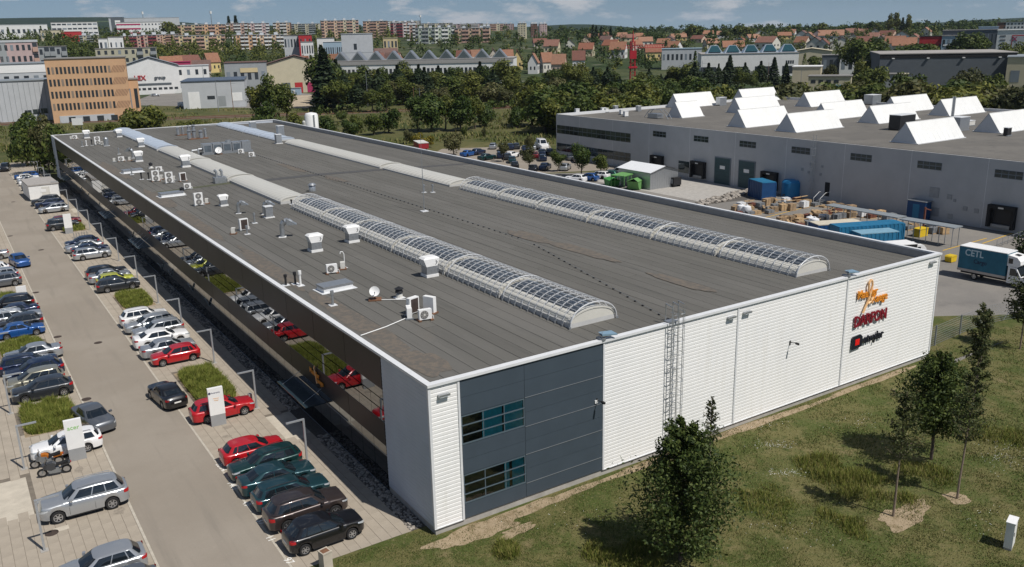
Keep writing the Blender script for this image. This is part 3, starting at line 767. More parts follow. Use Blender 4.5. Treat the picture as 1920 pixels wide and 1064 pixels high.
AC = [(3.9, 62.2, 0, 'double', 'tall twin fan air conditioner standing beside a short one, near a white roof cowl'), (4.95, 62.8, 1.2, 'small', 'short air conditioner right of the twin fan unit near a white roof cowl'),
 (4.0, 45.6, 0.1, 'back', 'tall air conditioner showing its dark coil, near a vent pipe'), (2.7, 44.6, 1.1, 'small', 'small air conditioner left of the tall dark coil one'),
 (4.7, 24.9, -0.15, 'single', 'white single fan air conditioner left of a pipe hook, between cowl and hatch'), (5.9, 25.6, 1.2, 'small', 'small air conditioner under the white pipe hook'),
 (4.5, 11.1, 1.2, 'single', 'leftmost of the four air conditioners near the front of the roof'), (5.1, 11.7, 0.3, 'back', 'tall air conditioner at the back of the front group of four'), (5.1, 10.0, -0.15, 'single', 'front single fan air conditioner of the front group of four'), (6.1, 11.2, 2.0, 'back', 'rightmost of the four air conditioners near the front of the roof'),
 (2.9, 152, 0, 'single', 'air conditioner nearest the far left roof corner'), (2.3, 152.3, 1.2, 'small', 'small air conditioner left of the one nearest the far left roof corner'), (4.9, 138.2, 0, 'double', 'pair-fan air conditioner beside the steel cylinder at the far end of the roof'), (5.4, 137.2, 0.3, 'small', 'small air conditioner beside the steel cylinder at the far end of the roof'),
 (4.0, 109.6, 0, 'single', 'single fan air conditioner, middle one in a row of three, far half of roof'), (3.0, 109.6, 1.2, 'small', 'leftmost in the row of three air conditioners, far half of the roof'), (5.2, 109.4, 1.2, 'small', 'rightmost in the row of three air conditioners, far half of the roof'),
 (6.2, 93.3, -0.1, 'single', 'single fan air conditioner at the back of the crowded group of seven'), (3.9, 84.3, -0.1, 'double', 'leftmost twin fan air conditioner of the crowded group of seven'), (4.9, 85.6, 1.1, 'small', 'small air conditioner between the two twin fan units of the crowded group'), (5.0, 81.5, -0.1, 'double', 'middle twin fan air conditioner of the crowded group of seven'), (6.0, 83.4, 1.2, 'small', 'small air conditioner right of the middle twin fan unit'), (6.8, 81.9, 0.15, 'back', 'tall air conditioner with dark coil, right end of the crowded group'), (5.7, 74.8, -0.1, 'single', 'single fan air conditioner on the mossy cross joint'),
 (21.6, 105.8, -0.1, 'single', 'air conditioner at the right end of the big ventilation plant'), (21.7, 100.4, -0.1, 'single', 'air conditioner standing alone in the roof middle, in front of the plant')]
for a in AC: ac_unit(a[0], a[1], a[2], a[3], a[4])
# ---- flared white roof cowls
def cowl(x, y, s, label, rz=0.0):
    t = thing('roof_cowl', label, 'roof cowl', (x, y, rz_(x)+0.02), rz, 'flared roof cowls'); t.scale = (s, s, s)
    ob('curb', MB().box(-0.52, 0.52, -0.52, 0.52, 0, 0.22), M_white, t)
    ob('duct', MB().box(-0.46, 0.46, -0.46, 0.46, 0.22, 0.85), M_galv, t)
    mb = MB(); lo = [(-0.47, -0.47), (0.47, -0.47), (0.47, 0.47), (-0.47, 0.47)]; hi = [(-0.68, -0.45), (0.68, -0.45), (0.68, 0.45), (-0.68, 0.45)]; tp = [(-0.50, -0.36), (0.50, -0.36), (0.50, 0.36), (-0.50, 0.36)]
    L0 = [(*p, 0.85) for p in lo]; L1 = [(*p, 1.42) for p in hi]; L2 = [(*p, 1.56) for p in tp]
    for A, B in ((L0, L1), (L1, L2)):
        for k in range(4): mb.quad(A[k], A[(k+1) % 4], B[(k+1) % 4], B[k])
    mb.quad(*L2)
    ob('hood', mb, M_white, t)
    ob('cable', MB().tube([(0.30, -0.47, 0.95), (0.44, -0.52, 1.15), (0.34, -0.50, 1.3)], 0.02, 5), M_dark, t)
for a in ((6.1, 60.2, 0.82, 'small flared white cowl right of a twin fan air conditioner'), (6.4, 32.9, 1.0, 'flared white cowl standing alone, left of the cage'), (10.4, 34.2, 1.0, 'flared white cowl touching the cage, behind the lone cowl'), (10.5, 19.5, 1.0, 'flared white cowl touching the cage, nearest the front of the roof'), (5.1, 152.5, 1.0, 'flared cowl nearest the far left corner of the roof'), (10.6, 149.8, 0.95, 'flared cowl left of the bluish rooflights at the far edge'), (10.6, 128.6, 1.0, 'flared cowl left of the bluish rooflights, nearer the camera'), (6.2, 107.6, 1.05, 'flared cowl in front of a grey bent duct, far half of roof'), (10.5, 95.9, 1.15, 'big flared cowl left of the cream rooflights in the far half')): cowl(*a)
# ---- bent goose neck vents
def goose(x, y, s, rz, label):
    t = thing('gooseneck_vent', label, 'roof vent', (x, y, rz_(x)+0.02), rz, 'bent metal roof vents'); t.scale = (s, s, s)
    ob('flange', MB().box(-0.36, 0.36, -0.36, 0.36, 0, 0.05), M_white, t)
    path = [((0, 0, 0.0), 0.23), ((0, 0, 0.9), 0.23), ((0.06, 0, 1.25), 0.26), ((0.30, 0, 1.55), 0.30), ((0.65, 0, 1.58), 0.30), ((1.0, 0, 1.42), 0.20)]
    mb = MB()
    for (a, ra), (b, rb) in zip(path, path[1:]): mb.cyl(a, b, ra, rb, 12, caps=False)
    ob('neck', mb, M_galv, t, smooth=True)
    ob('mouth', MB().box(0.55, 1.45, -0.34, 0.34, 1.20, 1.24).quad((0.5, -0.34, 1.85), (1.45, -0.34, 1.22), (1.45, 0.34, 1.22), (0.5, 0.34, 1.85)).quad((0.5, -0.34, 1.24), (1.45, -0.34, 1.24), (0.5, -0.34, 1.85)).quad((0.5, 0.34, 1.24), (1.45, 0.34, 1.24), (0.5, 0.34, 1.85)), M_galv, t)
goose(6.1, 54.5, 0.75, -0.4, 'grey gooseneck vent right of a small white cowl'); goose(8.2, 52.3, 0.8, -0.4, 'grey gooseneck vent hidden behind a square vent box'); goose(6.0, 40.2, 0.95, -0.4, 'large grey gooseneck vent left of the near cowls'); goose(6.3, 112.6, 0.9, 2.4, 'grey bent duct behind a white cowl, far half of roof')
def lathe_thing(name, label, cat, x, y, prof, m, group=None, flange=0.0, cap=None):
    t = thing(name, label, cat, (x, y, rz_(x)+0.02), 0, group)
    ob('pipe', MB().rev(prof, 10), m, t, smooth=True)
    if flange: ob('flange', MB().box(-flange, flange, -flange, flange, 0, 0.03), M_cop, t)
    if cap: ob('cap', MB().rev(cap[0], 10), cap[1], t, smooth=True)
    return t
pp = [(0.09, 0), (0.09, 1.0), (0.0, 1.02)]
for i, (x, y, m, hgt) in enumerate(((5.9, 48.3, M_galv, 1), (3.7, 43.6, M_galv, .8), (0.6, 23.8, M_dark, .8), (1.3, 23.7, M_dark, .9), (1.45, 23.0, M_white, 1.1), (1.5, 16.8, M_galv, 1.0), (2.2, 137.2, M_galv, .9), (3.0, 138, M_white, .9), (3.9, 137.9, M_dark, 1.0), (5.4, 119.9, M_galv, 1.0), (2.7, 87.5, M_dark, .9), (3.5, 86.8, M_dark, .9), (2.5, 93.1, M_galv, 1.0), (28.0, 53.8, M_galv, .9), (28.9, 53.3, M_galv, .9), (12.5, 56.1, M_dark, .5))):
    lab = ['slim galvanised pipe behind the tall dark coil air conditioner', 'short galvanised pipe in front of the tall dark coil air conditioner', 'left black vent pipe near the roof edge by the skylight hatch', 'right black vent pipe near the roof edge by the skylight hatch', 'white vent pipe beside two black ones near the roof edge', 'galvanised post in front of the nearest flat roof hatch', 'grey vent pipe left of a white one at the far end of the roof', 'white vent pipe between a grey and a black one at the far end', 'black vent pipe left of the pair-fan unit at the far end', 'lone grey vent pipe behind the row of three air conditioners', 'left black pipe beside the crowded group of air conditioners', 'right black pipe beside the crowded group of air conditioners', 'galvanised post in front of the far flat roof hatch', 'left of two thin pipes behind the antenna mast', 'right of two thin pipes behind the antenna mast', 'small black vent at the end of the cream rooflight'][i]
    lathe_thing('vent_pipe', lab, 'vent pipe', x, y, [(0.085, 0), (0.085, hgt), (0.0, hgt+0.02)], m, 'roof vent pipes', 0.26, ([(0.13, hgt*0.8), (0.13, hgt*1.05), (0.0, hgt*1.08)], m))
for i, (x, y) in enumerate(((6.0, 15.6), (6.1, 98.3), (4.3, 71.6))):
    lathe_thing('turbine_vent', ['black mushroom vent behind the front group of air conditioners', 'black mushroom vent behind the crowded group of air conditioners', 'black mushroom vent behind the twin fan unit in the roof middle'][i], 'roof vent', x, y, [(0.26, 0), (0.22, 0.28), (0.12, 0.36)], M_offw, 'black mushroom vents', 0.34, ([(0.12, 0.34), (0.30, 0.42), (0.24, 0.62), (0.34, 0.68), (0.0, 0.86)], M_dark))
lathe_thing('vent_drum', 'round steel vent drum standing alone in the roof middle', 'roof vent', 17.5, 62.8, [(0.42, 0), (0.42, 0.62), (0.40, 0.65)], M_galv, None, 0.0, ([(0.42, 0.72), (0.52, 0.76), (0.30, 0.98), (0.0, 1.02)], M_galv))
lathe_thing('steel_tank', 'upright steel cylinder beside air conditioners at the far end of the roof', 'tank', 5.9, 134.9, [(0.40, 0), (0.40, 1.3), (0.25, 1.5), (0.0, 1.55)], M_galv, None, 0.5)
def vbox(x, y, sx, sy, h, label, m=M_galv):
    t = thing('vent_box', label, 'vent box', (x, y, rz_(x)+0.02)); ob('curb', MB().box(-sx/2-.12, sx/2+.12, -sy/2-.12, sy/2+.12, 0, 0.1), M_white, t); ob('duct', MB().box(-sx/2, sx/2, -sy/2, sy/2, 0.1, h), m, t); ob('lid', MB().box(-sx/2-.06, sx/2+.06, -sy/2-.06, sy/2+.06, h, h+0.07), M_cop, t)
vbox(8.0, 50.3, 0.75, 0.75, 1.15, 'square galvanised vent box in front of a gooseneck vent')
vbox(36.9, 148.8, 1.2, 1.2, 1.5, 'square vent box right of the bluish rooflights at the far end')
vbox(36.7, 130.5, 1.2, 1.2, 2.0, 'tall vent box right of the bluish rooflights'); vbox(31.9, 117.6, 1.0, 1.0, 1.6, 'pale vent box at the start of the long cream rooflight')
t = thing('duct_stack', 'metal box with two exhaust stubs at the cream rooflight', 'exhaust duct', (10.4, 77.4, ROOF)); ob('box', MB().box(-0.75, 0.75, -0.6, 0.6, 0, 0.75), M_galv, t)
for sx in (-0.35, 0.35): ob('stub', MB().cyl((sx, 0, 0.75), (sx, 0, 1.5), 0.16, n=10).cyl((sx, 0, 1.45), (sx-0.2, 0, 1.7), 0.17, n=10), M_galv, t)
for i, (x, y, sx, sy) in enumerate(((3.2, 20.6, 2.3, 1.25), (2.9, 71.2, 2.6, 1.4), (3.0, 95.6, 2.6, 1.4))):
    t = thing('roof_hatch', ['flat grey roof hatch in front of the black vent pipes', 'flat grey roof hatch near the mossy cross joint', 'flat grey roof hatch left of the crowded air conditioners'][i], 'roof hatch', (x, y, ROOF), R_(3), 'flat roof hatches')
    ob('curb', MB().box(-sx/2, sx/2, -sy/2, sy/2, 0, 0.34), M_cop, t); ob('flange', MB().box(-sx/2-.25, sx/2+.25, -sy/2-.25, sy/2+.25, 0, 0.03), M_cop, t); ob('lid', MB().box(-sx/2-.05, sx/2+.05, -sy/2-.05, sy/2+.05, 0.34, 0.46), M_galv, t)
def dish(x, y, r, label, rz):
    t = thing('satellite_dish', label, 'satellite dish', (x, y, rz_(x)+0.02), rz)
    M = Matrix.Translation((0, -0.1, 0.62)) @ Matrix.Rotation(R_(62), 4, 'X')
    ob('reflector', MB().rev([(0.0, 0.0), (r*0.5, 0.04), (r, 0.16), (r, 0.175), (r*0.5, 0.06), (0, 0.02)], 24, M=M), M_white, t, smooth=True)
    ob('stand', MB().cyl((0, 0, 0), (0, 0, 0.62), 0.045, n=8).box(-0.45, 0.45, -0.35, 0.35, 0, 0.1), M_rust, t)
    ob('feed_arm', MB().cyl((0, -0.1, 0.35), (0, -0.5, 0.66), 0.02, n=5).cbox(0, -0.52, 0.68, 0.08, 0.14, 0.08), M_steel, t)
dish(4.4, 16.2, 0.36, 'white satellite dish on the roof near the front', R_(-25)); dish(18.6, 107.6, 0.55, 'white satellite dish left of the big ventilation plant', R_(-25))
# big ventilation plant in the roof middle
t = thing('ventilation_plant', 'big steel ventilation plant with pipes in the far roof middle', 'ventilation plant', (19.0, 108.8, ROOF), R_(-3))
ob('frame', MB().box(-3.0, 5.2, -0.9, -0.75, 0.0, 0.3).box(-3.0, 5.2, 0.75, 0.9, 0.0, 0.3), M_steel, t)
for k in range(5): ob('module', MB().box(-2.7+1.55*k, -1.25+1.55*k, -0.9, 0.9, 0.3, 1.75), M_galv, t)
for k in range(4): ob('panel', MB().box(-2.5+1.55*k, -1.45+1.55*k, -0.93, -0.9, 0.5, 1.5), pm('plant_panel', (0.16, 0.19, 0.22), 0.35, 0.5, var=0.2), t)
ob('pipe', MB().tube([(-3.4, -0.4, 0), (-3.4, -0.4, 1.0), (-2.7, -0.4, 1.0)], 0.16, 8).tube([(-4.3, 0.2, 0.0), (-4.3, 0.2, 0.8), (-2.7, 0.2, 0.8)], 0.14, 8), M_galv, t, smooth=True)
ob('top_fan', MB().cyl((1.5, 0, 1.75), (1.5, 0, 2.05), 0.42, n=14), M_galv, t)
def cluster(x, y, n, label, seed):
    r = random.Random(seed); t = thing('exhaust_stacks', label, 'exhaust stack', (x, y, ROOF))
    ob('base', MB().box(-1.8, 1.8, -0.9, 0.9, 0, 0.12), M_rust, t)
    for k in range(n):
        X, Y, h, q = -1.5+3.0*k/(n-1), r.uniform(-0.5, 0.5), r.uniform(0.9, 1.5), r.uniform(0.24, 0.38)
        st = ob('stack', MB().rev([(q, 0), (q, h), (q*0.7, h+0.1)], 12, (X, Y, 0)), M_galv, t, smooth=True)
        ob('stack_cap', MB().rev([(q*1.2, h+0.12), (q*1.3, h+0.22), (0, h+0.5)], 12, (X, Y, 0)), M_galv, st, smooth=True)
cluster(22.0, 144.1, 4, 'group of capped steel exhaust stacks nearest the far roof edge', 3); cluster(22.0, 134.8, 4, 'group of capped steel exhaust stacks on a rusty base', 5)
# mast with guy cable, anchor line
t = thing('antenna_mast', 'thin tall grey antenna mast in the middle of the roof', 'antenna mast', (22.2, 42.7, ROOF)); ob('pole', MB().cyl((0, 0, 0), (0, 0, 5.6), 0.05, 0.03, 8), M_galv, t); ob('foot', MB().box(-0.35, 0.35, -0.35, 0.35, 0, 0.08), M_cop, t); ob('tip', MB().cyl((0, 0, 5.6), (0, 0, 8.2), 0.022, 0.012, 5), M_galv, t)
t = thing('lightning_wire', 'lightning conductor line on small dark blocks along the roof ridge', 'lightning wire', (0, 0, 0))
path = [(23.0, 103-1.0*i) for i in range(78)] + [(22.9-0.24*i, 24-1.06*i) for i in range(1, 23)]
blk = MB().box(-0.06, 0.06, -0.06, 0.06, 0, 0.07).mesh('block')
for (x, y) in path: put('block', blk, M_dark, t, (x, y, rz_(x)+0.012))
ob('wire', MB().tube([(x, y, rz_(x)+0.11) for x, y in path[::6]]+[(17.6, 0.7, 9.02)], 0.012, 4), M_galv, t)
ob('cable_pipe', MB().tube([(0.4, 9.6, ROOF+0.05), (2.4, 10.2, ROOF+0.05), (4.2, 11.0, ROOF+0.05)], 0.035, 5), M_white, hall)
ob('cable_pipe', MB().tube([(4.6, 15.9, ROOF+0.05), (6.7, 14.4, ROOF+0.05)], 0.03, 5), M_white, hall)
t = thing('pipe_hook', 'thin white bent pipe hook behind the single fan air conditioner', 'vent pipe', (6.2, 25.9, ROOF)); ob('pipe', MB().tube([(0, 0, 0), (0, 0, 1.15), (-0.1, 0, 1.35), (-0.28, 0, 1.38), (-0.32, 0, 1.2)], 0.035, 6), M_white, t); ob('foot', MB().box(-0.18, 0.18, -0.18, 0.18, 0.0, 0.04), M_cop, t)
# ================================================================== FRONT WALL FITTINGS
def wlight(x, z, label):
    t = thing('wall_light', label, 'floodlight', (x, -0.05, z), 0, 'floodlight boxes on the front wall')
    ob('body', MB().box(-0.33, 0.33, -0.22, 0.0, -0.10, 0.02), M_galv, t); ob('lens', MB().box(-0.30, 0.30, -0.225, -0.05, -0.115, -0.10), pm('lens_white', (0.7, 0.75, 0.8), 0.2, var=0), t)
for x, z, l in ((0.85, 8.30, 'floodlight box beside the near corner of the hall'), (22.6, 8.35, 'floodlight box left of the middle downpipe joint'), (24.1, 8.40, 'floodlight box right of the middle downpipe joint'), (45.4, 8.45, 'floodlight box at the far right corner of the hall')): wlight(x, z, l)
for i, x in enumerate((11.75, 34.8)):
    t = thing('roof_edge_lamp', ['blue grey lamp on the roof edge above the anthracite panels', 'blue grey lamp on the roof edge above the company signs'][i], 'floodlight', (x, -0.1, 9.0), R_(8)); ob('bracket', MB().box(-0.12, 0.12, -0.1, 0.5, 0.0, 0.12).cyl((0, 0.1, 0), (0, 0.1, 0.45), 0.05, n=6), M_steel, t)
    ob('head', MB().quad((-0.15, -0.05, 0.42), (0.85, -0.35, 0.30), (0.95, 0.25, 0.34), (-0.10, 0.35, 0.46)).quad((-0.15, -0.05, 0.30), (0.85, -0.35, 0.22), (0.95, 0.25, 0.26), (-0.10, 0.35, 0.34)).quad((-0.15, -0.05, 0.42), (0.85, -0.35, 0.30), (0.85, -0.35, 0.22), (-0.15, -0.05, 0.30)), pm('lamp_blue', (0.22, 0.34, 0.44), 0.4, 0.2, var=0), t)
for i, (x, y) in enumerate(((1481, 650), (1119, 760))):
    p = pxp(x, y, 1, -0.05); t = thing('security_camera', ['small security camera on an arm on the white wall', 'black security camera on an arm at the anthracite panels'][i], 'camera', (p.x, -0.05, p.z))
    ob('arm', MB().cyl((0, 0, 0.3), (0, -0.55, 0.42), 0.03, n=5).box(-0.05, 0.05, -0.02, 0.0, 0.1, 0.45), M_dark, t); ob('body', MB().cbox(0.0, -0.62, 0.38, 0.12, 0.28, 0.13), M_dark, t)
ob('wall_box', MB().box(11.15, 11.35, -0.10, -0.036, 5.05, 5.25), M_white, hall)
# fire ladder
t = thing('fire_ladder', 'galvanised caged fire ladder on the white front wall', 'ladder', (17.1, -0.3, 0.0))
for sx in (0.0, 0.5): ob('rail', MB().cyl((sx, 0, 0.6), (sx, 0, 10.15), 0.035, n=6), M_galv, t)
rung = MB().cyl((0, 0, 0), (0.5, 0, 0), 0.016, n=5).mesh('rung')
for k in range(31): put('rung', rung, M_galv, t, (0, 0, 0.8+0.29*k))
def hoopo(z): 
    return [(0.25-0.25*math.cos(a)*1.45 if False else 0.25-0.42*math.cos(a), -0.72*math.sin(a), z) for a in [math.pi*q/8 for q in range(9)]]
for k in range(9): ob('cage_hoop', MB().tube(hoopo(2.6+0.9*k), 0.02, 5), M_galv, t)
for q in (1, 2.5, 4, 5.5, 7):
    a = math.pi*q/8; ob('cage_bar', MB().cyl((0.25-0.42*math.cos(a), -0.72*math.sin(a), 2.6), (0.25-0.42*math.cos(a), -0.72*math.sin(a), 10.1), 0.014, n=4), M_galv, t)
for k in range(4): ob('wall_bracket', MB().cyl((0, 0, 1.2+2.3*k), (0, 0.28, 1.2+2.3*k), 0.025, n=5).cyl((0.5, 0, 1.2+2.3*k), (0.5, 0.28, 1.2+2.3*k), 0.025, n=5), M_galv, t)
for sx in (-0.05, 0.55, 1.0): ob('top_post', MB().cyl((sx, 0.55, 8.95), (sx, 0.55, 10.2), 0.03, n=5).cyl((sx, 0.0, 10.1), (sx, 0.55, 10.2), 0.03, n=5), M_galv, t)
ob('landing', MB().box(-0.1, 0.65, 0.15, 0.7, 9.02, 9.06), M_galv, t)
# ---- company signs: raised letters
M_maroon = pm('maroon_letter', (0.20, 0.008, 0.022), 0.4, var=0); M_navy = pm('navy_letter', (0.010, 0.012, 0.022), 0.4, var=0); M_red = pm('red_square', (0.75, 0.012, 0.012), 0.4, var=0)
def wall_text(parent, s, size, x, z, m, y=-0.15, bold=0.0, shear=0.0, rot=0.0, name='lettering', sx=1.0):
    o = put(name, text_mesh(s, size, 0.10, bold=bold, shear=shear), m, parent, (x, y, z)); o.rotation_euler = (R_(90), rot, 0); o.scale = (sx, 1, 1); return o
s1 = thing('company_sign', 'orange lettered sign with a looped ampersand high on the white wall', 'sign', (0, 0, 0))
wall_text(s1, 'Maehler', 0.92, 37.2, 7.32, M_orange, bold=0.01, sx=0.80); wall_text(s1, 'Kaege', 0.92, 38.75, 6.72, M_orange, bold=0.01, sx=0.85)
amp = [(37.55, 8.25), (37.35, 8.35), (37.18, 8.1), (37.22, 7.6), (37.5, 6.9), (37.75, 6.45)], [(37.55, 8.25), (37.62, 7.9), (37.5, 7.4), (37.25, 6.7), (36.95, 6.2), (36.75, 5.85)], [(37.85, 6.9), (37.55, 6.62), (37.3, 6.5)]
mb = MB()
for st in amp:
    for a, b in zip(st, st[1:]): mb.cyl((a[0], -0.20, a[1]), (b[0], -0.20, b[1]), 0.085, n=6)
ob('ampersand', mb, M_lorange, s1)
s2 = thing('company_sign', 'dark red capital letter sign in the middle of the three signs', 'sign', (0, 0, 0)); wall_text(s2, 'DARFON', 1.2, 37.85, 5.22, M_maroon, bold=0.025, sx=0.82)
s3 = thing('company_sign', 'black lettered sign with red square, lowest of the three signs', 'sign', (0, 0, 0))
ob('block', MB().prism([(35.8, 3.05), (36.9, 3.15), (37.05, 3.45), (37.0, 3.95), (36.75, 4.15), (35.85, 4.1)], -0.20, -0.10, 'y'), M_navy, s3)
ob('square', MB().box(36.12, 36.62, -0.22, -0.198, 3.38, 3.85), M_red, s3)
wall_text(s3, 'atwyler', 0.95, 38.45, 3.62, M_navy, bold=0.015, sx=0.84)
s4 = thing('company_sign', 'small orange lettered sign on the dark facade beside the entrance', 'sign', (0, 0, 0))
for s_, z, yy in (('Maehler', 4.15, 17.2), ('Kaege', 3.80, 16.3)):
    o = put('lettering', text_mesh(s_, 0.55, 0.05, bold=0.01), M_orange, s4, (-0.12, yy, z)); o.rotation_euler = (R_(90), 0, R_(-90))
ob('ampersand', MB().tube([(-0.13, 17.0, 4.75), (-0.13, 17.15, 4.55), (-0.13, 16.95, 4.1), (-0.13, 16.8, 3.5)], 0.05, 5), M_lorange, s4)
# ================================================================== CARS
M_tyre = pm('tyre', (0.016, 0.016, 0.017), 0.8, var=0.1)
M_rim = pm('alloy_rim', (0.50, 0.51, 0.53), 0.3, 0.8, var=0)
M_carg = pm('car_glass', (0.010, 0.014, 0.018), 0.03, 0.0, var=0, spec=1.0)
M_head = pm('headlamp', (0.62, 0.66, 0.70), 0.08, 0.4, var=0, spec=0.9)
M_tail = pm('tail_lamp', (0.38, 0.010, 0.012), 0.15, 0, var=0, spec=0.6)
M_plate = pm('number_plate', (0.75, 0.75, 0.72), 0.5, var=0)
def paint(name, col, metal=0.25):
    return pm('paint_'+name, col, 0.32, metal, var=0, coat=0.9)
PAINT = {'silver': paint('silver', (0.44, 0.46, 0.48), 0.6), 'white': paint('white', (0.78, 0.78, 0.78), 0), 'black': paint('black', (0.010, 0.010, 0.012)), 'red': paint('red', (0.42, 0.008, 0.014), 0.05), 'darkred': paint('darkred', (0.16, 0.012, 0.018), 0.2),
 'teal': paint('teal', (0.014, 0.052, 0.064), 0.4), 'dgreen': paint('dgreen', (0.006, 0.035, 0.034), 0.3), 'brown': paint('brown', (0.050, 0.038, 0.036), 0.4), 'navy': paint('navy', (0.010, 0.020, 0.055), 0.35), 'blue': paint('blue', (0.012, 0.075, 0.26), 0.2), 'grey': paint('grey', (0.14, 0.15, 0.165), 0.5), 'dgrey': paint('dgrey', (0.040, 0.044, 0.050), 0.4), 'gold': paint('gold', (0.30, 0.29, 0.23), 0.5), 'lime': paint('lime', (0.42, 0.44, 0.05), 0.1), 'green': paint('green', (0.012, 0.10, 0.075), 0.3)}
#        L    W    H    wb   rear wheel x from rear, hood z, belt z, tail z, rear-base x, rear-top x, front-top x, front-base x, wheel r
CT = {
 'hatch':  dict(L=4.10, W=1.74, H=1.47, fo=0.82, wb=2.55, hood=0.92, belt=0.98, tail=0.98, rb=-1.88, rt=-1.42, ft=0.28, fb=1.08, r=0.31),
 'estate': dict(L=4.55, W=1.77, H=1.49, fo=0.88, wb=2.62, hood=0.92, belt=0.97, tail=0.98, rb=-2.16, rt=-1.82, ft=0.38, fb=1.18, r=0.315),
 'sedan':  dict(L=4.60, W=1.78, H=1.45, fo=0.88, wb=2.68, hood=0.92, belt=0.97, tail=1.02, rb=-1.62, rt=-0.98, ft=0.38, fb=1.20, r=0.315),
 'lift':   dict(L=4.66, W=1.80, H=1.46, fo=0.90, wb=2.72, hood=0.92, belt=0.97, tail=1.04, rb=-2.02, rt=-1.05, ft=0.38, fb=1.22, r=0.32),
 'suv':    dict(L=4.70, W=1.90, H=1.74, fo=0.90, wb=2.82, hood=1.10, belt=1.17, tail=1.12, rb=-2.22, rt=-1.80, ft=0.42, fb=1.12, r=0.37),
 'mpv':    dict(L=4.25, W=1.80, H=1.64, fo=0.84, wb=2.62, hood=1.02, belt=1.06, tail=1.06, rb=-1.98, rt=-1.72, ft=0.42, fb=1.42, r=0.315),
 'van':    dict(L=5.10, W=1.98, H=2.20, fo=0.95, wb=3.10, hood=1.20, belt=1.28, tail=1.25, rb=-2.48, rt=-2.38, ft=0.95, fb=1.70, r=0.34),
}
def car_meshes(k):
    c = CT[k]; L, Wd, H = c['L'], c['W']/2, c['H']
    xf, xr = L/2-c['fo'], L/2-c['fo']-c['wb']; r = c['r']; ra = r+0.055; zb = 0.20 if k != 'suv' else 0.26
    def ztop(x):
        if x > c['fb']-0.02:
            t = (L/2-x)/(L/2-c['fb']+0.02)
            return 0.60+(c['hood']-0.60)*min(1, (max(t, 0)/0.16))**0.55*0.93 + (c['hood']-0.60)*0.07*t + (c['belt']-c['hood'])*max(0, t-0.3)
        if x < c['rb']+0.02:
            t = (x+L/2)/(c['rb']+L/2+0.02+1e-6); return 0.66+(c['tail']-0.66)*min(1, max(t, 0)/0.30)**0.5
        return c['belt']+(c['tail']-c['belt'])*max(0, min(1, (c['fb']-x)/(c['fb']-c['rb'])))
    def hw(x):
        t = abs(x)/(L/2); base = 1-0.07*max(0, (t-0.5)/0.5)**2
        d = min(1.0, (L/2-abs(x))/(0.50 if x > 0 else 0.36)); tip = 0.58 if x > 0 else 0.68
        return Wd*base*(tip+(1-tip)*(1-(1-d)**2.4)**0.5)
    def zbot(x):
        z = zb+0.06*max(0, (abs(x)/(L/2)-0.8)/0.2)
        for xw in (xf, xr):
            d = abs(x-xw)
            if d < ra: z = max(z, r+math.sqrt(ra*ra-d*d))
        return z
    xs = set([-L/2+0.001, L/2-0.001])
    for i in range(23): xs.add(round(-L/2+L*i/22, 4))
    for xw in (xf, xr):
        for q in range(9): xs.add(round(xw+ra*math.cos(math.pi*q/8)*(1.001), 4))
    for e in (0.015, 0.04, 0.08, 0.13, 0.2, 0.28, 0.38, 0.5): xs.add(round(L/2-e, 4)); xs.add(round(-L/2+e, 4))
    xs = sorted(xs)
    mb = MB(); sec = []
    for x in xs:
        h = hw(x); zt = ztop(x); b = min(zbot(x), zt-0.14); mid = b+(zt-b)*0.55
        P = [(0, b), (h*0.86, b), (h*0.975, b+0.05), (h, mid-0.05), (h*0.985, mid+0.08), (h*0.960, zt-0.115), (h*0.925, zt-0.05), (h*0.83, zt-0.008), (h*0.45, zt+0.028), (0, zt+0.040)]
        sec.append([(x, y, z) for y, z in P])
    n = len(sec[0])
    for s in (1, -1):
        o = len(mb.v)
        for S in sec: mb.v += [(x, y*s, z) for x, y, z in S]
        for i in range(len(sec)-1):
            for j in range(n-1):
                a = o+i*n+j; mb.f.append((a, a+1, a+n+1, a+n)); mb.m.append(1 if j == 0 else 0)
        for i, S in ((0, sec[0]), (len(sec)-1, sec[-1])):
            mb.f.append(tuple(o+i*n+j for j in range(n))); mb.m.append(0)
    # cabin
    N = 5.0
    zc0 = c['belt']-0.03
    def cab(t):
        e = 1-(1-t)**1.0
        x0 = c['rb']+(c['rt']-c['rb'])*t**0.9; x1 = c['fb']+(c['ft']-c['fb'])*t**0.92
        b = Wd*(0.915-0.20*t**1.25); z = zc0+(H-zc0)*t
        return x0, x1, b, z
    xm_, ar_ = (c['rt']+c['ft'])/2, (c['ft']-c['rt'])/2+.12
    def zadj(x, t): return -0.075*t*t*min(1.3, ((x-xm_)/ar_)**2)
    tl = [0, 0.25, 0.5, 0.75, 0.9, 0.965, 1.0]
    rings = []
    for t in tl:
        x0, x1, b, z = cab(t)
        if t > 0.9:
            q = (t-0.9)/0.1; x0 += 0.10*q*q; x1 -= 0.14*q*q; b -= 0.09*q*q; z = zc0+(H-zc0)*(0.9+0.1*math.sin(q*math.pi/2))-0.02
        xc, a = (x0+x1)/2, (x1-x0)/2; rr = []
        for i in range(28):
            th = 2*math.pi*i/28; cs, sn = math.cos(th), math.sin(th)
            xx_ = xc+a*math.copysign(abs(cs)**(2/N), cs); rr.append((xx_, b*math.copysign(abs(sn)**(2/N), sn), z+zadj(xx_, t)))
        rings.append(rr)
    o = len(mb.v)
    for R in rings: mb.v += R
    for i in range(len(rings)-1):
        for j in range(28):
            jj = (j+1) % 28; mb.f.append((o+i*28+j, o+i*28+jj, o+(i+1)*28+jj, o+(i+1)*28+j)); mb.m.append(0)
    top = rings[-1]; xc = sum(p[0] for p in top)/28; mb.v.append((xc, 0, H+0.01)); ci = len(mb.v)-1
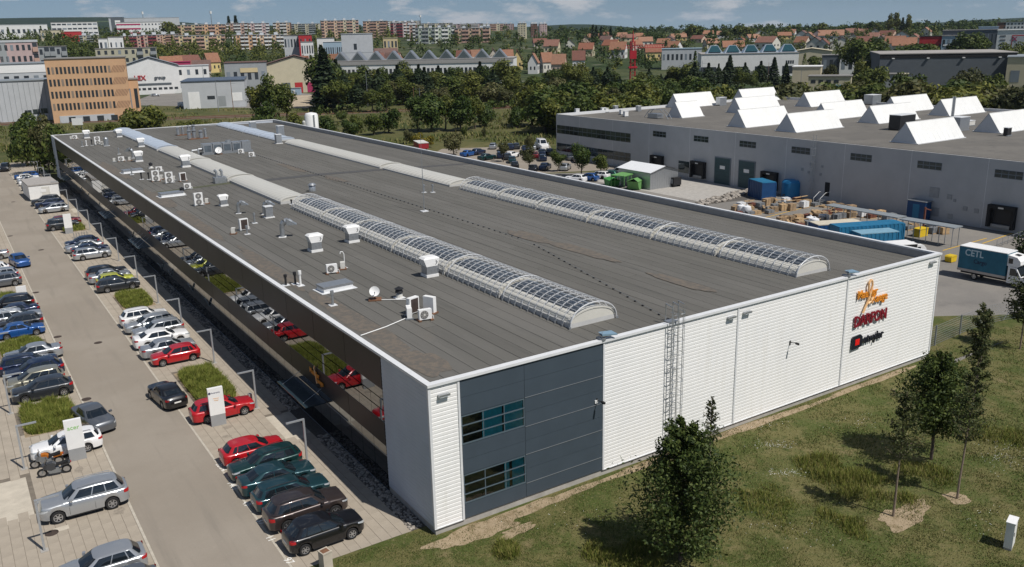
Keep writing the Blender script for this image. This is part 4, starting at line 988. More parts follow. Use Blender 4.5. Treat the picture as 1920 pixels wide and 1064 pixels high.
    for j in range(28): mb.f.append((o+6*28+j, o+6*28+(j+1) % 28, ci)); mb.m.append(0)
    # dark sill and bumper strips
    mb.mi = 1
    for s in (1, -1): mb.box(xr+ra+0.05, xf-ra-0.05, s*(Wd*0.94)-0.03, s*(Wd*0.94)+0.03, zb-0.02, zb+0.07)
    mb.box(L/2-0.10, L/2-0.01, -Wd*0.55, Wd*0.55, 0.30, 0.44); mb.mi = 0
    body = mb.mesh('body', True, angle=40)
    # glass
    def pt_side(s, t, sgn):
        x0, x1, b, z = cab(t); x = x0+(x1-x0)*s; xc, a = (x0+x1)/2, (x1-x0)/2
        u = min(0.9999, abs((x-xc)/a)); return (x, sgn*(b*(1-u**N)**(1/N)+0.008), z+zadj(x, t))
    def pt_end(v, t, front):
        x0, x1, b, z = cab(t); xc, a = (x0+x1)/2, (x1-x0)/2; y = v*b; u = min(0.9999, abs(v)); q = a*(1-u**N)**(1/N)
        X_ = xc+q*(1 if front else -1); return (X_+(0.010 if front else -0.010), y, z+0.006+zadj(X_, t))
    gl = {}
    gl['windscreen'] = MB().grid(lambda u, v: pt_end(-0.86+1.72*u, 0.10+0.80*v, True), 8, 4).mesh('windscreen', True)
    gl['rear_window'] = MB().grid(lambda u, v: pt_end(-0.80+1.60*u, (0.16 if k not in ('sedan', 'lift') else 0.08)+0.70*v, False), 8, 4).mesh('rear_window', True)
    if k in ('sedan', 'lift'): spans = ((0.52, 0.855), (0.20, 0.50))
    elif k in ('estate', 'suv', 'mpv'): spans = ((0.57, 0.855), (0.33, 0.55), (0.10, 0.31))
    elif k == 'van': spans = ((0.70, 0.90),)
    else: spans = ((0.54, 0.855), (0.24, 0.52), (0.12, 0.215))
    gl['side'] = []
    for sgn in (1, -1):
        for a, b in spans:
            gl['side'].append(MB().grid(lambda u, v: pt_side(a+(b-a)*u, 0.13+0.72*v, sgn), 4, 3).mesh('side_window', True))
    def flank(x, z, s):
        h = hw(x); zt = ztop(x); b = min(zbot(x), zt-0.14); mid = b+(zt-b)*0.55
        P = [(h*0.975, b+0.05), (h, mid-0.05), (h*0.985, mid+0.08), (h*0.960, zt-0.115), (h*0.925, zt-0.05), (h*0.83, zt-0.008)]
        for (y0, z0), (y1, z1) in zip(P, P[1:]):
            if z0 <= z <= z1: return y0+(y1-y0)*(z-z0)/(z1-z0)
        return P[0][0]
    parts = {}
    hz = 0.60+(c['hood']-0.60)*0.45
    def patch(x0, x1, z0, z1, sg, z0b=None, z1b=None):
        z0b = z0 if z0b is None else z0b; z1b = z1 if z1b is None else z1b
        def P(u, v):
            x = x0+(x1-x0)*u; z = (z0+(z0b-z0)*u)*(1-v)+(z1+(z1b-z1)*u)*v
            return (x+(0.006 if x > 0 else -0.006), sg*(flank(x, z, sg)+0.006), z)
        return MB().grid(P, 7, 3)
    parts['head'] = [patch(L/2-0.46, L/2-0.02, hz+0.03, hz+0.10, s, hz-0.09, hz+0.055).mesh('headlight', True) for s in (1, -1)]
    tz = 0.66+(c['tail']-0.66)*(0.62 if k != 'van' else 0.3)
    th_ = 0.11 if k in ('hatch', 'estate', 'suv', 'mpv', 'van') else 0.08
    parts['tail'] = [patch(-L/2+0.30, -L/2+0.01, tz-th_*0.8, tz+th_*0.8, s, tz-th_, tz+th_).mesh('tail_light', True) for s in (1, -1)]
    mz = c['belt']+0.06
    parts['mirror'] = [MB().cbox(c['fb']-0.42, s*(Wd+0.06), mz, 0.14, 0.20, 0.13, rz=s*R_(12)).mesh('mirror') for s in (1, -1)]
    parts['plate'] = MB().cbox(-L/2-0.005, 0, 0.62 if k != 'sedan' else 0.66, 0.02, 0.50, 0.11).mesh('number_plate')
    if k in ('estate', 'suv'):
        x0, x1, b, z = cab(0.9); parts['rails'] = [MB().tube([(x0+0.25, s*(b-0.10), H-0.02), (x0+0.32, s*(b-0.10), H+0.035), (x1-0.32, s*(b-0.10), H+0.035), (x1-0.22, s*(b-0.10), H-0.02)], 0.02, 5).mesh('roof_rail') for s in (1, -1)]
    # door seams: narrow dark grooves on the flanks
    sm = MB()
    for s in (1, -1):
        for x in (c['fb']-0.30, (c['fb']+c['rb'])/2+0.05):
            zz = [zb+0.12, 0.5, 0.62, 0.74, c['belt']-0.08]
            for z0, z1 in zip(zz, zz[1:]):
                sm.quad((x-0.008, s*(flank(x, z0, s)+0.004), z0), (x+0.008, s*(flank(x, z0, s)+0.004), z0), (x+0.008, s*(flank(x, z1, s)+0.004), z1), (x-0.008, s*(flank(x, z1, s)+0.004), z1))
    parts['seam'] = sm.mesh('door_seam')
    wheels = [(xf, Wd-0.115), (xf, -Wd+0.115), (xr, Wd-0.115), (xr, -Wd+0.115)]
    return dict(body=body, gl=gl, parts=parts, wheels=wheels, r=r, c=c)
CM = {k: car_meshes(k) for k in CT}
def wheel_meshes(r):
    M = Matrix.Rotation(R_(90), 4, 'X'); w = 0.10
    ty = MB().rev([(r*0.66, -w), (r*0.95, -w), (r, -w*0.75), (r, w*0.75), (r*0.95, w), (r*0.66, w)], 22, M=M).mesh('tyre', True)
    rm = MB()
    for sgn in (1, -1):
        y = sgn*(w-0.015)
        rm.rev([(r*0.56, sgn*(w-0.02)), (r*0.68, sgn*(w-0.01))], 22, M=M)
        for q in range(6):
            a = math.pi*2*q/6; rm.cbox(r*0.33*math.cos(a), -y, r*0.33*math.sin(a), r*0.62, 0.02, r*0.17, ry=-a)
        rm.cyl((0, -y-0.012*sgn, 0), (0, -y, 0), r*0.16, n=8)
    rm = rm.mesh('rim')
    hub = MB().rev([(0, 0.0), (r*0.60, 0.0)], 16, M=M).mesh('brake_disc')
    return ty, rm, hub
WMESH = {k: wheel_meshes(CM[k]['r']) for k in CT}
def car(k, colr, x, y, head, label, group, lod=0, s=1.0):
    m = CM[k]; p = PAINT[colr]
    t = thing('van' if k == 'van' else 'car', label, 'van' if k == 'van' else 'car', (x, y, 0.012), head, group)
    if s != 1.0: t.scale = (s, s, s)
    put('body', m['body'], [p, M_dark], t)
    put('windscreen', m['gl']['windscreen'], M_carg, t); put('rear_window', m['gl']['rear_window'], M_carg, t)
    for g in m['gl']['side']: put('side_window', g, M_carg, t)
    ty, rm, hub = WMESH[k]
    for (wx, wy) in m['wheels']:
        w = put('wheel', ty, M_tyre, t, (wx, wy, m['r']))
        if lod < 2:
            put('rim', rm, M_rim, w); put('brake_disc', hub, M_dark, w)
    if lod < 2:
        for q in m['parts']['head']: put('headlight', q, M_head, t)
        for q in m['parts']['tail']: put('tail_light', q, M_tail, t)
        for q in m['parts']['mirror']: put('mirror', q, p, t)
    if lod < 1:
        put('number_plate', m['parts']['plate'], M_plate, t); put('door_seam', m['parts']['seam'], M_black, t)
        for q in m['parts'].get('rails', []): put('roof_rail', q, M_dark if colr != 'silver' else M_galv, t)
    return t
E_, W_ = 0.0, math.pi     # heading towards the hall (+x) or away from it
GR, GL = 'cars parked nose to tail along the hall', 'cars parked along the far side of the car park'
XR, XL = -5.35, -15.85
RC = [ # type, colour, y, heading, label, dx
 ('hatch', 'black', 3.2, E_, 'black hatchback nearest the lawn in the row beside the hall', 0.1, 1.06), ('suv', 'brown', 5.95, E_, 'dark brown SUV with roof bars, second from the lawn', 0.1, 1.0), ('estate', 'teal', 8.45, E_, 'dark teal estate between the brown SUV and a teal saloon', 0.1, 1.0), ('lift', 'teal', 10.7, E_, 'dark teal saloon fourth from the lawn beside the hall', 0.0, 1.0), ('estate', 'dgreen', 13.0, W_, 'dark green estate with nose to the road beside the red hatchback', 0.0, 1.0), ('hatch', 'red', 15.3, E_, 'red hatchback next to the pale entrance path, six cars from the lawn', -0.1, 1.0),
 ('estate', 'red', 23.35, E_, 'red estate car parked behind the white sign pillar', 0.15, 1.0),
 ('hatch', 'red', 37.4, W_, 'red hatchback at the far edge of the big grass bed', 0.0, 0.98), ('sedan', 'silver', 39.8, E_, 'silver saloon between a red hatchback and a white liftback', -0.1, 1.0), ('lift', 'white', 42.8, E_, 'white liftback with dark windows in the row beside the hall', 0.0, 1.04), ('estate', 'silver', 45.6, W_, 'silver estate just behind the white liftback', 0.3, 1.0), ('estate', 'silver', 48.0, W_, 'silver estate between another silver estate and a white SUV', 0.0, 1.0), ('suv', 'white', 50.3, E_, 'white SUV with dark roof bars at the grass bed', 0.0, 0.95),
 ('estate', 'dgrey', 65.2, E_, 'dark grey estate just beyond the second grass bed beside the hall', 0.1, 1.0), ('hatch', 'lime', 67.5, E_, 'yellow green hatchback in the row beside the hall', 0.2, 1.0), ('sedan', 'silver', 69.7, E_, 'silver saloon squeezed between yellow green and black cars', 0.0, 1.0), ('estate', 'black', 72.0, E_, 'black estate beyond the silver saloon and yellow green car', 0.0, 1.0),
 ('estate', 'silver', 83.4, E_, 'silver estate with nose to the hall after three empty bays', 0.1, 1.0), ('sedan', 'navy', 86.2, E_, 'dark blue saloon half hidden behind the silver estate', 0.3, 1.0), ('lift', 'silver', 88.6, W_, 'silver liftback between two dark blue cars', -0.1, 1.0), ('hatch', 'navy', 91.3, W_, 'dark blue hatchback at the end of the four car group beside the bicycle racks', 0.0, 1.05),
 ('mpv', 'dgrey', 106.6, E_, 'dark grey people carrier behind the far white pillar', -0.6, 1.05), ('hatch', 'darkred', 109.6, E_, 'dark red car beyond the far white pillar', 0.2, 1.05),
 ('estate', 'silver', 122.8, W_, 'silver estate standing alone with an empty bay in front', 0.0, 1.0), ('estate', 'navy', 128.5, W_, 'dark blue estate behind the lone silver estate', 0.0, 1.0), ('suv', 'dgrey', 131.5, W_, 'dark SUV in front of the white site cabin', -0.2, 1.0),
 ('hatch', 'navy', 151.5, W_, 'dark car just beyond the white site cabin', -0.3, 1.0), ('hatch', 'silver', 155, E_, 'silver hatchback beyond the site cabin, nearest of the far group', 0, 1), ('estate', 'white', 158.5, W_, 'white estate in the far group beyond the site cabin', 0, 1), ('sedan', 'silver', 162, E_, 'silver saloon in the middle of the far group', 0, 1), ('hatch', 'white', 165.5, E_, 'white hatchback in the far group beside the farthest lamps', 0, 1), ('estate', 'blue', 169, W_, 'blue estate at the very end of the row beside the hall', 0, 1)]
for k, c, y, h, l, dx, s in RC:
    car(k, c, XR+dx, y, h+rnd.uniform(-0.03, 0.03), l, GR, 0 if y < 60 else 1 if y < 120 else 2, s)
car('sedan', 'black', -7.95, 28.6, R_(97), 'black saloon standing out in the road edge beside the grass bed', GR)
LC = [('hatch', 'silver', 6.6, W_, 'silver coupe cut by the bottom edge of the picture', -0.15, 1.04), ('hatch', 'grey', 3.9, W_, 'grey car whose roof only shows at the bottom edge', 0.1, 1.0), ('suv', 'silver', 14.6, W_, 'large silver SUV alone in the bays beside the lamp', 0.1, 1.03), ('estate', 'white', 23.6, W_, 'white estate behind the white pillar with green lettering', 0.25, 0.97),
 ('hatch', 'dgrey', 35.5, W_, 'black hatchback at the edge of the grass bed in the far side row', 0.0, 1.06), ('mpv', 'gold', 37.9, W_, 'pale gold people carrier in the far side row', -0.2, 0.98), ('hatch', 'navy', 40.4, W_, 'dark blue hatchback beside the pale gold people carrier', -0.1, 1.08), ('estate', 'navy', 42.8, E_, 'dark blue estate with roof shining, two from the silver saloon', -0.3, 1.0), ('sedan', 'silver', 45.4, W_, 'silver saloon at the near edge of a grass bed, far side row', 0.3, 1.0),
 ('sedan', 'blue', 53.6, E_, 'bright blue old saloon behind the grass bed', -0.1, 0.93), ('hatch', 'dgrey', 56.0, W_, 'dark grey hatchback beside the bright blue saloon', 0, 1.05), ('estate', 'silver', 58.3, E_, 'silver estate between dark cars in the far side row', 0, 1.02), ('sedan', 'navy', 60.6, W_, 'dark blue saloon next to a black SUV in the far side row', 0, 1.0), ('suv', 'black', 63.6, W_, 'black SUV at the grass bed with the small pillar', -0.2, 0.98),
 ('hatch', 'grey', 75.2, W_, 'grey hatchback beyond the small pillar bed', -0.3, 1.05), ('estate', 'silver', 78.2, W_, 'silver estate second beyond the small pillar bed', -0.5, 1.0), ('hatch', 'white', 82, W_, 'white hatchback behind the blue hatchback on the road', -0.9, 1.0), ('sedan', 'silver', 91, W_, 'silver car behind the grey cabinet at the left edge', -0.6, 1.0), ('hatch', 'dgrey', 106, W_, 'dark car just inside the left picture edge', -0.6, 1), ('estate', 'black', 111, W_, 'black car farther up at the left picture edge', -0.6, 1), ('hatch', 'silver', 102.5, W_, 'silver car just inside the left picture edge', -1.2, 1)]
for k, c, y, h, l, dx, s in LC:
    car(k, c, XL+dx, y, h+rnd.uniform(-0.03, 0.03), l, GL, 0 if y < 60 else 1, s)
car('sedan', 'grey', -13.35, 27.3, R_(-78), 'grey saloon parked along the road edge facing the camera', GL)
car('hatch', 'blue', -13.4, 85.2, R_(-80), 'blue hatchback parked along the road edge facing the camera', GL, 1)
p = px(6, 321); car('suv', 'black', p.x+0.5, p.y, R_(-100), 'black SUV far up at the end of the parking road', GL, 1)
# ================================================================== LAMPS, PILLARS, GRASS BEDS, BIKES
M_lampm = pm('lamp_metal', (0.44, 0.46, 0.48), 0.4, 0.5, var=0.05)
lp = MB().box(-0.06, 0.06, -0.06, 0.06, 0, 3.0).mesh('post'); la = MB().box(-1.15, 0.0599, -0.07, 0.07, 3.0, 3.09).mesh('arm'); lf = MB().box(-0.2, 0.2, -0.2, 0.2, 0, 0.03).mesh('foot'); ll = MB().box(-1.1, -0.5, -0.05, 0.05, 2.985, 2.9995).mesh('lens')
def lamp(x, y, d, label):
    t = thing('lamp_post', label, 'lamp post', (x, y, 0.008), 0 if d < 0 else math.pi, 'angular lamp posts in the car park')
    put('post', lp, M_lampm, t); put('arm', la, M_lampm, t); put('foot', lf, M_conc, t); put('lens', ll, M_offw, t)
ys = [12.6, 23.2, 34.9, 46.3, 56.8, 67.6, 79.5, 91, 103, 114.5, 126, 137.5, 149, 160.5, 172]
for i, y in enumerate(ys): lamp(-2.72, y, -1, 'grey angular lamp post, %s from the lawn on the hall side' % ordinal(i+1))
for i, y in enumerate((11.1, 22.6, 33.3, 44.8, 56.3)): lamp(-18.3, y, 1, 'grey angular lamp post, %s from the bottom on the far side' % ordinal(i+1))
# sign pillars
M_pill = pm('pillar_white', (0.80, 0.80, 0.79), 0.4, var=0.03); M_pilg = pm('pillar_grey', (0.34, 0.35, 0.36), 0.5, 0.2, var=0.05)
M_acer = pm('green_letter', (0.22, 0.52, 0.10), 0.5, var=0)
def pillar(x, y, rz, texts, label, h=2.9, w=1.05):
    t = thing('sign_pillar', label, 'sign', (x, y, 0.008), rz, 'white sign pillars in the car park')
    ob('base', MB().box(-w/2+0.01, w/2-0.01, -0.12, 0.12, 0, 0.85), M_pilg, t); ob('board', MB().box(-w/2, w/2, -0.13, 0.13, 0.85, h), M_pill, t)
    for s_, sz, z, m in texts:
        o = put('lettering', text_mesh(s_, sz, 0.01), m, t, (0, -0.137, z)); o.rotation_euler = (R_(90), 0, 0)
    return t
M_lblue = pm('navy_print', (0.03, 0.035, 0.10), 0.5, var=0)
pl_ = pillar(-5.9, 21.9, R_(-3), (('Autronic', 0.17, 2.55, M_lblue), ('Maehler', 0.13, 2.12, M_lorange), ('Kaege', 0.13, 1.98, M_lorange)), 'white sign pillar with two company names before the red estate')
ob('emblem', MB().cyl((-0.42, -0.14, 2.55), (-0.42, -0.131, 2.55), 0.09, n=12), M_lblue, pl_)
pillar(-15.15, 22.0, R_(-3), (('acer', 0.42, 2.35, M_acer),), 'white sign pillar with green acer lettering beside the motorcycles')
pillar(-5.6, 102.4, R_(-3), (), 'blank white sign pillar in the bed by the bicycle racks')
pillar(-14.7, 65.4, R_(-3), (), 'small white pillar with grey base at the left grass bed', 2.0, 0.95)
# grass beds: dense blades
def grass_mat(name, c1, c2, c3):
    if name in MATS: return MATS[name]
    m = bpy.data.materials.new(name); m.use_nodes = True; t = m.node_tree; b = t.nodes['Principled BSDF']; b.inputs['Roughness'].default_value = 0.75; b.inputs['Specular IOR Level'].default_value = 0.2
    g = NN(t, 'ShaderNodeNewGeometry'); r = NN(t, 'ShaderNodeValToRGB'); e = r.color_ramp.elements
    e[0].color = (*c1, 1); e[1].color = (*c3, 1); x = e.new(0.5); x.color = (*c2, 1)
    t.links.new(g.outputs['Random Per Island'], r.inputs[0]); t.links.new(r.outputs[0], b.inputs['Base Color'])
    MATS[name] = m; return m
M_gr1 = grass_mat('bed_grass', (0.085, 0.120, 0.018), (0.155, 0.185, 0.030), (0.27, 0.26, 0.070))
M_gr2 = grass_mat('lawn_grass', (0.052, 0.074, 0.015), (0.100, 0.118, 0.030), (0.24, 0.20, 0.085))
M_gr3 = grass_mat('tall_meadow', (0.075, 0.105, 0.016), (0.15, 0.17, 0.030), (0.26, 0.22, 0.075))
def blades(mb, x, y, h, w, r, lean=0.35, z=0.0):
    a = r.random()*6.283; dx, dy = math.cos(a), math.sin(a); l = h*lean*r.random()*2
    b = r.random()*6.283; lx, ly = math.cos(b)*l, math.sin(b)*l
    n = len(mb.v); hh = h*(0.7+0.5*r.random())
    mb.v += [(x-dx*w, y-dy*w, z), (x+dx*w, y+dy*w, z), (x+lx*0.4+dx*w*0.7, y+ly*0.4+dy*w*0.7, z+hh*0.62), (x+lx*0.4-dx*w*0.7, y+ly*0.4-dy*w*0.7, z+hh*0.62), (x+lx, y+ly, z+hh)]
    mb.f += [(n, n+1, n+2, n+3), (n+3, n+2, n+4)]; mb.m += [0, 0]
def bed(x0, x1, y0, y1, n, h, label, seed):
    r = random.Random(seed); mb = MB(); cx, cy = (x0+x1)/2, (y0+y1)/2
    soil = sheet('planting_bed', x0-0.1, x1+0.1, y0-0.05, y1+0.05, 0.011, M_soil)
    for i in range(n):
        u, v = r.uniform(-1, 1), r.uniform(-1, 1)
        if abs(u)**5+abs(v)**5 > 1: continue
        X, Y = cx+u*(x1-x0)/2, cy+v*(y1-y0)/2
        q = 0.75+0.5*noise.noise((X*1.3, Y*1.3, seed)); e = 1-0.35*max(abs(u), abs(v))**4
        blades(mb, X, Y, h*q*e+0.05, 0.022, r, 0.38, 0.01)
    tag(ob('grass', mb, M_gr1, None, fix=False), label, 'grass', None, 'stuff')
bed(-6.15, -3.15, 25.9, 34.3, 15000, 0.85, 'tall green grass in the bed behind the sign pillar beside the hall', 1); bed(-6.15, -3.15, 56.3, 63.0, 9000, 0.75, 'tall grass in the second bed beside the hall', 2); bed(-6.15, -3.15, 103.6, 109.3, 3500, 0.85, 'tall grass in the bed behind the blank pillar', 3)
bed(-17.7, -14.3, 27.9, 33.6, 11000, 0.9, 'tall grass in the near bed on the far side of the car park', 4); bed(-17.9, -14.5, 46.9, 51.8, 9000, 0.75, 'tall grass in the middle bed on the far side', 5); bed(-18.3, -14.9, 65.8, 70.8, 5000, 0.75, 'tall grass in the bed by the small pillar, left picture edge', 6)
# motorcycles
def motorcycle(x, y, rz, m1, label):
    t = thing('motorcycle', label, 'motorcycle', (x, y, 0.01), rz, 'motorcycles parked side by side')
    t.rotation_euler = (R_(-8), 0, rz)
    Mx = Matrix.Rotation(R_(90), 4, 'X')
    for wx in (0.72, -0.68):
        w = ob('wheel', MB().rev([(0.20, -0.05), (0.29, -0.06), (0.31, 0), (0.29, 0.06), (0.20, 0.05)], 18, M=Mx), M_tyre, t, (wx, 0, 0.31), smooth=True); ob('rim', MB().cyl((0, -0.03, 0), (0, 0.03, 0), 0.2, n=14), M_rim, w)
    ob('fork', MB().cyl((0.72, 0.09, 0.31), (0.50, 0.09, 0.95), 0.025, n=6).cyl((0.72, -0.09, 0.31), (0.50, -0.09, 0.95), 0.025, n=6), M_steel, t)
    ob('engine', MB().prism([(-0.35, 0.22), (0.32, 0.24), (0.40, 0.55), (-0.25, 0.58)], -0.16, 0.16, 'y'), M_steel, t)
    ob('fairing', MB().prism([(0.18, 0.45), (0.58, 0.60), (0.66, 0.88), (0.45, 1.02), (0.25, 0.86), (-0.05, 0.80), (-0.1, 0.55)], -0.17, 0.17, 'y'), M_steel if 'orange' in label else m1, t)
    ob('tank', MB().prism([(-0.12, 0.72), (0.30, 0.78), (0.28, 0.98), (0.05, 1.0), (-0.15, 0.86)], -0.15, 0.15, 'y'), m1, t)
    ob('seat', MB().prism([(-0.85, 0.80), (-0.12, 0.72), (-0.10, 0.82), (-0.45, 0.84), (-0.82, 0.95)], -0.14, 0.14, 'y'), M_black, t)
    ob('tail', MB().prism([(-0.95, 0.70), (-0.4, 0.62), (-0.4, 0.78), (-0.98, 0.84)], -0.11, 0.11, 'y'), m1, t); ob('tail_light', MB().cbox(-0.99, 0, 0.78, 0.05, 0.16, 0.07), M_tail, t)
    ob('handlebar', MB().tube([(0.36, -0.36, 1.02), (0.44, 0, 1.0), (0.36, 0.36, 1.02)], 0.018, 6), M_dark, t); ob('windshield', MB().quad((0.52, -0.15, 1.0), (0.52, 0.15, 1.0), (0.36, 0.12, 1.24), (0.36, -0.12, 1.24)), M_carg, t)
    ob('exhaust', MB().cyl((-0.1, -0.2, 0.30), (-0.85, -0.22, 0.48), 0.055, n=8), M_galv, t)
    ob('mirror', MB().cbox(0.42, 0.34, 1.14, 0.03, 0.12, 0.07), M_dark, t); ob('mirror', MB().cbox(0.42, -0.34, 1.14, 0.03, 0.12, 0.07), M_dark, t)
p = px(100, 893); motorcycle(p.x+0.15, p.y+0.1, R_(172), pm('bike_grey', (0.08, 0.085, 0.095), 0.3, 0.4, var=0), 'dark grey motorcycle parked nearer the silver SUV')
p = px(92, 880); motorcycle(p.x, p.y+0.5, R_(172), pm('bike_orange', (0.50, 0.16, 0.02), 0.3, 0.2, var=0), 'orange motorcycle behind the dark grey one')
# bicycle rack
t = thing('bicycle_rack', 'low metal bicycle rack beside the blank white pillar', 'bicycle rack', (-4.6, 98.3, 0.01))
for k in range(6): ob('loop', MB().tube([(0.35*k-0.9, -0.5, 0), (0.35*k-0.9, -0.4, 0.7), (0.35*k-0.9, 0.4, 0.7), (0.35*k-0.9, 0.5, 0)], 0.025, 5), M_steel, t)
ob('rail', MB().box(-1.1, 1.1, -0.53, -0.47, 0.0, 0.05), M_steel, t); ob('rail', MB().box(-1.1, 1.1, 0.47, 0.53, 0.0, 0.05), M_steel, t)
# steel dustbin near the lawn, cabinet at left edge, white electrical cabinet on the lawn, bin by lamp
p = px(614, 1075); t = thing('litter_bin', 'tall concrete coloured litter bin with rusty top at the lawn corner', 'litter bin', (p.x+0.1, p.y+0.4, 0.008), R_(10)); ob('body', MB().box(-0.26, 0.26, -0.26, 0.26, 0, 1.05), M_lights, t); ob('top', MB().box(-0.20, 0.20, -0.20, 0.20, 1.05, 1.065), M_rust, t); ob('rim', MB().box(-0.28, 0.28, -0.28, -0.20, 1.0, 1.08).box(-0.28, 0.28, 0.20, 0.28, 1.0, 1.08), M_lights, t)
p = px(1890, 1030); t = thing('electrical_cabinet', 'white electrical cabinet standing on the lawn in the lower right', 'cabinet', (p.x+0.25, p.y+0.1, 0), R_(18)); ob('body', MB().box(-0.42, 0.42, -0.20, 0.20, 0.12, 1.55), M_white, t); ob('plinth', MB().box(-0.40, 0.40, -0.18, 0.18, -0.1, 0.12), M_conc, t); ob('lid', MB().box(-0.45, 0.45, -0.23, 0.23, 1.55, 1.62), M_white, t); ob('handle', MB().box(-0.33, -0.29, -0.225, -0.20, 0.85, 1.05), M_dark, t)
p = px(6, 500); t = thing('grey_cabinet', 'grey metal box at the left edge behind the blue hatchback', 'cabinet', (-18.0, 87.5, 0)); ob('body', MB().box(-0.7, 0.7, -0.4, 0.4, 0, 1.9), M_pilg, t); ob('lid', MB().box(-0.78, 0.78, -0.48, 0.48, 1.9, 2.0), M_pill, t)
t = thing('litter_bin', 'slim grey bin at the lamp foot beside the red estate', 'litter bin', (-2.95, 23.9, 0.008)); ob('body', MB().box(-0.13, 0.13, -0.13, 0.13, 0.25, 1.0), M_pilg, t); ob('post', MB().box(-0.04, 0.04, -0.04, 0.04, 0, 0.25), M_rust, t)
# white site cabin
t = thing('site_cabin', 'white box trailer cabin with grey roof in the parking row', 'cabin', (-5.3, 141.5, 0.0), R_(2)); ob('wall', MB().box(-2.4, 2.4, -4.6, 4.6, 0.35, 2.75), M_white, t); ob('roof', MB().box(-2.5, 2.5, -4.7, 4.7, 2.75, 2.95), pm('cabin_roof', (0.36, 0.34, 0.32), 0.7, var=0.1), t); ob('door', MB().box(-0.4, 0.9, -4.64, -4.6, 0.5, 2.4), M_offw, t); ob('sign', MB().box(-0.6, 0.3, -4.66, -4.64, 1.5, 2.0), pm('sign_white', (0.8, 0.8, 0.8), 0.5, var=0), t); ob('skid', MB().box(-2.2, 2.2, -4.4, -4.2, 0, 0.35).box(-2.2, 2.2, 4.2, 4.4, 0, 0.35), M_dark, t)
# ================================================================== SECOND HALL AND YARD
HX, HZ, HY0, HY1, HXB = 97.0, 9.4, -14.0, 122.0, 168.0
M_h2 = pm('grey_cladding', (0.42, 0.43, 0.44), 0.5, 0.15, var=0.06, scale=0.4)
M_h2roof = ramp_mat('hall_roof', [((0.135, 0.127, 0.115), 1, 0, 1), ((0.16, 0.15, 0.135), 0.15, 0.42, 0.62), ((0.11, 0.105, 0.098), 0.6, 0.5, 0.72), ((0.18, 0.17, 0.15), 20, 0.55, 0.75)], bump=0.1)
M_teal = pm('teal_door', (0.035, 0.075, 0.085), 0.5, 0.1, var=0.08)
M_saww = pm('sawlight_white', (0.74, 0.74, 0.72), 0.4, var=0.05, scale=0.35)
M_sawg = pm('sawlight_end', (0.60, 0.62, 0.64), 0.5, var=0.04)
h2 = thing('grey_factory_hall', 'long grey factory hall with white gabled rooflights behind the yard', 'building')
ob('wall_core', MB().box(HX+0.1, HXB, HY0, HY1-0.1, 0, 8.7), M_core, h2)  # same added solid fill inside this hall
seams = [HY1] + [102.25-11.16*k for k in range(0, 11)] + [HY0]
seams = [122.0, 113.4] + [102.25-11.16*k for k in range(0, 10)] + [HY0]
for a, b in zip(seams, seams[1:]):
    ob('wall_panel', MB().box(HX, HX+0.12, b+0.03, a-0.03, 0, HZ), M_h2, h2)
    ob('joint_strip', MB().box(HX-0.012, HX+0.05, b-0.028, b+0.028, 0.1, HZ-0.01), M_cop, h2)
ob('end_wall', MB().box(HX+0.13, HXB, HY1-0.1, HY1, 0, HZ), M_h2, h2)
ob('roof', MB().quad((HX+0.1, HY0, 8.85), (HXB, HY0, 8.85), (HXB, HY1, 8.85), (HX+0.1, HY1, 8.85)), M_h2roof, h2, fix=False)
ob('parapet', MB().box(HX+0.121, HX+0.5, HY0, HY1-0.3, 8.6, HZ-0.02), M_conc, h2)
ob('parapet', MB().box(HX+0.121, HXB, HY1-0.5, HY1-0.101, 8.6, HZ+0.04).box(HXB-0.4, HXB-0.01, HY0, HY1-0.51, 8.6, HZ), M_cop, h2)
ob('cable_tray', MB().box(HX+3.0, HX+3.25, HY0, 95, 8.87, 9.02), M_black, h2)
def band(y0, y1, z0, z1, n, parent=h2):
    w = ob('window_band', MB().box(HX-0.02, HX+0.0, y0, y1, z0, z1), M_frame, parent)
    for i in range(n):
        a = y0+(y1-y0)*i/n; b = y0+(y1-y0)*(i+1)/n
        for q in range(2): ob('pane', MB().box(HX-0.045, HX-0.02, a+0.06, b-0.06, z0+0.06+(z1-z0)/2*q, z0+(z1-z0)/2*(q+1)-0.04), M_hallg if q else M_hallg2, w)
M_hallg = pm('hall_glass', (0.05, 0.065, 0.07), 0.05, 0.4, var=0.35, scale=0.25, spec=0.8); M_hallg2 = pm('hall_glass2', (0.03, 0.045, 0.05), 0.05, 0.4, var=0.35, scale=0.25, spec=0.8)
band(96.6, 121.7, 5.2, 7.05, 16); band(96.5, 121.7, 1.3, 3.1, 14)
for k, y in enumerate([86.3, 75.2, 64.1, 52.9, 41.7, 30.6, 19.5, 8.4]):
    band(y, y+3.7, 7.05, 8.12, 4)
ob('window', MB().box(HX-0.03, HX, 79.9, 82.7, 0.9, 3.1), M_hallg, h2)
for a, b in ((69.7, 73.3), (64.1, 67.6)):
    d = ob('roller_door', MB().box(HX-0.06, HX, a, b, 0.02, 4.65), M_teal, h2); ob('door_frame', MB().box(HX-0.09, HX-0.0, a-0.15, a, 0, 4.8).box(HX-0.09, HX-0.0, b, b+0.15, 0, 4.8).box(HX-0.09, HX, a, b, 4.65, 4.8), M_frame, d)
    for k in range(5): ob('door_groove', MB().box(HX-0.065, HX-0.06, a+0.05, b-0.05, 0.75*k+0.7, 0.75*k+0.73), M_dark, d)
    ob('wicket_door', MB().box(HX-0.075, HX-0.061, a+1.3, a+2.2, 0.1, 2.1), M_teal, d); ob('door_sign', MB().box(HX-0.08, HX-0.066, a+1.2, a+2.4, 2.7, 3.3), M_white, d)
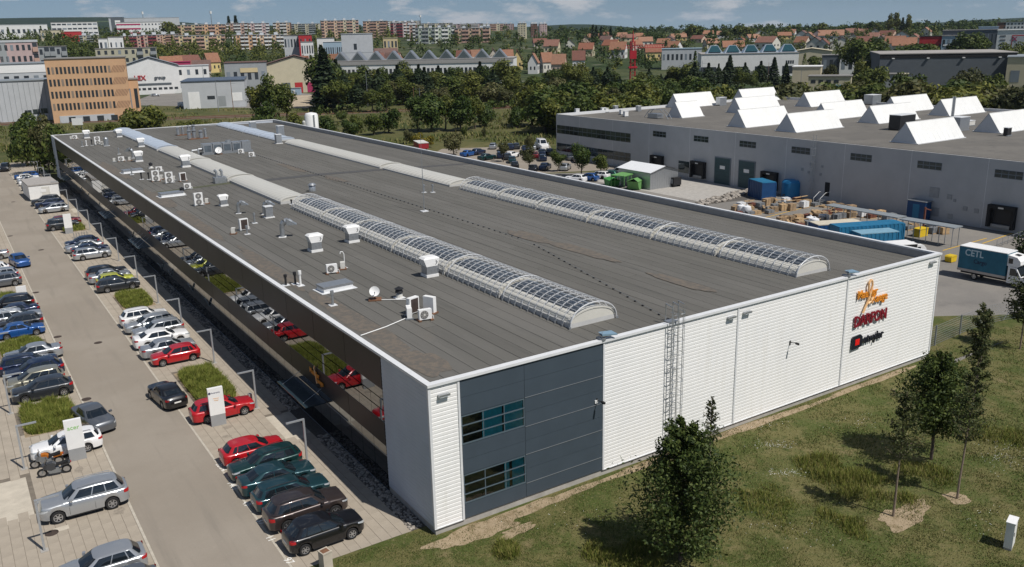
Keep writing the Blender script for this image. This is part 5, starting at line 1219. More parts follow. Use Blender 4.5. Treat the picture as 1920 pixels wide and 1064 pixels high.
for a, b in ((86.7, 90.0), (75.5, 79.0), (58.9, 62.2), (19.6, 23.2)):
    d = ob('dock_shelter', MB().box(HX-0.75, HX-0.02, a, a+0.4, 0.5, 3.5).box(HX-0.75, HX-0.02, b-0.4, b, 0.5, 3.5).box(HX-0.75, HX-0.02, a+0.4, b-0.4, 3.0, 3.5), M_black, h2); ob('dock_door', MB().box(HX-0.05, HX-0.015, a+0.4, b-0.4, 0.9, 3.0), M_dark, d); ob('dock_sign', MB().box(HX-0.78, HX-0.751, (a+b)/2-0.35, (a+b)/2+0.35, 2.05+1.05, 2.25+1.05), M_offw, d); ob('dock_plate', MB().box(HX-0.4, HX-0.02, a+0.5, b-0.5, 0.5, 0.9), M_steel, d)
ob('door', MB().box(HX-0.03, HX, 48.7, 49.6, 0.9, 3.1), M_black, h2)
for (y, z, s) in ((54.2, 4.6, .45), (52.6, 5.6, .4), (52.9, 4.3, .4), (50.4, 5.5, .4), (50.6, 4.2, .4), (31.3, 3.9, 1.4), (29.0, 3.6, .7), (28.2, 3.2, .4), (26.6, 2.3, .6), (25.0, 2.2, .6), (30.9, 1.2, 1.2), (28.6, 0.9, .7)):
    ob('vent_grille', MB().box(HX-0.06, HX, y-s/2, y+s/2, z-s/2, z+s/2), M_steel, h2)
t = thing('fire_ladder', 'caged steel ladder on the grey hall wall behind the yard', 'ladder', (HX-0.4, 51.6, 0))
for sy in (0, 0.5): ob('rail', MB().cyl((0, sy, 0.5), (0, sy, 10.4), 0.04, n=5), M_galv, t)
for k in range(24): ob('rung', MB().cyl((0, 0, 0.9+0.38*k), (0, 0.5, 0.9+0.38*k), 0.02, n=4), M_galv, t)
for k in range(7): ob('cage_hoop', MB().tube([(-0.7*math.sin(q*math.pi/6), 0.25-0.42*math.cos(q*math.pi/6), 3+1.05*k) for q in range(7)], 0.025, 4), M_galv, t)
# gabled rooflights
SAW = [(107.6, 43.6, 13, 'nearest the yard, in front of the chimney'), (107.6, 66.8, 13, 'third from the left in the front row'), (107.6, 78.4, 13, 'second in the front row, left of the roof lamp'), (113.0, 101.0, 6.4, 'shortest one, leftmost in the front row'), (130, 42.9, 13, 'cut by the right picture edge'), (130, 65.9, 13, 'behind a dark air handler in the middle row'), (130, 77.0, 13, 'in the middle row behind the front row third'), (129.5, 99.5, 13, 'in the middle row, left of centre'), (130, 122.2-2.6, 12.5, 'leftmost of the middle row, behind the shortest one'), (152, 65.1, 13, 'rightmost in the back row'), (152, 76.4, 13, 'second from right in the back row'), (152, 99.0, 13, 'third from right in the back row, near scrub'), (152, 119.2, 13, 'leftmost in the back row')]
for x, y, L, d in SAW:
    t = thing('gabled_rooflight', 'white gabled rooflight, '+d, 'skylight', (x, y, 8.86), 0, 'white gabled rooflights on the grey hall')
    hw_, hh = 2.35, 3.2
    for s in (1, -1): ob('slope', MB().quad((0, s*hw_, 0.0), (L, s*hw_, 0.0), (L, s*0.04, hh), (0, s*0.04, hh)).quad((0, s*(hw_-.1), 0.0), (L, s*(hw_-.1), 0.0), (L, s*0.02, hh-.06), (0, s*0.02, hh-.06)), M_saww, t, fix=False)
    sl = math.hypot(hw_, hh)
    for q in range(1, int(L/1.3)): ob('glazing_joint', MB().cbox(1.3*q, -hw_/2, hh/2, .05, sl*.97, .03, rx=math.atan2(hh, hw_)), M_sawg, t)
    for xx in (0.02, L-0.02): ob('gable', MB().quad((xx, -hw_+.03, 0), (xx, hw_-.03, 0), (xx, 0, hh-.03)), M_sawg, t, fix=False)
    ob('kerb', MB().box(-0.12, L+0.12, -hw_-0.15, hw_+0.15, 0, 0.12), M_cop, t); ob('ridge_cap', MB().box(0, L, -0.08, 0.08, hh-0.03, hh+0.04), M_saww, t)
# roof gear of second hall
def gear(x, y, sx, sy, sz, m, label, z=8.86):
    t = thing('roof_unit', label, 'roof unit', (x, y, z)); ob('casing', MB().box(-sx/2, sx/2, -sy/2, sy/2, 0.15, sz), m, t); ob('frame', MB().box(-sx/2-.1, sx/2+.1, -sy/2-.1, -sy/2+.1, 0, 0.15).box(-sx/2-.1, sx/2+.1, sy/2-.1, sy/2+.1, 0, 0.15), M_steel, t); ob('cover', MB().box(-sx/2-.05, sx/2+.05, -sy/2-.05, sy/2+.05, sz, sz+.08), M_cop, t)
def proj8(x, y): return px(x, y, 8.86)
for (x, y, sx, sy, sz, m, l) in ((1082, 212, 1, .6, .9, M_white, 'white air conditioner nearest the left corner of the grey hall'), (1131, 211, 1.1, .6, 1.0, M_white, 'left white unit of a pair on the grey hall'), (1137, 211, .8, .6, .9, M_white, 'right white unit of a pair on the grey hall'), (1166, 215, 1, .7, 1.0, M_white, 'white unit left of the bridge ladder'), (1173, 219, 1, .7, 1.1, M_white, 'white unit before the bridge ladder'), (1154, 209, .9, .9, 1.2, M_galv, 'steel cowl beyond the pair of white units'), (1197, 209, .9, .9, 1.2, M_galv, 'steel cowl left of the shortest gabled rooflight'), (1352, 198, 2.2, 1.4, 1.9, M_galv, 'steel unit between the two left gabled rooflights'), (1635, 196, 3.2, 2.4, 2.2, M_steel, 'dark tapered unit behind the gabled rooflights'), (1690, 243, 4.5, 2.2, 2.6, M_dark, 'dark air handler beside the middle gabled rooflight'), (1797, 245, 3.0, 2.0, 2.3, M_galv, 'steel air handler right of the nearest gabled rooflight'), (1815, 236, 2.0, 1.4, .9, M_offw, 'low pale unit at the foot of the steel chimney'), (1888, 255, 1.2, .7, 1.3, M_dark, 'dark air conditioner at the right of the grey hall roof')):
    p = proj8(x, y); gear(p.x, p.y, sx, sy, sz, m, l)
p = proj8(1785, 225); t = thing('chimney', 'slim steel chimney behind the nearest gabled rooflight', 'chimney', (p.x, p.y, 8.86)); ob('flue', MB().cyl((0, 0, 0), (0, 0, 4.2), 0.28, n=10), M_galv, t); ob('rim', MB().cyl((0, 0, 4.2), (0, 0, 4.4), 0.34, n=10), M_galv, t)
p = proj8(1229, 222); t = thing('duct_bridge', 'arched steel cable bridge on the left part of the grey hall', 'cable bridge', (p.x, p.y, 8.86))
for s in (-0.5, 0.5): ob('rail', MB().tube([(s, 3, 0.1), (s, 1.5, 1.6), (s, 0, 1.9), (s, -2, 1.9), (s, -3.6, 1.0), (s, -4.4, 0.1)], 0.07, 5), M_galv, t)
for k in range(9): ob('step', MB().box(-0.5, 0.5, -2.4+0.45*k, -2.25+0.45*k, 1.85, 1.92), M_galv, t)
ob('duct', MB().box(-0.9, 0.9, -1.5, 1.5, 0.1, 1.0), M_galv, t)
# ---- yard surfaces
poly('yard', [(46.56, -2.0), (64.5, -1.0), (80, -8), (97, -10), (97, 96), (92, 96), (70, 108), (46.56, 108)], -0.008, M_asph)
poly('car_park_ground', [(70, 108.1), (97, 96.2), (97, 122), (108, 140), (84, 152), (66, 132)], -0.010, M_road)
poly('grass_verge', [(46.56, 7.4), (56.5, 6.3), (64.4, 1.2), (64.4, -1.5), (46.56, -1.5)], 0.002, M_lawn)
sheet('concrete_apron', 82, 96.9, 60, 92, -0.002, M_conc)
M_yel = pm('yellow_line', (0.62, 0.38, 0.04), 0.7, var=0.15, scale=6)
for (a, b) in (((1768, 470), (1850, 447)), ((1842, 457), (1900, 437)), ((1420, 412), (1530, 384))):
    p, q = px(*a), px(*b); d = (q-p).normalized(); n = Vector((-d.y, d.x, 0))*0.09
    mb = MB(); mb.quad((*(p-n).xy, 0.004), (*(q-n).xy, 0.004), (*(q+n).xy, 0.004), (*(p+n).xy, 0.004)); tag(ob('line_marking', mb, M_yel, fix=False), kind='structure')
# rocky bank
gb2 = poly('stone_bank', [px(1310, 385).xy, px(1400, 375).xy, px(1425, 360).xy, px(1390, 355).xy], 0.0, M_gravb)
p0, p1 = px(1312, 384), px(1408, 359)
for k in range(220):
    f = rnd.random(); c = p0.lerp(p1, f); o = put('stone', rnd.choice(STM), M_stone, gb2, (c.x+rnd.uniform(-1.3, 1.3), c.y+rnd.uniform(-1.3, 1.3), rnd.uniform(0, .25))); s = rnd.uniform(.2, .5); o.scale = (s, s, s); o.rotation_euler = (0, 0, rnd.random()*6)
# ---- yard things
M_cblue = pm('container_blue', (0.020, 0.16, 0.30), 0.5, 0.1, var=0.15, scale=0.8); M_cblue2 = pm('container_blue_dark', (0.012, 0.06, 0.17), 0.5, 0.1, var=0.15, scale=0.8); M_cgr = pm('skip_green', (0.14, 0.32, 0.10), 0.55, var=0.12); M_cream = pm('cream_tarp', (0.55, 0.50, 0.40), 0.7, var=0.1)
def container(x, y, rz, L, Wd, H, m, mroof, label, cat='container', open_=False):
    t = thing('shipping_container', label, cat, (x, y, 0.0), rz)
    n = int(L/0.28)
    for s in (1, -1):
        mb = MB()
        for i in range(n):
            a = -L/2+L*i/n; b = -L/2+L*(i+1)/n; d = 0.0 if i % 2 else 0.045; d2 = 0.045 if i % 2 else 0.0
            mb.quad((a, s*(Wd/2-d), 0.15), (b, s*(Wd/2-d), 0.15), (b, s*(Wd/2-d), H-.1), (a, s*(Wd/2-d), H-.1)); mb.quad((b, s*(Wd/2-d), 0.15), (b, s*(Wd/2-d2), 0.15), (b, s*(Wd/2-d2), H-.1), (b, s*(Wd/2-d), H-.1))
        ob('side_wall', mb, m, t, fix=False)
    for xx in (-L/2, L/2): ob('end_door', MB().box(xx-0.04, xx+0.04, -Wd/2+.06, Wd/2-.06, 0.15, H-.1), m, t)
    ob('roof', MB().box(-L/2, L/2, -Wd/2, Wd/2, H-.1, H), mroof, t); ob('frame', MB().box(-L/2-.05, L/2+.05, -Wd/2-.02, Wd/2+.02, 0, 0.15), m, t)
    for xx in (-L/2, L/2):
        for s in (1, -1): ob('corner_post', MB().box(xx-.08, xx+.08, s*Wd/2-.08, s*Wd/2+.08, 0.15, H-.1), m, t)
    return t
p = px(1626, 419, 2.6); container(p.x, p.y, R_(-22), 9.0, 2.4, 2.6, M_cblue, M_cblue, 'long light blue shipping container beside the roof edge')
p = px(1568, 416, 1.7); container(p.x, p.y, R_(-22), 6.5, 2.4, 1.7, M_cblue2, M_cream, 'low blue container with a cream top left of the long blue one')
p = px(1641, 433, 2.2); container(p.x, p.y, R_(-22), 5.2, 2.2, 2.2, M_cblue, pm('pale_blue_roof', (0.20, 0.36, 0.46), 0.5, var=0.1), 'small container with pale blue roof in front of the long one')
p = px(1423, 372); container(p.x+.6, p.y, R_(70), 4.5, 2.4, 2.9, M_cblue2, M_cblue, 'dark blue waste container with pale lid at the stone bank', 'waste container')
p = px(1483, 368); t = thing('blue_tank', 'round bright blue tank against the grey hall wall', 'tank', (p.x, p.y, 0)); ob('shell', MB().rev([(0, 0), (1.6, 0), (1.6, 2.3), (1.3, 2.7), (0, 2.85)], 18), pm('tank_blue', (0.02, 0.20, 0.42), 0.45, var=0.1), t, smooth=True); ob('outlet', MB().cyl((-1.6, 0, .4), (-2.0, 0, .4), .12, n=8), M_dark, t)
p = px(1708, 388); t = thing('blue_booth', 'blue cabin door box at the grey hall wall', 'booth', (96.1, 32.8, 0)); ob('body', MB().box(-.7, .7, -1.4, 1.4, 0, 2.6), M_cblue2, t); ob('door', MB().box(-.73, -.7, -.5, .5, .1, 2.2), M_cblue, t); ob('roof', MB().box(-.8, .8, -1.5, 1.5, 2.6, 2.7), M_steel, t)
# canopy roofs over bike / waste shelters
M_cano = pm('shelter_roof', (0.30, 0.33, 0.35), 0.5, 0.3, var=0.06)
for (a, b, w, l) in (((1555, 384), (1692, 408), 1.9, 'left long grey shelter roof along the grey hall'), ((1694, 410), (1798, 427), 1.9, 'right grey shelter roof over bicycles and plants')):
    p, q = px(a[0], a[1], 2.5), px(b[0], b[1], 2.5); c = (p+q)/2; L = (q-p).length; rz = math.atan2(q.y-p.y, q.x-p.x)
    t = thing('open_shelter', l, 'shelter', (c.x, c.y, 0), rz); ob('roof', MB().box(-L/2, L/2, -w/2, w/2, 2.45, 2.57), M_cano, t)
    for k in range(5):
        for s in (1, -1): ob('post', MB().box(-L/2+.3+(L-.6)*k/4-.035, -L/2+.3+(L-.6)*k/4+.035, s*(w/2-.2)-.035, s*(w/2-.2)+.035, 0, 2.45), M_galv, t)
# metal shed
c0 = lambda a, b: px(1040+a/4.257, 150+b/4.257)
p = c0(760, 880); t = thing('metal_shed', 'galvanised metal shed with bright gabled roof in the yard', 'shed', (p.x, p.y, 0)); 
A, B_ = 6.6, 8.5
ob('wall', MB().prism([(0, 0), (A, 0), (A, 3.0), (A*.5, 3.8), (0, 3.0)], 0.0, B_, 'y'), M_galv, t)
for (x0, z0, x1, z1) in ((-0.2, 2.95, A*.5, 3.87), (A*.5, 3.87, A+.2, 2.95)): ob('roof', MB().quad((x0, -.3, z0), (x1, -.3, z1), (x1, B_+.3, z1), (x0, B_+.3, z0)).quad((x0, -.3, z0+.06), (x1, -.3, z1+.06), (x1, B_+.3, z1+.06), (x0, B_+.3, z0+.06)), pm('shed_roof', (0.76, 0.77, 0.78), 0.45, 0.0, var=0.04), t, fix=False)
for k in range(12): ob('rib', MB().box(A*k/12+.05, A*k/12+.09, -0.02, 0, 0.05, 2.9), M_galv, t)
p = c0(955, 850); t = thing('dark_generator', 'dark box generator on wheels beside the metal shed', 'generator', (p.x, p.y, 0)); ob('body', MB().box(-.9, .9, -.8, .8, .3, 1.7), M_dark, t); ob('skid', MB().box(-.8, -.6, -.7, .7, 0, .3).box(.6, .8, -.7, .7, 0, .3), M_black, t); ob('panel', MB().box(-.92, -.9, -.5, .5, .6, 1.4), M_steel, t)
def skip(x, y, rz, L, Wd, H, m, label):
    t = thing('skip_container', label, 'skip', (x, y, 0), rz, 'green waste skips in the yard')
    lo = [(-L/2*.6, -Wd/2), (L/2*.6, -Wd/2), (L/2*.6, Wd/2), (-L/2*.6, Wd/2)]; hi = [(-L/2, -Wd/2), (L/2, -Wd/2), (L/2, Wd/2), (-L/2, Wd/2)]
    mb = MB(); A_ = [(*q, .1) for q in lo]; B2 = [(*q, H) for q in hi]; mb.quad(*A_)
    for k in range(4): mb.quad(A_[k], A_[(k+1) % 4], B2[(k+1) % 4], B2[k])
    ob('tub', mb, m, t); ob('rim', MB().box(-L/2-.05, L/2+.05, -Wd/2-.06, -Wd/2, H-.1, H).box(-L/2-.05, L/2+.05, Wd/2, Wd/2+.06, H-.1, H), m, t); ob('lid', MB().quad((-L/2, -Wd/2, H), (L/2, -Wd/2, H), (L*.3, 0, H+.35), (-L*.3, 0, H+.35)).quad((-L/2, Wd/2, H), (L/2, Wd/2, H), (L*.3, 0, H+.35), (-L*.3, 0, H+.35)), m, t)
p = c0(650, 870); skip(p.x, p.y, R_(30), 4.2, 2.0, 1.6, M_cgr, 'bright green skip nearest the metal shed')
p = c0(455, 845); skip(p.x, p.y, R_(70), 3.6, 1.9, 1.2, pm('skip_dgreen', (0.06, 0.28, 0.06), 0.6, var=0.1), 'low dark green skip left of the green cage')
p = c0(545, 860); t = thing('mesh_cage', 'green topped wire waste cage between the two skips', 'cage', (p.x, p.y, 0), R_(20)); ob('roof', MB().box(-2, 2, -1.4, 1.4, 2.3, 2.42), M_cgr, t)
for a in (-1.9, -.6, .6, 1.9):
    for b in (-1.3, 1.3): ob('post', MB().box(a-.05, a+.05, b-.05, b+.05, 0, 2.3), M_cgr, t)
for a in range(12): ob('bar', MB().cyl((-1.9+.34*a, -1.3, .1), (-1.9+.34*a, -1.3, 2.3), .015, n=4), M_galv, t)
# pallets, crates and piles of goods
def pallet(x, y, rz, n, load, label):
    t = thing('pallet_stack', label, 'pallet', (x, y, 0), rz, 'pallets and crates stored in the yard')
    for k in range(n):
        z = .144*k
        for b in (-.45, 0, .45): ob('runner', MB().box(-.6, .6, b-.05, b+.05, z, z+.10), M_wood, t)
        for d in range(5): ob('deck_board', MB().box(-.6+.25*d+.01, -.6+.25*d+.19, -.5, .5, z+.10, z+.125), M_wood, t)
    z = .144*n
    if load: ob('load', MB().box(-.56, .56, -.46, .46, z, z+load[1]), load[0], t); ob('strap', MB().box(-.1, -.06, -.465, .465, z, z+load[1]+.005), M_dark, t)
M_wrap = pm('white_wrap', (0.72, 0.73, 0.74), 0.35, var=0.1, scale=4); M_card = pm('cardboard', (0.27, 0.19, 0.115), 0.8, var=0.2, rand=0.4); M_gry = pm('grey_goods', (0.18, 0.19, 0.20), 0.6, var=0.25); M_blk = pm('dark_goods', (0.05, 0.05, 0.055), 0.6, var=0.2); M_redg = pm('red_goods', (0.16, 0.06, 0.04), 0.6, var=0.2)
loads = [(M_wrap, .9), (M_card, .6), (M_gry, .7), (M_wood, .4), (M_blk, .7), (M_wood, .8), None, (M_redg, .5), (M_gry, .4), (M_card, .9)]
lnames = ['white wrapped load', 'brown carton load', 'grey load', 'low timber crate', 'black load', 'tall timber crate', 'nothing on it', 'rusty red load', 'low grey load', 'tall carton load']
spots = []
zone = [((1375, 395), (1500, 378), 15), ((1385, 408), (1520, 385), 14), ((1450, 425), (1575, 398), 15), ((1470, 432), (1600, 405), 13), ((1518, 384), (1560, 388), 6), ((1560, 390), (1600, 400), 8), ((1600, 402), (1670, 412), 8), ((1680, 425), (1770, 440), 12)]
r5 = random.Random(5); pl = []
for za, zb, n in zone:
    for k in range(int(n*1.5)):
        f = (k+.5)/(n*1.5); x = za[0]+(zb[0]-za[0])*f+r5.uniform(-6, 6); y = za[1]+(zb[1]-za[1])*f+r5.uniform(-3, 3); p = px(x, y)
        if all((p.x-a)**2+(p.y-b)**2 > 1.2 for a, b in pl): pl.append((p.x, p.y))
pl = sorted(pl, key=lambda q: to_px((q[0], q[1], 0))[0])
for i, (x, y) in enumerate(pl):
    k = r5.randrange(10); pallet(x, y, R_(-12)+r5.uniform(-.3, .3), r5.choice((1, 1, 1, 2, 3, 6)) if loads[k] is None else 1, loads[k], 'pallet with %s, %s from the left in the cluttered yard' % (lnames[k], ordinal(i+1)))
r5 = random.Random(8)
for i in range(26):
    za, zb, n = zone[r5.randrange(4)]; f = r5.random(); p = px(za[0]+(zb[0]-za[0])*f+r5.uniform(-8, 8), za[1]+(zb[1]-za[1])*f+r5.uniform(-5, 5))
    L = r5.uniform(1.6, 3.4); t = thing('timber_beam', 'loose timber board lying among the pallets, piece %s along the yard' % ordinal(i+1), 'board', (p.x, p.y, r5.uniform(.5, 1.1)), r5.uniform(-1, 1)); 
    tag(t, None, None, 'loose boards lying in the yard'); t['label'] = 'loose board lying among the stored pallets in the yard'; ob('board', MB().box(-L/2, L/2, -.14, .14, 0, .05), M_wood, t); ob('cleat', MB().box(-.05, .05, -.2, .2, .05, .1), M_wood, t)
# white sacks
for i, (x, y) in enumerate(((1527, 423), (1519, 420), (1390, 397), (1400, 399))):
    p = px(x, y); t = thing('white_sack', ['big white sack at the near edge of the yard, right one', 'big white sack at the near edge of the yard, left one', 'pale sack heap left in the clutter', 'pale sack heap second in the clutter'][i], 'sack', (p.x, p.y, 0)); ob('bag', MB().rev([(0, 0), (.6, .05), (.72, .5), (.6, .95), (.25, 1.1), (0, 1.08)], 10), M_wrap, t, smooth=True); ob('knot', MB().cyl((0, 0, 1.05), (0, 0, 1.25), .1, .16, 6), M_wrap, t)
# steps by the wall
t = thing('yard_steps', 'pale steel steps with railing up to the black door', 'steps', (95.2, 48.6, 0))
for k in range(4): ob('tread', MB().box(-1.3+.32*k, -1.0+.32*k, -.6, .6, .2*k, .2*k+.06), M_galv, t)
for s in (-.6, .6): ob('railing', MB().tube([(-1.3, s, 0), (-1.3, s, 1.0), (0, s, 1.8), (1.2, s, 1.8)], .03, 5), M_white, t)
# trucks
def box_truck(x, y, rz, label, mbox, big=True):
    t = thing('delivery_truck', label, 'truck', (x, y, 0), rz)
    ob('cargo_box', MB().box(-4.0, 1.55, -1.1, 1.1, 1.05, 3.35), mbox, t); ob('cargo_roof', MB().box(-4.02, 1.57, -1.12, 1.12, 3.35, 3.42), M_white, t); ob('side_board', MB().box(-4.03, 1.58, -1.13, 1.13, 0.80, 1.05), pm('alu_board', (0.45, 0.42, 0.40), 0.5, 0.4, var=0.1), t)
    ob('chassis', MB().box(-3.9, 3.2, -.5, .5, .45, .8), M_dark, t)
    cab = [(1.75, 0.42), (3.92, 0.42), (4.02, 0.75), (3.92, 1.02), (3.25, 1.22), (2.62, 2.10), (1.75, 2.15)]
    ob('cab', MB().prism(cab, -1.0, 1.0, 'y'), M_white, t)
    ob('sleeper', MB().prism([(1.58, 2.15), (2.75, 2.15), (3.08, 2.38), (3.02, 2.75), (2.62, 3.12), (1.58, 3.25)], -.98, .98, 'y'), M_white, t); ob('sleeper_window', MB().box(1.72, 2.2, -.99, -.981, 2.42, 2.95), M_glassd, t); ob('roof_hatch', MB().cbox(2.25, 0, 3.20, .5, .6, .06, ry=R_(6)), M_dark, t)
    ob('windscreen', MB().quad((3.26, -.9, 1.24), (3.26, .9, 1.24), (2.67, .84, 2.07), (2.67, -.84, 2.07)), M_carg, t, fix=False).location = (0.02, 0, 0.02)
    for s in (1, -1):
        ob('side_window', MB().quad((2.0, s*1.006, 1.22), (3.08, s*1.006, 1.22), (2.58, s*1.006, 1.95), (2.0, s*1.006, 1.95)), M_carg, t, fix=False); ob('mirror', MB().cbox(2.95, s*1.2, 1.5, .12, .2, .36), M_dark, t); ob('headlight', MB().cbox(3.9, s*.78, .92, .18, .34, .2, rz=-s*.4), M_head, t)
    ob('bumper', MB().box(3.9, 4.06, -.95, .95, .3, .62), M_dark, t)
    ty, rm, hub = WMESH['suv']
    for wx in (3.0, -2.0):
        for s in (1, -1): w = put('wheel', ty, M_tyre, t, (wx, s*.88, .37)); put('rim', rm, M_rim, w)
    return t
M_cetl = pm('truck_blue', (0.018, 0.13, 0.20), 0.55, var=0.12, scale=1.5)
pr, pf = px(1823, 523), px(1897, 538); d = pf-pr; tz_ = math.atan2(d.y, d.x)
tr = box_truck(*( (pr+pf)/2+Vector((0.6, -0.0, 0)) ).xy, tz_, 'blue and white box truck with CETL lettering on the yard road', M_cetl)
tr.scale = (.9, 1, 1.04)
M_tl = pm('truck_letter', (0.50, 0.62, 0.66), 0.6, var=0.1); M_tl2 = pm('truck_letter_dark', (0.01, 0.03, 0.07), 0.6, var=0)
for s_, sz, xx, zz, m in (('CETL', 0.95, -2.2, 2.78, M_tl), ('Cargo', 0.62, -1.4, 1.98, M_tl2)):
    o = put('lettering', text_mesh(s_, sz, 0.006, bold=0.02), m, tr, (xx, -1.106, zz)); o.rotation_euler = (R_(90), 0, 0)
p = px(1690, 456, 3.0); b2 = box_truck(p.x, p.y, R_(-22), 'black sided truck with white top half hidden by the roof edge', M_black); b2.scale = (.85, .95, .9)
p = px(1782, 491); t = thing('yellow_grit_bin', 'yellow grit bin on the kerb left of the box truck', 'grit bin', (p.x, p.y, 0.05)); ob('tub', MB().prism([(-.5, 0), (.5, 0), (.6, .6), (-.6, .6)], -.4, .4, 'y'), pm('grit_yellow', (0.65, 0.45, 0.02), 0.5, var=0.1), t); ob('lid', MB().prism([(-.62, .6), (.62, .6), (.5, .75), (-.5, .75)], -.42, .42, 'y'), pm('grit_yellow', (0.65, 0.45, 0.02)), t)
p = px(1725, 443); t = thing('yellow_container', 'yellow plastic box under the right shelter', 'box', (p.x, p.y, 0)); ob('tub', MB().box(-.9, .9, -.5, .5, 0, 1.0), pm('grit_yellow', (0.65, 0.45, 0.02)), t); ob('lid', MB().box(-.95, .95, -.55, .55, 1.0, 1.1), pm('grit_yellow', (0.65, 0.45, 0.02)), t)
p = px(1731, 428); t = thing('red_hydraulic_crane', 'red jack crane standing under the right shelter', 'hoist', (p.x, p.y, 0)); ob('mast', MB().box(-.1, .1, -.1, .1, 0, 2.9), M_redg, t); ob('boom', MB().cyl((0, 0, 2.7), (1.4, 0, 2.3), .07, n=6), M_redg, t); ob('base', MB().box(-.3, 1.3, -.5, -.35, 0, .12).box(-.3, 1.3, .35, .5, 0, .12), M_redg, t)
# guard rails along the ramp
t = thing('guard_railing', 'galvanised railing along the ramp beside the box truck', 'railing', (0, 0, 0))
a, b = px(1868, 466), px(1919, 447)
for z in (.5, 1.0): ob('rail', MB().cyl((a.x, a.y, z), (b.x, b.y, z), .03, n=5), M_galv, t)
for k in range(6): q = a.lerp(b, k/5); ob('post', MB().cyl((q.x, q.y, 0), (q.x, q.y, 1.0), .03, n=5), M_galv, t)
# mesh fence beyond the front right corner
t = thing('mesh_fence', 'low wire mesh fence running from the hall corner across the lawn', 'fence', (0, 0, 0))
pts = [(46.6, 1.2), (49.6, 1.35), (54.0, 1.7), (58.2, 1.9), (62.0, 1.2), (66.5, 0.5), (71, 0)]
for k, (x, y) in enumerate(pts[1:]): ob('post', MB().box(x-.05, x+.05, y-.05, y+.05, 0, 1.85), M_steel, t)
for (x0, y0_), (x1, y1_) in zip(pts, pts[1:]):
    pn = MB()
    for j in range(9): pn.cyl((x0, y0_, .1+.21*j), (x1, y1_, .1+.21*j), .014, n=3, caps=False)
    nn = 18
    for j in range(nn): f = j/nn; pn.cyl((x0+(x1-x0)*f, y0_+(y1_-y0_)*f, .1), (x0+(x1-x0)*f, y0_+(y1_-y0_)*f, 1.8), .008, n=3, caps=False)
    ob('mesh_panel', pn, M_galv, t, fix=False)
ob('brace', MB().cyl((62.0, 1.2, 1.6), (60.6, 1.4, 0.1), .035, n=5), M_galv, t)
# white silo tanks behind the hall
p = pxd(571, 232); t = thing('storage_silo', 'tall white storage tank behind the far corner of the hall', 'tank', (p.x, p.y, 0)); ob('shell', MB().rev([(0, 0), (1.7, 0), (1.7, 8.0), (1.4, 8.5), (0, 8.8)], 24), M_white, t, smooth=True); ob('ladder', MB().box(-.2, .2, -1.8, -1.72, 0, 8.2), M_galv, t)
p = pxd(559, 232); t = thing('storage_silo', 'shorter white tank left of the tall one behind the hall', 'tank', (p.x, p.y, 0)); ob('shell', MB().rev([(0, 0), (0.8, 0), (0.8, 6.4), (.5, 6.8), (0, 6.9)], 18), M_offw, t, smooth=True); ob('pipe', MB().cyl((.8, 0, 6), (1.4, 0, 6), .1, n=6), M_galv, t)
# red tipper bed and green bin behind the roof edge
p = px(790, 283); t = thing('red_trailer', 'red trailer with pale cover behind the roof edge', 'trailer', (p.x, p.y, 0), R_(75)); ob('bed', MB().box(-3, 3, -1.2, 1.2, .8, 2.1), pm('trailer_red', (0.30, 0.02, 0.03), 0.5, var=0.1), t); ob('cover', MB().box(-3.05, 3.05, -1.25, 1.25, 2.1, 2.25), M_offw, t)
ty, rm, hub = WMESH['suv']
for wx in (-1.2, 1.2):
    for s in (1, -1): put('wheel', ty, M_tyre, t, (wx, s*1.0, .37))
# ---- second car park behind the hall
G2 = 'cars in the second car park behind the hall'
C2 = [(878, 293, 'sedan', 'blue', 20, 'blue saloon left edge'), (897, 290, 'hatch', 'navy', 20, 'dark blue hatchback beside it'), (913, 300, 'sedan', 'dgreen', 10, 'dark green saloon'), (938, 296, 'estate', 'navy', 60, 'dark estate by the lamp'), (952, 299, 'hatch', 'dgrey', 60, 'dark hatchback'), (960, 305, 'hatch', 'teal', 60, 'teal car'), (965, 315, 'hatch', 'black', 60, 'black hatchback near the small tree'), (925, 279, 'hatch', 'silver', 50, 'silver hatchback'), (943, 283, 'suv', 'dgrey', 60, 'dark SUV'), (957, 280, 'hatch', 'navy', 60, 'dark blue hatchback further back'), (968, 279, 'hatch', 'dgrey', 60, 'grey hatchback further back'), (959, 296, 'sedan', 'white', 20, 'white saloon'), (998, 281, 'hatch', 'silver', 60, 'silver car by the white van'), (1016, 291, 'hatch', 'navy', 60, 'dark blue car below the white van'), (1017, 301, 'estate', 'navy', 60, 'navy estate'), (1002, 296, 'hatch', 'darkred', 60, 'red car half hidden by a tree'), (1000, 322, 'sedan', 'black', 50, 'black saloon by the white pillar'), (1022, 318, 'sedan', 'navy', 40, 'dark blue saloon right of the white pillar'), (1060, 319, 'hatch', 'silver', 40, 'silver hatchback under the trees'), (1080, 341, 'hatch', 'white', 115, 'white hatchback at the roof edge'), (1103, 339, 'hatch', 'blue', 115, 'blue hatchback at the roof edge'), (1122, 335, 'estate', 'white', 115, 'white estate at the roof edge'), (1142, 334, 'hatch', 'green', 115, 'green hatchback at the roof edge'), (1160, 330, 'suv', 'silver', 115, 'silver SUV beside the metal shed'), (1030, 290, 'estate', 'black', 60, 'black estate right of the van'), (985, 284, 'sedan', 'navy', 60, 'navy saloon left of the van'), (1070, 300, 'hatch', 'grey', 60, 'grey car by the grey hall'), (1082, 304, 'sedan', 'dgrey', 60, 'dark saloon by the grey hall')]
for x, y, k, c, a, l in C2:
    p = px(x, y); car(k, c, p.x, p.y, R_(a), l+' in the car park behind the hall', G2, 2)
p = px(1016, 280); car('van', 'white', p.x, p.y, R_(-110), 'white minibus in the car park behind the hall', G2, 1, 1.15)
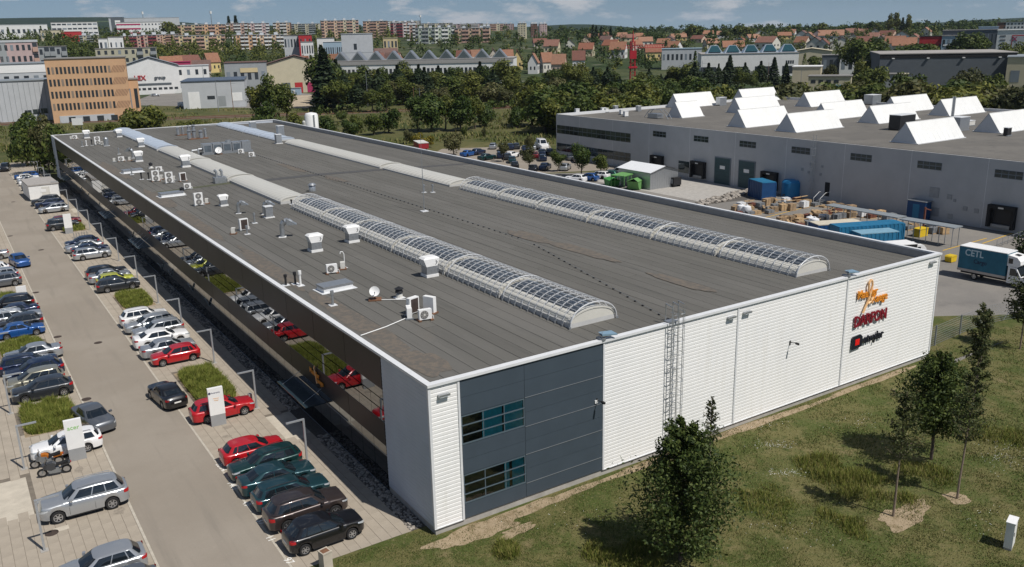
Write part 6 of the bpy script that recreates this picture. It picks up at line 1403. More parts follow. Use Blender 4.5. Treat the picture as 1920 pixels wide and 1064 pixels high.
p = px(147, 243); t = thing('white_board', 'small white board on posts beyond the far left corner of the hall', 'sign', (p.x, p.y, 0), R_(-30)); ob('board', MB().box(-1.7, 1.7, -.06, .06, 1.4, 3.6), M_white, t); ob('post', MB().box(-1.3, -1.18, .06, .16, 0, 3.4), M_steel, t); ob('post', MB().box(1.18, 1.3, .06, .16, 0, 3.4), M_steel, t)
# ================================================================== TOWN BEHIND
FOOT = []     # footprints kept clear of trees: (x, y, r)
UW = MB().box(-0.5, 0.5, -0.5, 0.5, -0.5, 0.5).mesh('window')
def wmat(name, col, **kw): return pm('wall_'+name, col, 0.8, var=0.06, scale=0.3, **kw)
M_win = pm('far_window', (0.035, 0.042, 0.050), 0.12, 0.0, var=0.2, scale=0.2, spec=0.7)
M_winl = pm('far_window_light', (0.20, 0.23, 0.26), 0.15, 0.0, var=0.2, scale=0.3, spec=0.7)
M_fl = pm('flat_roof', (0.24, 0.23, 0.22), 0.85, var=0.12, scale=0.2)
M_tile = [pm('roof_tile_%d' % i, c, 0.8, var=0.15, scale=0.8) for i, c in enumerate(((0.23, 0.092, 0.055), (0.26, 0.125, 0.075), (0.17, 0.072, 0.052), (0.29, 0.155, 0.10), (0.14, 0.083, 0.07), (0.22, 0.11, 0.08)))]
def ztop_at(x, y, D):
    d = ray(x, y); return CAM.z+d.z/math.hypot(d.x, d.y)*D
def anchor(x0, x1, ytop, D):
    xc = (x0+x1)/2; g = pxd(xc, D); w = (x1-x0)/FPX*D*CF.dot(Vector((g.x-CAM.x, g.y-CAM.y, 0)).normalized())
    h = ztop_at(xc, ytop, D)-g.z; rz = math.atan2(g.y-CAM.y, g.x-CAM.x)-math.pi/2
    return g, w, max(2.5, h), rz
def wnd(t, x, y, z, w, h, m=None, name='window', d=0.12):
    o = put(name, UW, m or M_win, t, (x, y, z)); o.scale = (w, d, h); return o
def blk(label, x0, x1, ytop, D, depth, wall, floors=0, cols=0, roof=None, yaw=0.0, ww=0.5, wh=0.5, bal=(), balm=None, z0=0.0, cat='building', name='building', side=0, winm=None, parapet=0.0, base=None, group=None, bands=False):
    g, w, h, rz = anchor(x0, x1, ytop, D)
    t = thing(name, label, cat, (g.x, g.y, g.z-0.5), rz+R_(yaw), group); h += 0.5
    FOOT.append((g.x-math.sin(rz)*depth/2, g.y+math.cos(rz)*depth/2, max(w, depth)*0.5))
    ob('wall', MB().box(-w/2, w/2, 0, depth, 0, h), wall, t)
    ob('roof', MB().box(-w/2-0.3, w/2+0.3, -0.3, depth+0.3, h, h+0.35+parapet), roof or M_fl, t)
    if base: ob('ground_floor', MB().box(-w/2+.1, w/2-.1, -0.15, 0.0, 0.3, base[1]), base[0], t)
    zb = z0+0.5; fh = (h-zb)/max(1, floors); cw = w/max(1, cols)
    for f in range(floors):
        z = zb+fh*(f+0.52)
        if bands:
            wnd(t, 0, 0, z, w*0.97, fh*wh, winm)
            continue
        for c in range(cols):
            x = -w/2+cw*(c+0.5)
            if c in bal:
                bb = wnd(t, x, -0.55, z-fh*0.18, cw*0.94, fh*0.42, balm or M_white, 'balcony', 1.1)
                wnd(t, x, 0, z+fh*0.12, cw*0.84, fh*0.55, M_win)
            else: wnd(t, x, 0, z, cw*ww, fh*wh, winm or (M_win if (f*7+c*3) % 5 else M_winl))
    for c in range(side):
        for f in range(floors):
            o = put('window', UW, M_win, t, (w/2, depth*(c+.5)/side, zb+fh*(f+.52))); o.scale = (0.12, depth/side*ww, fh*wh)
            o = put('window', UW, M_win, t, (-w/2, depth*(c+.5)/side, zb+fh*(f+.52))); o.scale = (0.12, depth/side*ww, fh*wh)
    t['_w'] = w; t['_h'] = h
    return t
c_ = dict(orange=(0.56, 0.35, 0.205), salmon=(0.48, 0.32, 0.26), cream=(0.52, 0.47, 0.34), beige=(0.42, 0.40, 0.30), white=(0.70, 0.70, 0.69), pink=(0.47, 0.35, 0.34), grey=(0.30, 0.32, 0.33), dgrey=(0.10, 0.115, 0.13), lgrey=(0.46, 0.48, 0.50), green=(0.42, 0.47, 0.38), yellow=(0.56, 0.46, 0.27), blue=(0.30, 0.40, 0.48), brown=(0.16, 0.085, 0.06), red=(0.42, 0.03, 0.035), mag=(0.36, 0.03, 0.10), peach=(0.55, 0.40, 0.28))
MW = {k: wmat(k, v) for k, v in c_.items()}
M_balr = pm('balcony_red', (0.20, 0.04, 0.05), 0.7, var=0.1); M_balw = pm('balcony_white', (0.68, 0.68, 0.67), 0.6, var=0.05); M_bals = pm('balcony_sand', (0.46, 0.30, 0.24), 0.7, var=0.05); M_balg = pm('balcony_grey', (0.28, 0.30, 0.31), 0.7, var=0.05)
# ---- near industrial quarter, left
D0 = 352
t = blk('orange five storey office block with rows of dark windows', 84, 222, 110, D0, 16, MW['orange'], 0, 0, M_fl, yaw=-3)
w, h = t['_w'], t['_h']
for f in range(4):
    z = h*(0.245+0.185*f)+0.6
    for c in range(16): wnd(t, -w/2+w*0.80*(c+0.7)/16, 0, z, w*0.80/16*0.56, h*0.105, M_win if (c*5+f*3) % 7 else pm('curtain', (0.25, 0.20, 0.16), 0.7, var=0.1))
    for c in range(9):
        o = put('slanted_slat', UW, MW['brown'], t, (-w/2+w*0.815+w*0.17*(c+.5)/9, -0.02, z)); o.scale = (w*0.006, 0.12, h*0.115); o.rotation_euler = (0, R_(25), 0)
ob('ground_floor', MB().box(-w/2+2, w/2-6, -0.2, 0, 0.5, h*0.13), MW['lgrey'], t)
for c in range(5): wnd(t, -w/2+6+c*4.6, -0.22, h*0.07, 2.2, h*0.08, M_win)
blk('low orange annex right of the orange office block', 222, 246, 150, D0+4, 10, MW['orange'], 1, 2, M_fl)
t = blk('pale grey metal hall at the left picture edge', -30, 76, 153, 372, 18, MW['lgrey'], 0, 0, M_cano, yaw=-2)
for k in range(3): wnd(t, t['_w']*(0.05+0.13*k), 0, 3.5+0.2*k, 2.2, 1.8, M_hallg)
for k in range(12): wnd(t, -t['_w']/2+t['_w']*(k+.5)/12, -0.02, t['_h']*.5, 0.12, t['_h']*.95, M_balg, 'panel_joint')
t = blk('white and grey hall behind the pale metal hall', -40, 76, 121, 425, 26, MW['lgrey'], 1, 7, M_cano, wh=0.25, z0=6); wnd(t, 0, -.1, t['_h']-2, t['_w'], 3.0, M_white, 'fascia')
t = blk('pink and grey apartment block at the left edge', -25, 62, 80, 545, 14, MW['pink'], 5, 9, MW['lgrey'], yaw=3, bal=(1, 8), balm=M_bals, parapet=0.8)
wnd(t, -t['_w']*.18, .0, t['_h']*.5, t['_w']*.14, t['_h']*.98, MW['grey'], 'grey_stripe')
blk('grey apartment block with blue balconies behind the orange offices', 60, 118, 88, 600, 12, MW['grey'], 4, 6, M_fl, bal=(0, 2, 3, 5), balm=M_balg)
t = blk('olive beige apartment block with dark balconies', 180, 286, 91, 640, 12, MW['beige'], 4, 9, M_fl, yaw=-2, bal=(6, 8), balm=M_balg, ww=.42)
o = put('heart_sign', text_mesh('e', 4.5, .2, bold=.1), MW['grey'], t, (-t['_w']*.30, -.3, t['_h']*.55)); o.rotation_euler = (R_(90), 0, 0); ob('red_emblem', MB().cyl((-t['_w']*.24, -.35, t['_h']*.55), (-t['_w']*.24, -.1, t['_h']*.55), 2.0, n=8), MW['red'], t)
blk('tall white house left of a twin behind the beige block', 184, 200, 73, 700, 9, MW['white'], 2, 2, M_fl); blk('tall white house with three small windows behind the beige block', 203, 229, 70, 705, 9, MW['white'], 2, 3, M_fl, ww=.3, wh=.3)
# white gable hall with logo
def gable_hall(label, x0, x1, yeave, yridge, D, depth, wall, roofm, doors=()):
    g, w, h, rz = anchor(x0, x1, yeave, D); zr_ = ztop_at((x0+x1)/2, yridge, D)-g.z
    t = thing('gabled_hall', label, 'building', (g.x, g.y, g.z-.3), rz); h += .3; zr_ += .3
    FOOT.append((g.x-math.sin(rz)*depth/2, g.y+math.cos(rz)*depth/2, max(w, depth)*.5))
    ob('wall', MB().prism([(-w/2, 0), (w/2, 0), (w/2, h), (0, zr_), (-w/2, h)], 0, depth, 'y'), wall, t)
    for s in (1, -1): ob('roof', MB().quad((s*(w/2+.5), -.6, h-.05), (0, -.6, zr_+.25), (0, depth, zr_+.25), (s*(w/2+.5), depth, h-.05)).quad((s*(w/2+.5), -.6, h+.2), (0, -.6, zr_+.5), (0, depth, zr_+.5), (s*(w/2+.5), depth, h+.2)), roofm, t, fix=False)
    for fx, fw, z0_, z1_, m in doors: wnd(t, w*fx, 0, (z0_+z1_)/2, fw, z1_-z0_, m, 'door')
    t['_w'] = w; t['_h'] = h
    return t
t = gable_hall('white gabled hall with company lettering behind the orange offices', 222, 324, 125, 109, 520, 30, MW['white'], M_cano)
for k, (s_, x, m) in enumerate((('LEX', -5.5, MW['red']), ('group', 4.5, MW['dgrey']))):
    o = put('lettering', text_mesh(s_, 3.4 if k == 0 else 2.4, .15, bold=.08), m, t, (x, -.25, t['_h']*.60)); o.rotation_euler = (R_(90), 0, 0)
wnd(t, -1, -.2, t['_h']*.38, 22, .9, MW['dgrey'], 'stripe')
for k in range(10): wnd(t, -t['_w']*.42+t['_w']*.84*k/9, 0, 3.2, 1.8, 1.2, M_win)
blk('white two storey office right of the gabled hall', 324, 383, 124, 530, 10, MW['white'], 2, 4, MW['lgrey'], ww=.35, wh=.4); blk('maroon roofed shed between gabled hall and white office', 312, 350, 117, 575, 10, MW['mag'], 0, 0, MW['mag'])
t = blk('blue grey warehouse with roller doors and solar roof', 332, 446, 153, 392, 34, MW['lgrey'], 0, 0, pm('solar_roof', (0.10, 0.13, 0.18), 0.35, 0.3, var=0.2, scale=.4), yaw=-4)
w, h = t['_w'], t['_h']; wnd(t, -w*.32, 0, h*.33, w*.18, h*.62, M_white, 'roller_door'); wnd(t, w*.12, 0, h*.28, w*.12, h*.36, M_balg, 'roller_door'); wnd(t, w*.37, 0, h*.42, w*.16, h*.30, M_white, 'roller_door'); wnd(t, -w*.05, 0, h*.42, w*.12, h*.12, M_win)
t = blk('grey works building with rust roof and yellow sign', 416, 492, 118, 470, 18, MW['grey'], 1, 6, M_tile[4], yaw=-3, wh=.3, z0=3); wnd(t, t['_w']*.08, -.2, t['_h']*.78, t['_w']*.42, t['_h']*.13, MW['yellow'], 'sign')
gable_hall('cream works hall with three roller doors', 494, 602, 121, 106, 480, 30, MW['cream'], M_tile[4], ((-.17, 4, .3, 5.5, MW['dgrey']), (.04, 4, .3, 5.5, MW['red']), (.25, 4, .3, 5.5, MW['mag'])))
# long white hall with peaked rooflights
t = blk('long white factory with a row of peaked grey rooflights', 602, 962, 113, 520, 30, MW['white'], 0, 0, pm('works_roof', (0.33, 0.31, 0.29), .8, var=.12, scale=.1), yaw=-10)
w, h = t['_w'], t['_h']
wnd(t, 0, -.3, h-1.2, w, 2.0, pm('eave_grey', (.33, .32, .31), .7, var=.1), 'eaves')
for k in range(44): wnd(t, -w/2+w*(k+.8)/45, 0, h*.50, w/45*.62, h*.36, M_win)
for k in range(10):
    x = -w*.42+w*.94*k/10
    rl = ob('peak_rooflight', MB().prism([(-4.6, 0), (4.6, 0), (0, 5.2)], 2, 10, 'y'), M_galv, t, (x, 0, h+.2)); ob('glazing', MB().quad((-3.4, 1.95, .4), (3.4, 1.95, .4), (0, 1.95, 4.3)), pm('rooflight_glass', (.12, .15, .16), .15, .3, var=.2), rl, fix=False)
t = blk('windowless grey cube tower above the long white factory', 640, 697, 64, 575, 20, MW['lgrey'], 0, 0, MW['lgrey'], yaw=-2); wnd(t, -t['_w']*.06, 0, t['_h']*.74, 1.9, 3.6, M_win); wnd(t, 0, -.02, t['_h']*.62, t['_w'], .15, MW['grey'], 'joint')
# ---- right industrial quarter
t = blk('white factory with blue glass pyramids on its grey roof', 1318, 1497, 101, 545, 40, MW['white'], 0, 0, pm('works_roof', (0.33, 0.31, 0.29)), yaw=6)
w, h = t['_w'], t['_h']
for k in range(4): wnd(t, -w*.42+w*.28*k, 0, h*.30, w*.16, h*.32, M_win)
for k in range(4): wnd(t, w*.38+w*.022*k, 0, h*.62, w*.016, h*.14, M_win)
for k in range(5):
    py = ob('glass_pyramid', MB().quad((-5, 1, 0), (5, 1, 0), (2, 7, 4.6), (-2, 7, 4.6)).quad((5, 1, 0), (5, 16, 0), (2, 9, 4.6), (2, 7, 4.6)).quad((-5, 1, 0), (-5, 16, 0), (-2, 9, 4.6), (-2, 7, 4.6)).quad((-2, 7, 4.6), (2, 7, 4.6), (2, 9, 4.6), (-2, 9, 4.6)), pm('pyramid_metal', (.40, .46, .52), .3, .4, var=.1), t, (-w*.36+w*.19*k, 0, h+.3)); ob('glazing', MB().quad((-3.8, 1.5, .9), (3.8, 1.5, .9), (1.8, 6.4, 4.4), (-1.8, 6.4, 4.4)), pm('pyramid_glass', (.03, .09, .11), .08, .3, var=.2), py, (0, -.25, 0.02), fix=False)
blk('pale blue flat office behind the red tower', 1242, 1316, 92, 620, 14, MW['lgrey'], 1, 9, MW['blue'], wh=.35, z0=2.5)
gable_hall('cream windowless hall right of the pyramid factory', 1488, 1560, 97, 92, 640, 26, MW['cream'], MW['cream']); blk('dark grey low works building right of the cream hall', 1545, 1580, 104, 560, 12, MW['dgrey'], 1, 3, M_fl); blk('small off white gatehouse with columns', 1579, 1605, 103, 555, 8, MW['white'], 1, 2, MW['lgrey'])
blk('cream flat roofed hall in front of the pyramid factory', 1491, 1542, 126, 420, 12, MW['cream'], 0, 0, MW['white'], yaw=-4)
t = blk('cream transformer house with a blue double door', 1523, 1600, 144, 350, 8, MW['cream'], 0, 0, M_fl, yaw=-3); w, h = t['_w'], t['_h']; wnd(t, w*.22, 0, h*.36, w*.13, h*.68, pm('sky_door', (.20, .42, .60), .6, var=.05), 'door')
for k in range(4): wnd(t, -w*.38+w*.18*k, 0, h*.82, w*.11, h*.12, M_win)
t = blk('small grey hut with blue doors near the scrub', 1656, 1688, 140, 385, 6, MW['grey'], 0, 0, M_fl); 
for k in range(3): wnd(t, -t['_w']*.28+t['_w']*.26*k, 0, 1.8, t['_w']*.16, 2.6, pm('door_blue', (.03, .12, .26), .6, var=.1), 'door')
blk('tiny cream hut right of the blue doored hut', 1690, 1709, 140, 385, 5, MW['cream'], 0, 0, MW['cream'])
t = blk('very long low hall with black wall and grey roof', 1662, 1898, 101, 400, 46, MW['dgrey'], 0, 0, pm('works_roof', (0.33, 0.31, 0.29)), yaw=9); wnd(t, 0, -.1, t['_h']-.8, t['_w'], 1.4, M_black, 'fascia')
for k in range(4): wnd(t, -t['_w']*.4+t['_w']*.26*k, -.4, t['_h']-1.6, 1.0, .35, M_white, 'wall_lamp', .8)
blk('cream end building of the long black hall', 1899, 1960, 108, 385, 30, MW['cream'], 1, 2, M_cano, wh=.3)
blk('dark blue retail building with slit windows', 1772, 1880, 57, 640, 30, MW['dgrey'], 2, 16, M_fl, ww=.25, wh=.5); blk('pale blue rooftop plant on the retail building', 1835, 1868, 51, 655, 8, MW['blue'], 0, 0, MW['blue'])
t = blk('white retail front with big grey sports poster', 1874, 1945, 57, 600, 26, MW['white'], 0, 0, MW['white']); w, h = t['_w'], t['_h']; po = wnd(t, w*.18, -.05, h*.58, w*.62, h*.55, MW['lgrey'], 'poster'); wnd(t, w*.18, -.03, h*.58, w*.66, h*.60, MW['red'], 'poster_frame')
for k in range(5): wnd(t, -w*.36, -.05, h*.86-h*.10*k, w*.13, h*.035, MW['dgrey'], 'logo_board')
o = put('lettering', text_mesh('X', 3.2, .1, bold=.1), MW['mag'], t, (-w*.08, -.2, h*.78)); o.rotation_euler = (R_(90), 0, 0)
blk('low red shop with dark overhanging roof', 1726, 1768, 69, 640, 18, MW['red'], 1, 4, M_black, wh=.4); blk('blue grey glass link beside the red shop', 1768, 1800, 68, 630, 14, MW['blue'], 2, 4, M_fl); blk('small white kiosk tower below the glass link', 1772, 1792, 86, 560, 6, MW['white'], 2, 2, MW['white'])
blk('white apartment house at the right horizon', 1880, 1915, 42, 950, 12, MW['white'], 4, 6, M_fl); blk('dark red block at the right horizon', 1868, 1882, 43, 950, 12, MW['brown'], 0, 0, M_fl)
# ---- upper left: works on the hill
blk('long white hall on the left skyline', -40, 84, 47, 1250, 30, MW['white'], 1, 14, MW['lgrey'], wh=.3); t = blk('white office block with two window bands on the skyline', 104, 182, 42, 1150, 20, MW['white'], 4, 9, M_fl, bands=False, ww=.8, wh=.35)
blk('huge grey exhibition hall on the skyline', 214, 336, 34, 1500, 60, MW['lgrey'], 0, 0, MW['lgrey']); t = blk('dark end tower of the exhibition hall with logo board', 213, 236, 33, 1440, 20, MW['dgrey'], 0, 0, MW['dgrey']); wnd(t, 0, 0, t['_h']*.7, t['_w']*.4, 6, M_white, 'logo_board')
t = blk('white building with magenta stripes below the exhibition hall', 225, 308, 42, 1300, 24, MW['white'], 3, 14, M_fl, ww=.4, wh=.35)
for k in range(3): wnd(t, -t['_w']*.25, -.05, t['_h']*(.25+.3*k), t['_w']*.5, t['_h']*.10, MW['mag'], 'stripe')
blk('red shop in the left hillside town', 118, 152, 60, 1050, 14, MW['red'], 0, 0, MW['red'])
blk('cream row of shops on the left hillside', 80, 118, 57, 1090, 12, MW['cream'], 1, 6, M_fl)
# ---- panel apartment blocks
PB = sorted([(150, 182, 67, 960, 'cream', 5, 3, 'grey balconies', M_balg),
 (228, 262, 68, 850, 'salmon', 5, 4, 'dark red balconies', M_balr), (262, 300, 66, 860, 'salmon', 5, 4, 'dark red balcony tower', M_balr), (298, 330, 65, 870, 'peach', 5, 5, 'sand balconies', M_bals), (330, 420, 67, 840, 'yellow', 12, 4, 'pale pink balconies', M_bals), (436, 480, 66, 850, 'orange', 6, 4, 'white balconies', M_balw), (480, 532, 66, 855, 'peach', 7, 4, 'white balcony bands', M_balw),
 (336, 380, 47, 1180, 'yellow', 7, 4, 'sand balconies', M_bals), (380, 424, 46, 1185, 'orange', 7, 4, 'brown balconies', M_bals), (427, 466, 44, 1190, 'salmon', 6, 5, 'white balconies', M_balw), (466, 506, 44, 1195, 'pink', 6, 5, 'bright white balconies', M_balw), (514, 545, 43, 1190, 'peach', 5, 5, 'white balconies', M_balw), (548, 600, 45, 1350, 'cream', 8, 5, 'grey balconies', M_balg),
 (604, 640, 39, 1200, 'peach', 6, 6, 'sand balconies', M_bals), (640, 674, 38, 1205, 'cream', 6, 6, 'brownish balconies', M_bals), (682, 726, 40, 1210, 'peach', 7, 6, 'sand balconies', M_bals), (733, 756, 43, 1240, 'pink', 4, 5, 'red balconies', M_balr), (756, 782, 42, 1260, 'salmon', 4, 5, 'white balconies', M_balw), (763, 780, 47, 1120, 'salmon', 3, 5, 'white balcony column', M_balw), (779, 816, 53, 1010, 'green', 6, 4, 'pale green balconies', M_balg), (816, 853, 52, 1015, 'green', 6, 4, 'white balconies', M_balw), (853, 918, 53, 1010, 'peach', 10, 4, 'orange balconies', M_bals), (906, 920, 50, 1030, 'blue', 2, 5, 'bluish balconies', M_balw), (790, 850, 44, 1500, 'cream', 9, 5, 'grey balconies', M_balg), (850, 905, 45, 1520, 'pink', 8, 5, 'white balconies', M_balw), (725, 790, 40, 1600, 'cream', 9, 5, 'pale balconies', M_balw), (905, 945, 45, 1500, 'cream', 6, 4, 'sand balconies', M_bals), (971, 986, 44, 1150, 'cream', 3, 7, 'no balconies', None), (1012, 1026, 45, 1250, 'pink', 3, 6, 'pale stripe', None), (996, 1008, 45, 1200, 'brown', 3, 6, 'no balconies', None), (944, 962, 45, 1600, 'pink', 4, 4, 'pale windows', None)], key=lambda q: q[0]+q[1])
for i, (a, b, y, D, c, cols, fl, d, bm) in enumerate(PB):
    bal = tuple(k for k in range(cols) if k % 3 != 1) if bm else ()
    t = blk('%s apartment block with %s, %s of the town blocks' % (c, d, ordinal(i+1)), a, b, y, D, 12, MW[c], fl, cols, MW['lgrey'], yaw=(-6, 4, 8, -10)[i % 4], bal=bal, balm=bm, ww=.45, wh=.42, name='apartment_block', group='panel apartment blocks on the hillside')
    wnd(t, t['_w']*.5, 6, t['_h']*.5, .14, t['_h']*.96, MW['brown'] if i % 2 else MW[c], 'end_wall', 11.6)
    for k in range(2): wnd(t, t['_w']*(-.25+.5*k), 6, t['_h']+1.2, 3.2, 2.4, MW['lgrey'], 'lift_housing', 3.0)
# mid town buildings centre left
blk('pale terraced house row with grey panels beside the conifers', 532, 560, 67, 700, 10, MW['lgrey'], 2, 5, M_fl); blk('coral red modern house', 560, 584, 66, 690, 10, MW['red'], 2, 3, M_fl, ww=.3); blk('white terrace below the coral red house', 563, 586, 79, 650, 8, MW['white'], 2, 5, M_fl); blk('white flat house left of the cube tower', 594, 626, 72, 690, 10, MW['white'], 1, 5, M_fl, wh=.3); blk('blue grey glazed house left of the cube tower', 605, 641, 79, 660, 8, MW['blue'], 1, 9, MW['white'], wh=.6); blk('yellow long house behind the red roofs', 718, 745, 72, 720, 9, MW['yellow'], 2, 4, MW['cream'])
# ---- houses
M_hw = [wmat('house_%d' % i, c) for i, c in enumerate(((.60, .58, .52), (.62, .55, .38), (.66, .66, .65), (.55, .42, .33), (.58, .52, .45), (.64, .50, .22)))]
wn_ = ['cream', 'yellowish', 'white', 'tan', 'beige', 'ochre']; rn_ = ['red', 'orange', 'dark red', 'light orange', 'brown', 'rust']
HN = [0]
def house(x, ytop, wpx, D, wi, ri, yaw, extra=''):
    g = pxd(x, D); w = max(7.5, wpx/FPX*D); h = ztop_at(x, ytop, D)-g.z; h = max(6.0, min(13.5, h)); rz = math.atan2(g.y-CAM.y, g.x-CAM.x)-math.pi/2+R_(yaw)
    HN[0] += 1
    zone = 'left town' if x < 480 else 'middle town' if x < 980 else 'tower hillside' if x < 1320 else 'right suburb'
    t = thing('house', '%s house with %s roof, number' % (wn_[wi], rn_[ri]), 'house', (g.x, g.y, g.z-.4), rz, 'houses with gable roofs in the town'); t['_x'] = x; t['_zone'] = zone
    d = w*0.8; e = h*0.55; FOOT.append((g.x, g.y, w*.6))
    ob('wall', MB().prism([(-d/2, 0), (d/2, 0), (d/2, e), (0, h-.25), (-d/2, e)], -w/2, w/2, 'x'), M_hw[wi], t)
    k = .5
    for s in (1, -1): ob('roof', MB().quad((-w/2-k, s*(d/2+k), e-.35), (w/2+k, s*(d/2+k), e-.35), (w/2+k, 0, h), (-w/2-k, 0, h)).quad((-w/2-k, s*(d/2+k), e-.1), (w/2+k, s*(d/2+k), e-.1), (w/2+k, 0, h+.25), (-w/2-k, 0, h+.25)), M_tile[ri], t, fix=False)
    ob('chimney', MB().box(-.4+w*.2, .4+w*.2, -.4+d*.1, .4+d*.1, h-1.5, h+1.1), M_tile[4], t)
    for c in range(3): wnd(t, -w/2+w*(c+.5)/3, -d/2, e*.55, w*.12, e*.30)
    for c in range(2): o = put('window', UW, M_win, t, (w/2, d*(-.2+.4*c), e*.55)); o.scale = (.12, d*.15, e*.28); o = put('window', UW, M_win, t, (-w/2, d*(-.2+.4*c), e*.55)); o.scale = (.12, d*.15, e*.28)
    ob('door', MB().box(w*.36, w*.36+1.0, -d/2-.06, -d/2, .4, 2.5), MW['brown'], t)
    return t
HL = [(128, 91, 36, 620), (160, 92, 22, 640), (165, 100, 24, 600), (315, 101, 34, 640), (345, 100, 40, 650), (372, 104, 28, 630), (392, 97, 22, 660), (560, 91, 26, 620), (625, 88, 24, 640), (700, 83, 24, 650), (722, 80, 40, 690), (735, 88, 30, 660), (705, 91, 22, 640), (745, 93, 22, 640), (868, 91, 24, 660), (893, 92, 22, 650), (925, 91, 24, 670), (948, 90, 24, 660), (970, 87, 22, 640), (1000, 89, 22, 620), (1024, 93, 20, 600), (1048, 90, 24, 600), (1085, 91, 22, 620), (1035, 74, 26, 800), (1068, 73, 22, 850), (1100, 80, 26, 740), (1012, 72, 24, 860),
 (1137, 67, 22, 900), (1147, 74, 28, 800), (1165, 61, 20, 1050), (1178, 64, 26, 980), (1195, 62, 20, 1050), (1210, 69, 24, 850), (1225, 83, 28, 690), (1245, 72, 22, 820), (1256, 67, 22, 900), (1272, 63, 26, 960), (1262, 77, 28, 760), (1193, 74, 18, 800), (1310, 66, 22, 920), (1334, 72, 24, 800), (1327, 57, 18, 1100), (1112, 63, 20, 1050), (1135, 60, 18, 1100), (1160, 78, 28, 740), (1098, 68, 22, 900),
 (1375, 76, 36, 740), (1388, 68, 20, 860), (1425, 56, 32, 980), (1440, 68, 34, 800), (1412, 64, 22, 900), (1380, 60, 20, 1000), (1505, 57, 26, 950), (1517, 60, 24, 900), (1535, 57, 30, 900), (1558, 56, 40, 880), (1505, 68, 22, 800), (1532, 69, 34, 790), (1580, 69, 46, 780), (1597, 53, 20, 1020), (1615, 54, 20, 1020), (1640, 53, 22, 1000), (1635, 61, 24, 880), (1672, 51, 24, 1000), (1664, 57, 26, 900), (1690, 58, 30, 880), (1703, 55, 18, 950), (1680, 67, 30, 760), (1697, 70, 36, 740), (1735, 51, 20, 1000), (1470, 60, 22, 950), (1480, 55, 20, 1050), (1355, 58, 20, 1050), (1290, 60, 20, 1050), (1545, 72, 24, 760), (1600, 63, 26, 850), (1655, 66, 24, 800), (1715, 63, 26, 820), (1620, 68, 24, 790)]
r6 = random.Random(21); HO = []
for x, y, w, D in HL: HO.append(house(x, y, w*1.0, D+r6.uniform(-15, 15), r6.choice((0, 0, 1, 2, 2, 3, 4, 5)), r6.choice((0, 1, 1, 2, 3, 3, 5, 4)), r6.choice((0, 8, -12, 90, 80, 25, -30))))
for zone in set(o['_zone'] for o in HO):
    for i, o in enumerate(sorted((o for o in HO if o['_zone'] == zone), key=lambda q: q['_x'])):
        o['label'] = o['label'].split(', number')[0]+', %s from left in the %s' % (ordinal(i+1), zone)
for o in list(bpy.data.objects):
    for k in ('_x', '_zone', '_w', '_h'):
        if k in o: del o[k]
# ---- street, railway, masts, tower
poly('street', [px(225, 197).xy, px(480, 203).xy, px(600, 190).xy, px(620, 178).xy, px(470, 170).xy, px(330, 176).xy, px(300, 172).xy, px(262, 186).xy], -0.02, M_asph)
poly('street', [px(-40, 215).xy, px(225, 206).xy, px(232, 198).xy, px(-40, 206).xy], -0.018, M_asph)
poly('paved_yard', [px(535, 203).xy, px(600, 203).xy, px(600, 178).xy, px(540, 180).xy], -0.016, pm('sandy_yard', (.40, .33, .24), .9, var=.15, scale=.2))
poly('paved_yard', [px(1480, 178).xy, px(1700, 168).xy, px(1700, 160).xy, px(1480, 166).xy], -0.016, M_asph)
for Y_, nm in ((0, 0),):
    d = Vector((158, -75, 0)).normalized(); n = Vector((-d.y, d.x, 0)); c = Vector((95, 281, 0))
    def rp(a, b, z): return (c.x+d.x*a+n.x*b, c.y+d.y*a+n.y*b, z)
    mb = MB(); mb.quad(rp(-220, -7, -.005), rp(420, -7, -.005), rp(420, 7, -.005), rp(-220, 7, -.005)); bl = tag(ob('railway_bed', mb, ramp_mat('ballast', [((.15, .12, .095), 1, 0, 1), ((.10, .085, .07), .3, .45, .65), ((.11, .105, .05), .12, .5, .7)]), fix=False), kind='structure')
    for b in (-4.2, -2.77, 2.77, 4.2):
        M = Matrix(((d.x, n.x, 0, c.x), (d.y, n.y, 0, c.y), (0, 0, 1, 0), (0, 0, 0, 1)))
        ob('rail', MB().box(-220, 420, b-.05, b+.05, 0, .17, M), M_rust, bl)
def catenary(i, x, y, hpx):
    p = px(x, y); D = (p-CAM).length; h = hpx/FPX*D
    t = thing('catenary_mast', 'thin railway mast beyond the hall, %s from the left' % ordinal(i+1), 'mast', (p.x, p.y, 0), 0, 'railway masts'); ob('pole', MB().cyl((0, 0, 0), (0, 0, h), .14, .08, 6), M_rust if i % 2 else M_steel, t); ob('bracket', MB().cyl((0, 0, h*.9), (1.2, -2.2, h*.9), .05, n=4), M_steel, t)
for i, a in enumerate(((3, 222, 40), (43, 220, 48), (122, 215, 75), (188, 212, 66), (410, 210, 60), (438, 208, 52), (388, 203, 70), (621, 206, 40), (690, 200, 62), (777, 205, 40), (788, 202, 35), (1110, 168, 25), (1315, 168, 50), (1440, 150, 30), (1500, 178, 45), (1612, 170, 55), (1625, 160, 40), (1700, 158, 35))): catenary(i, *a)
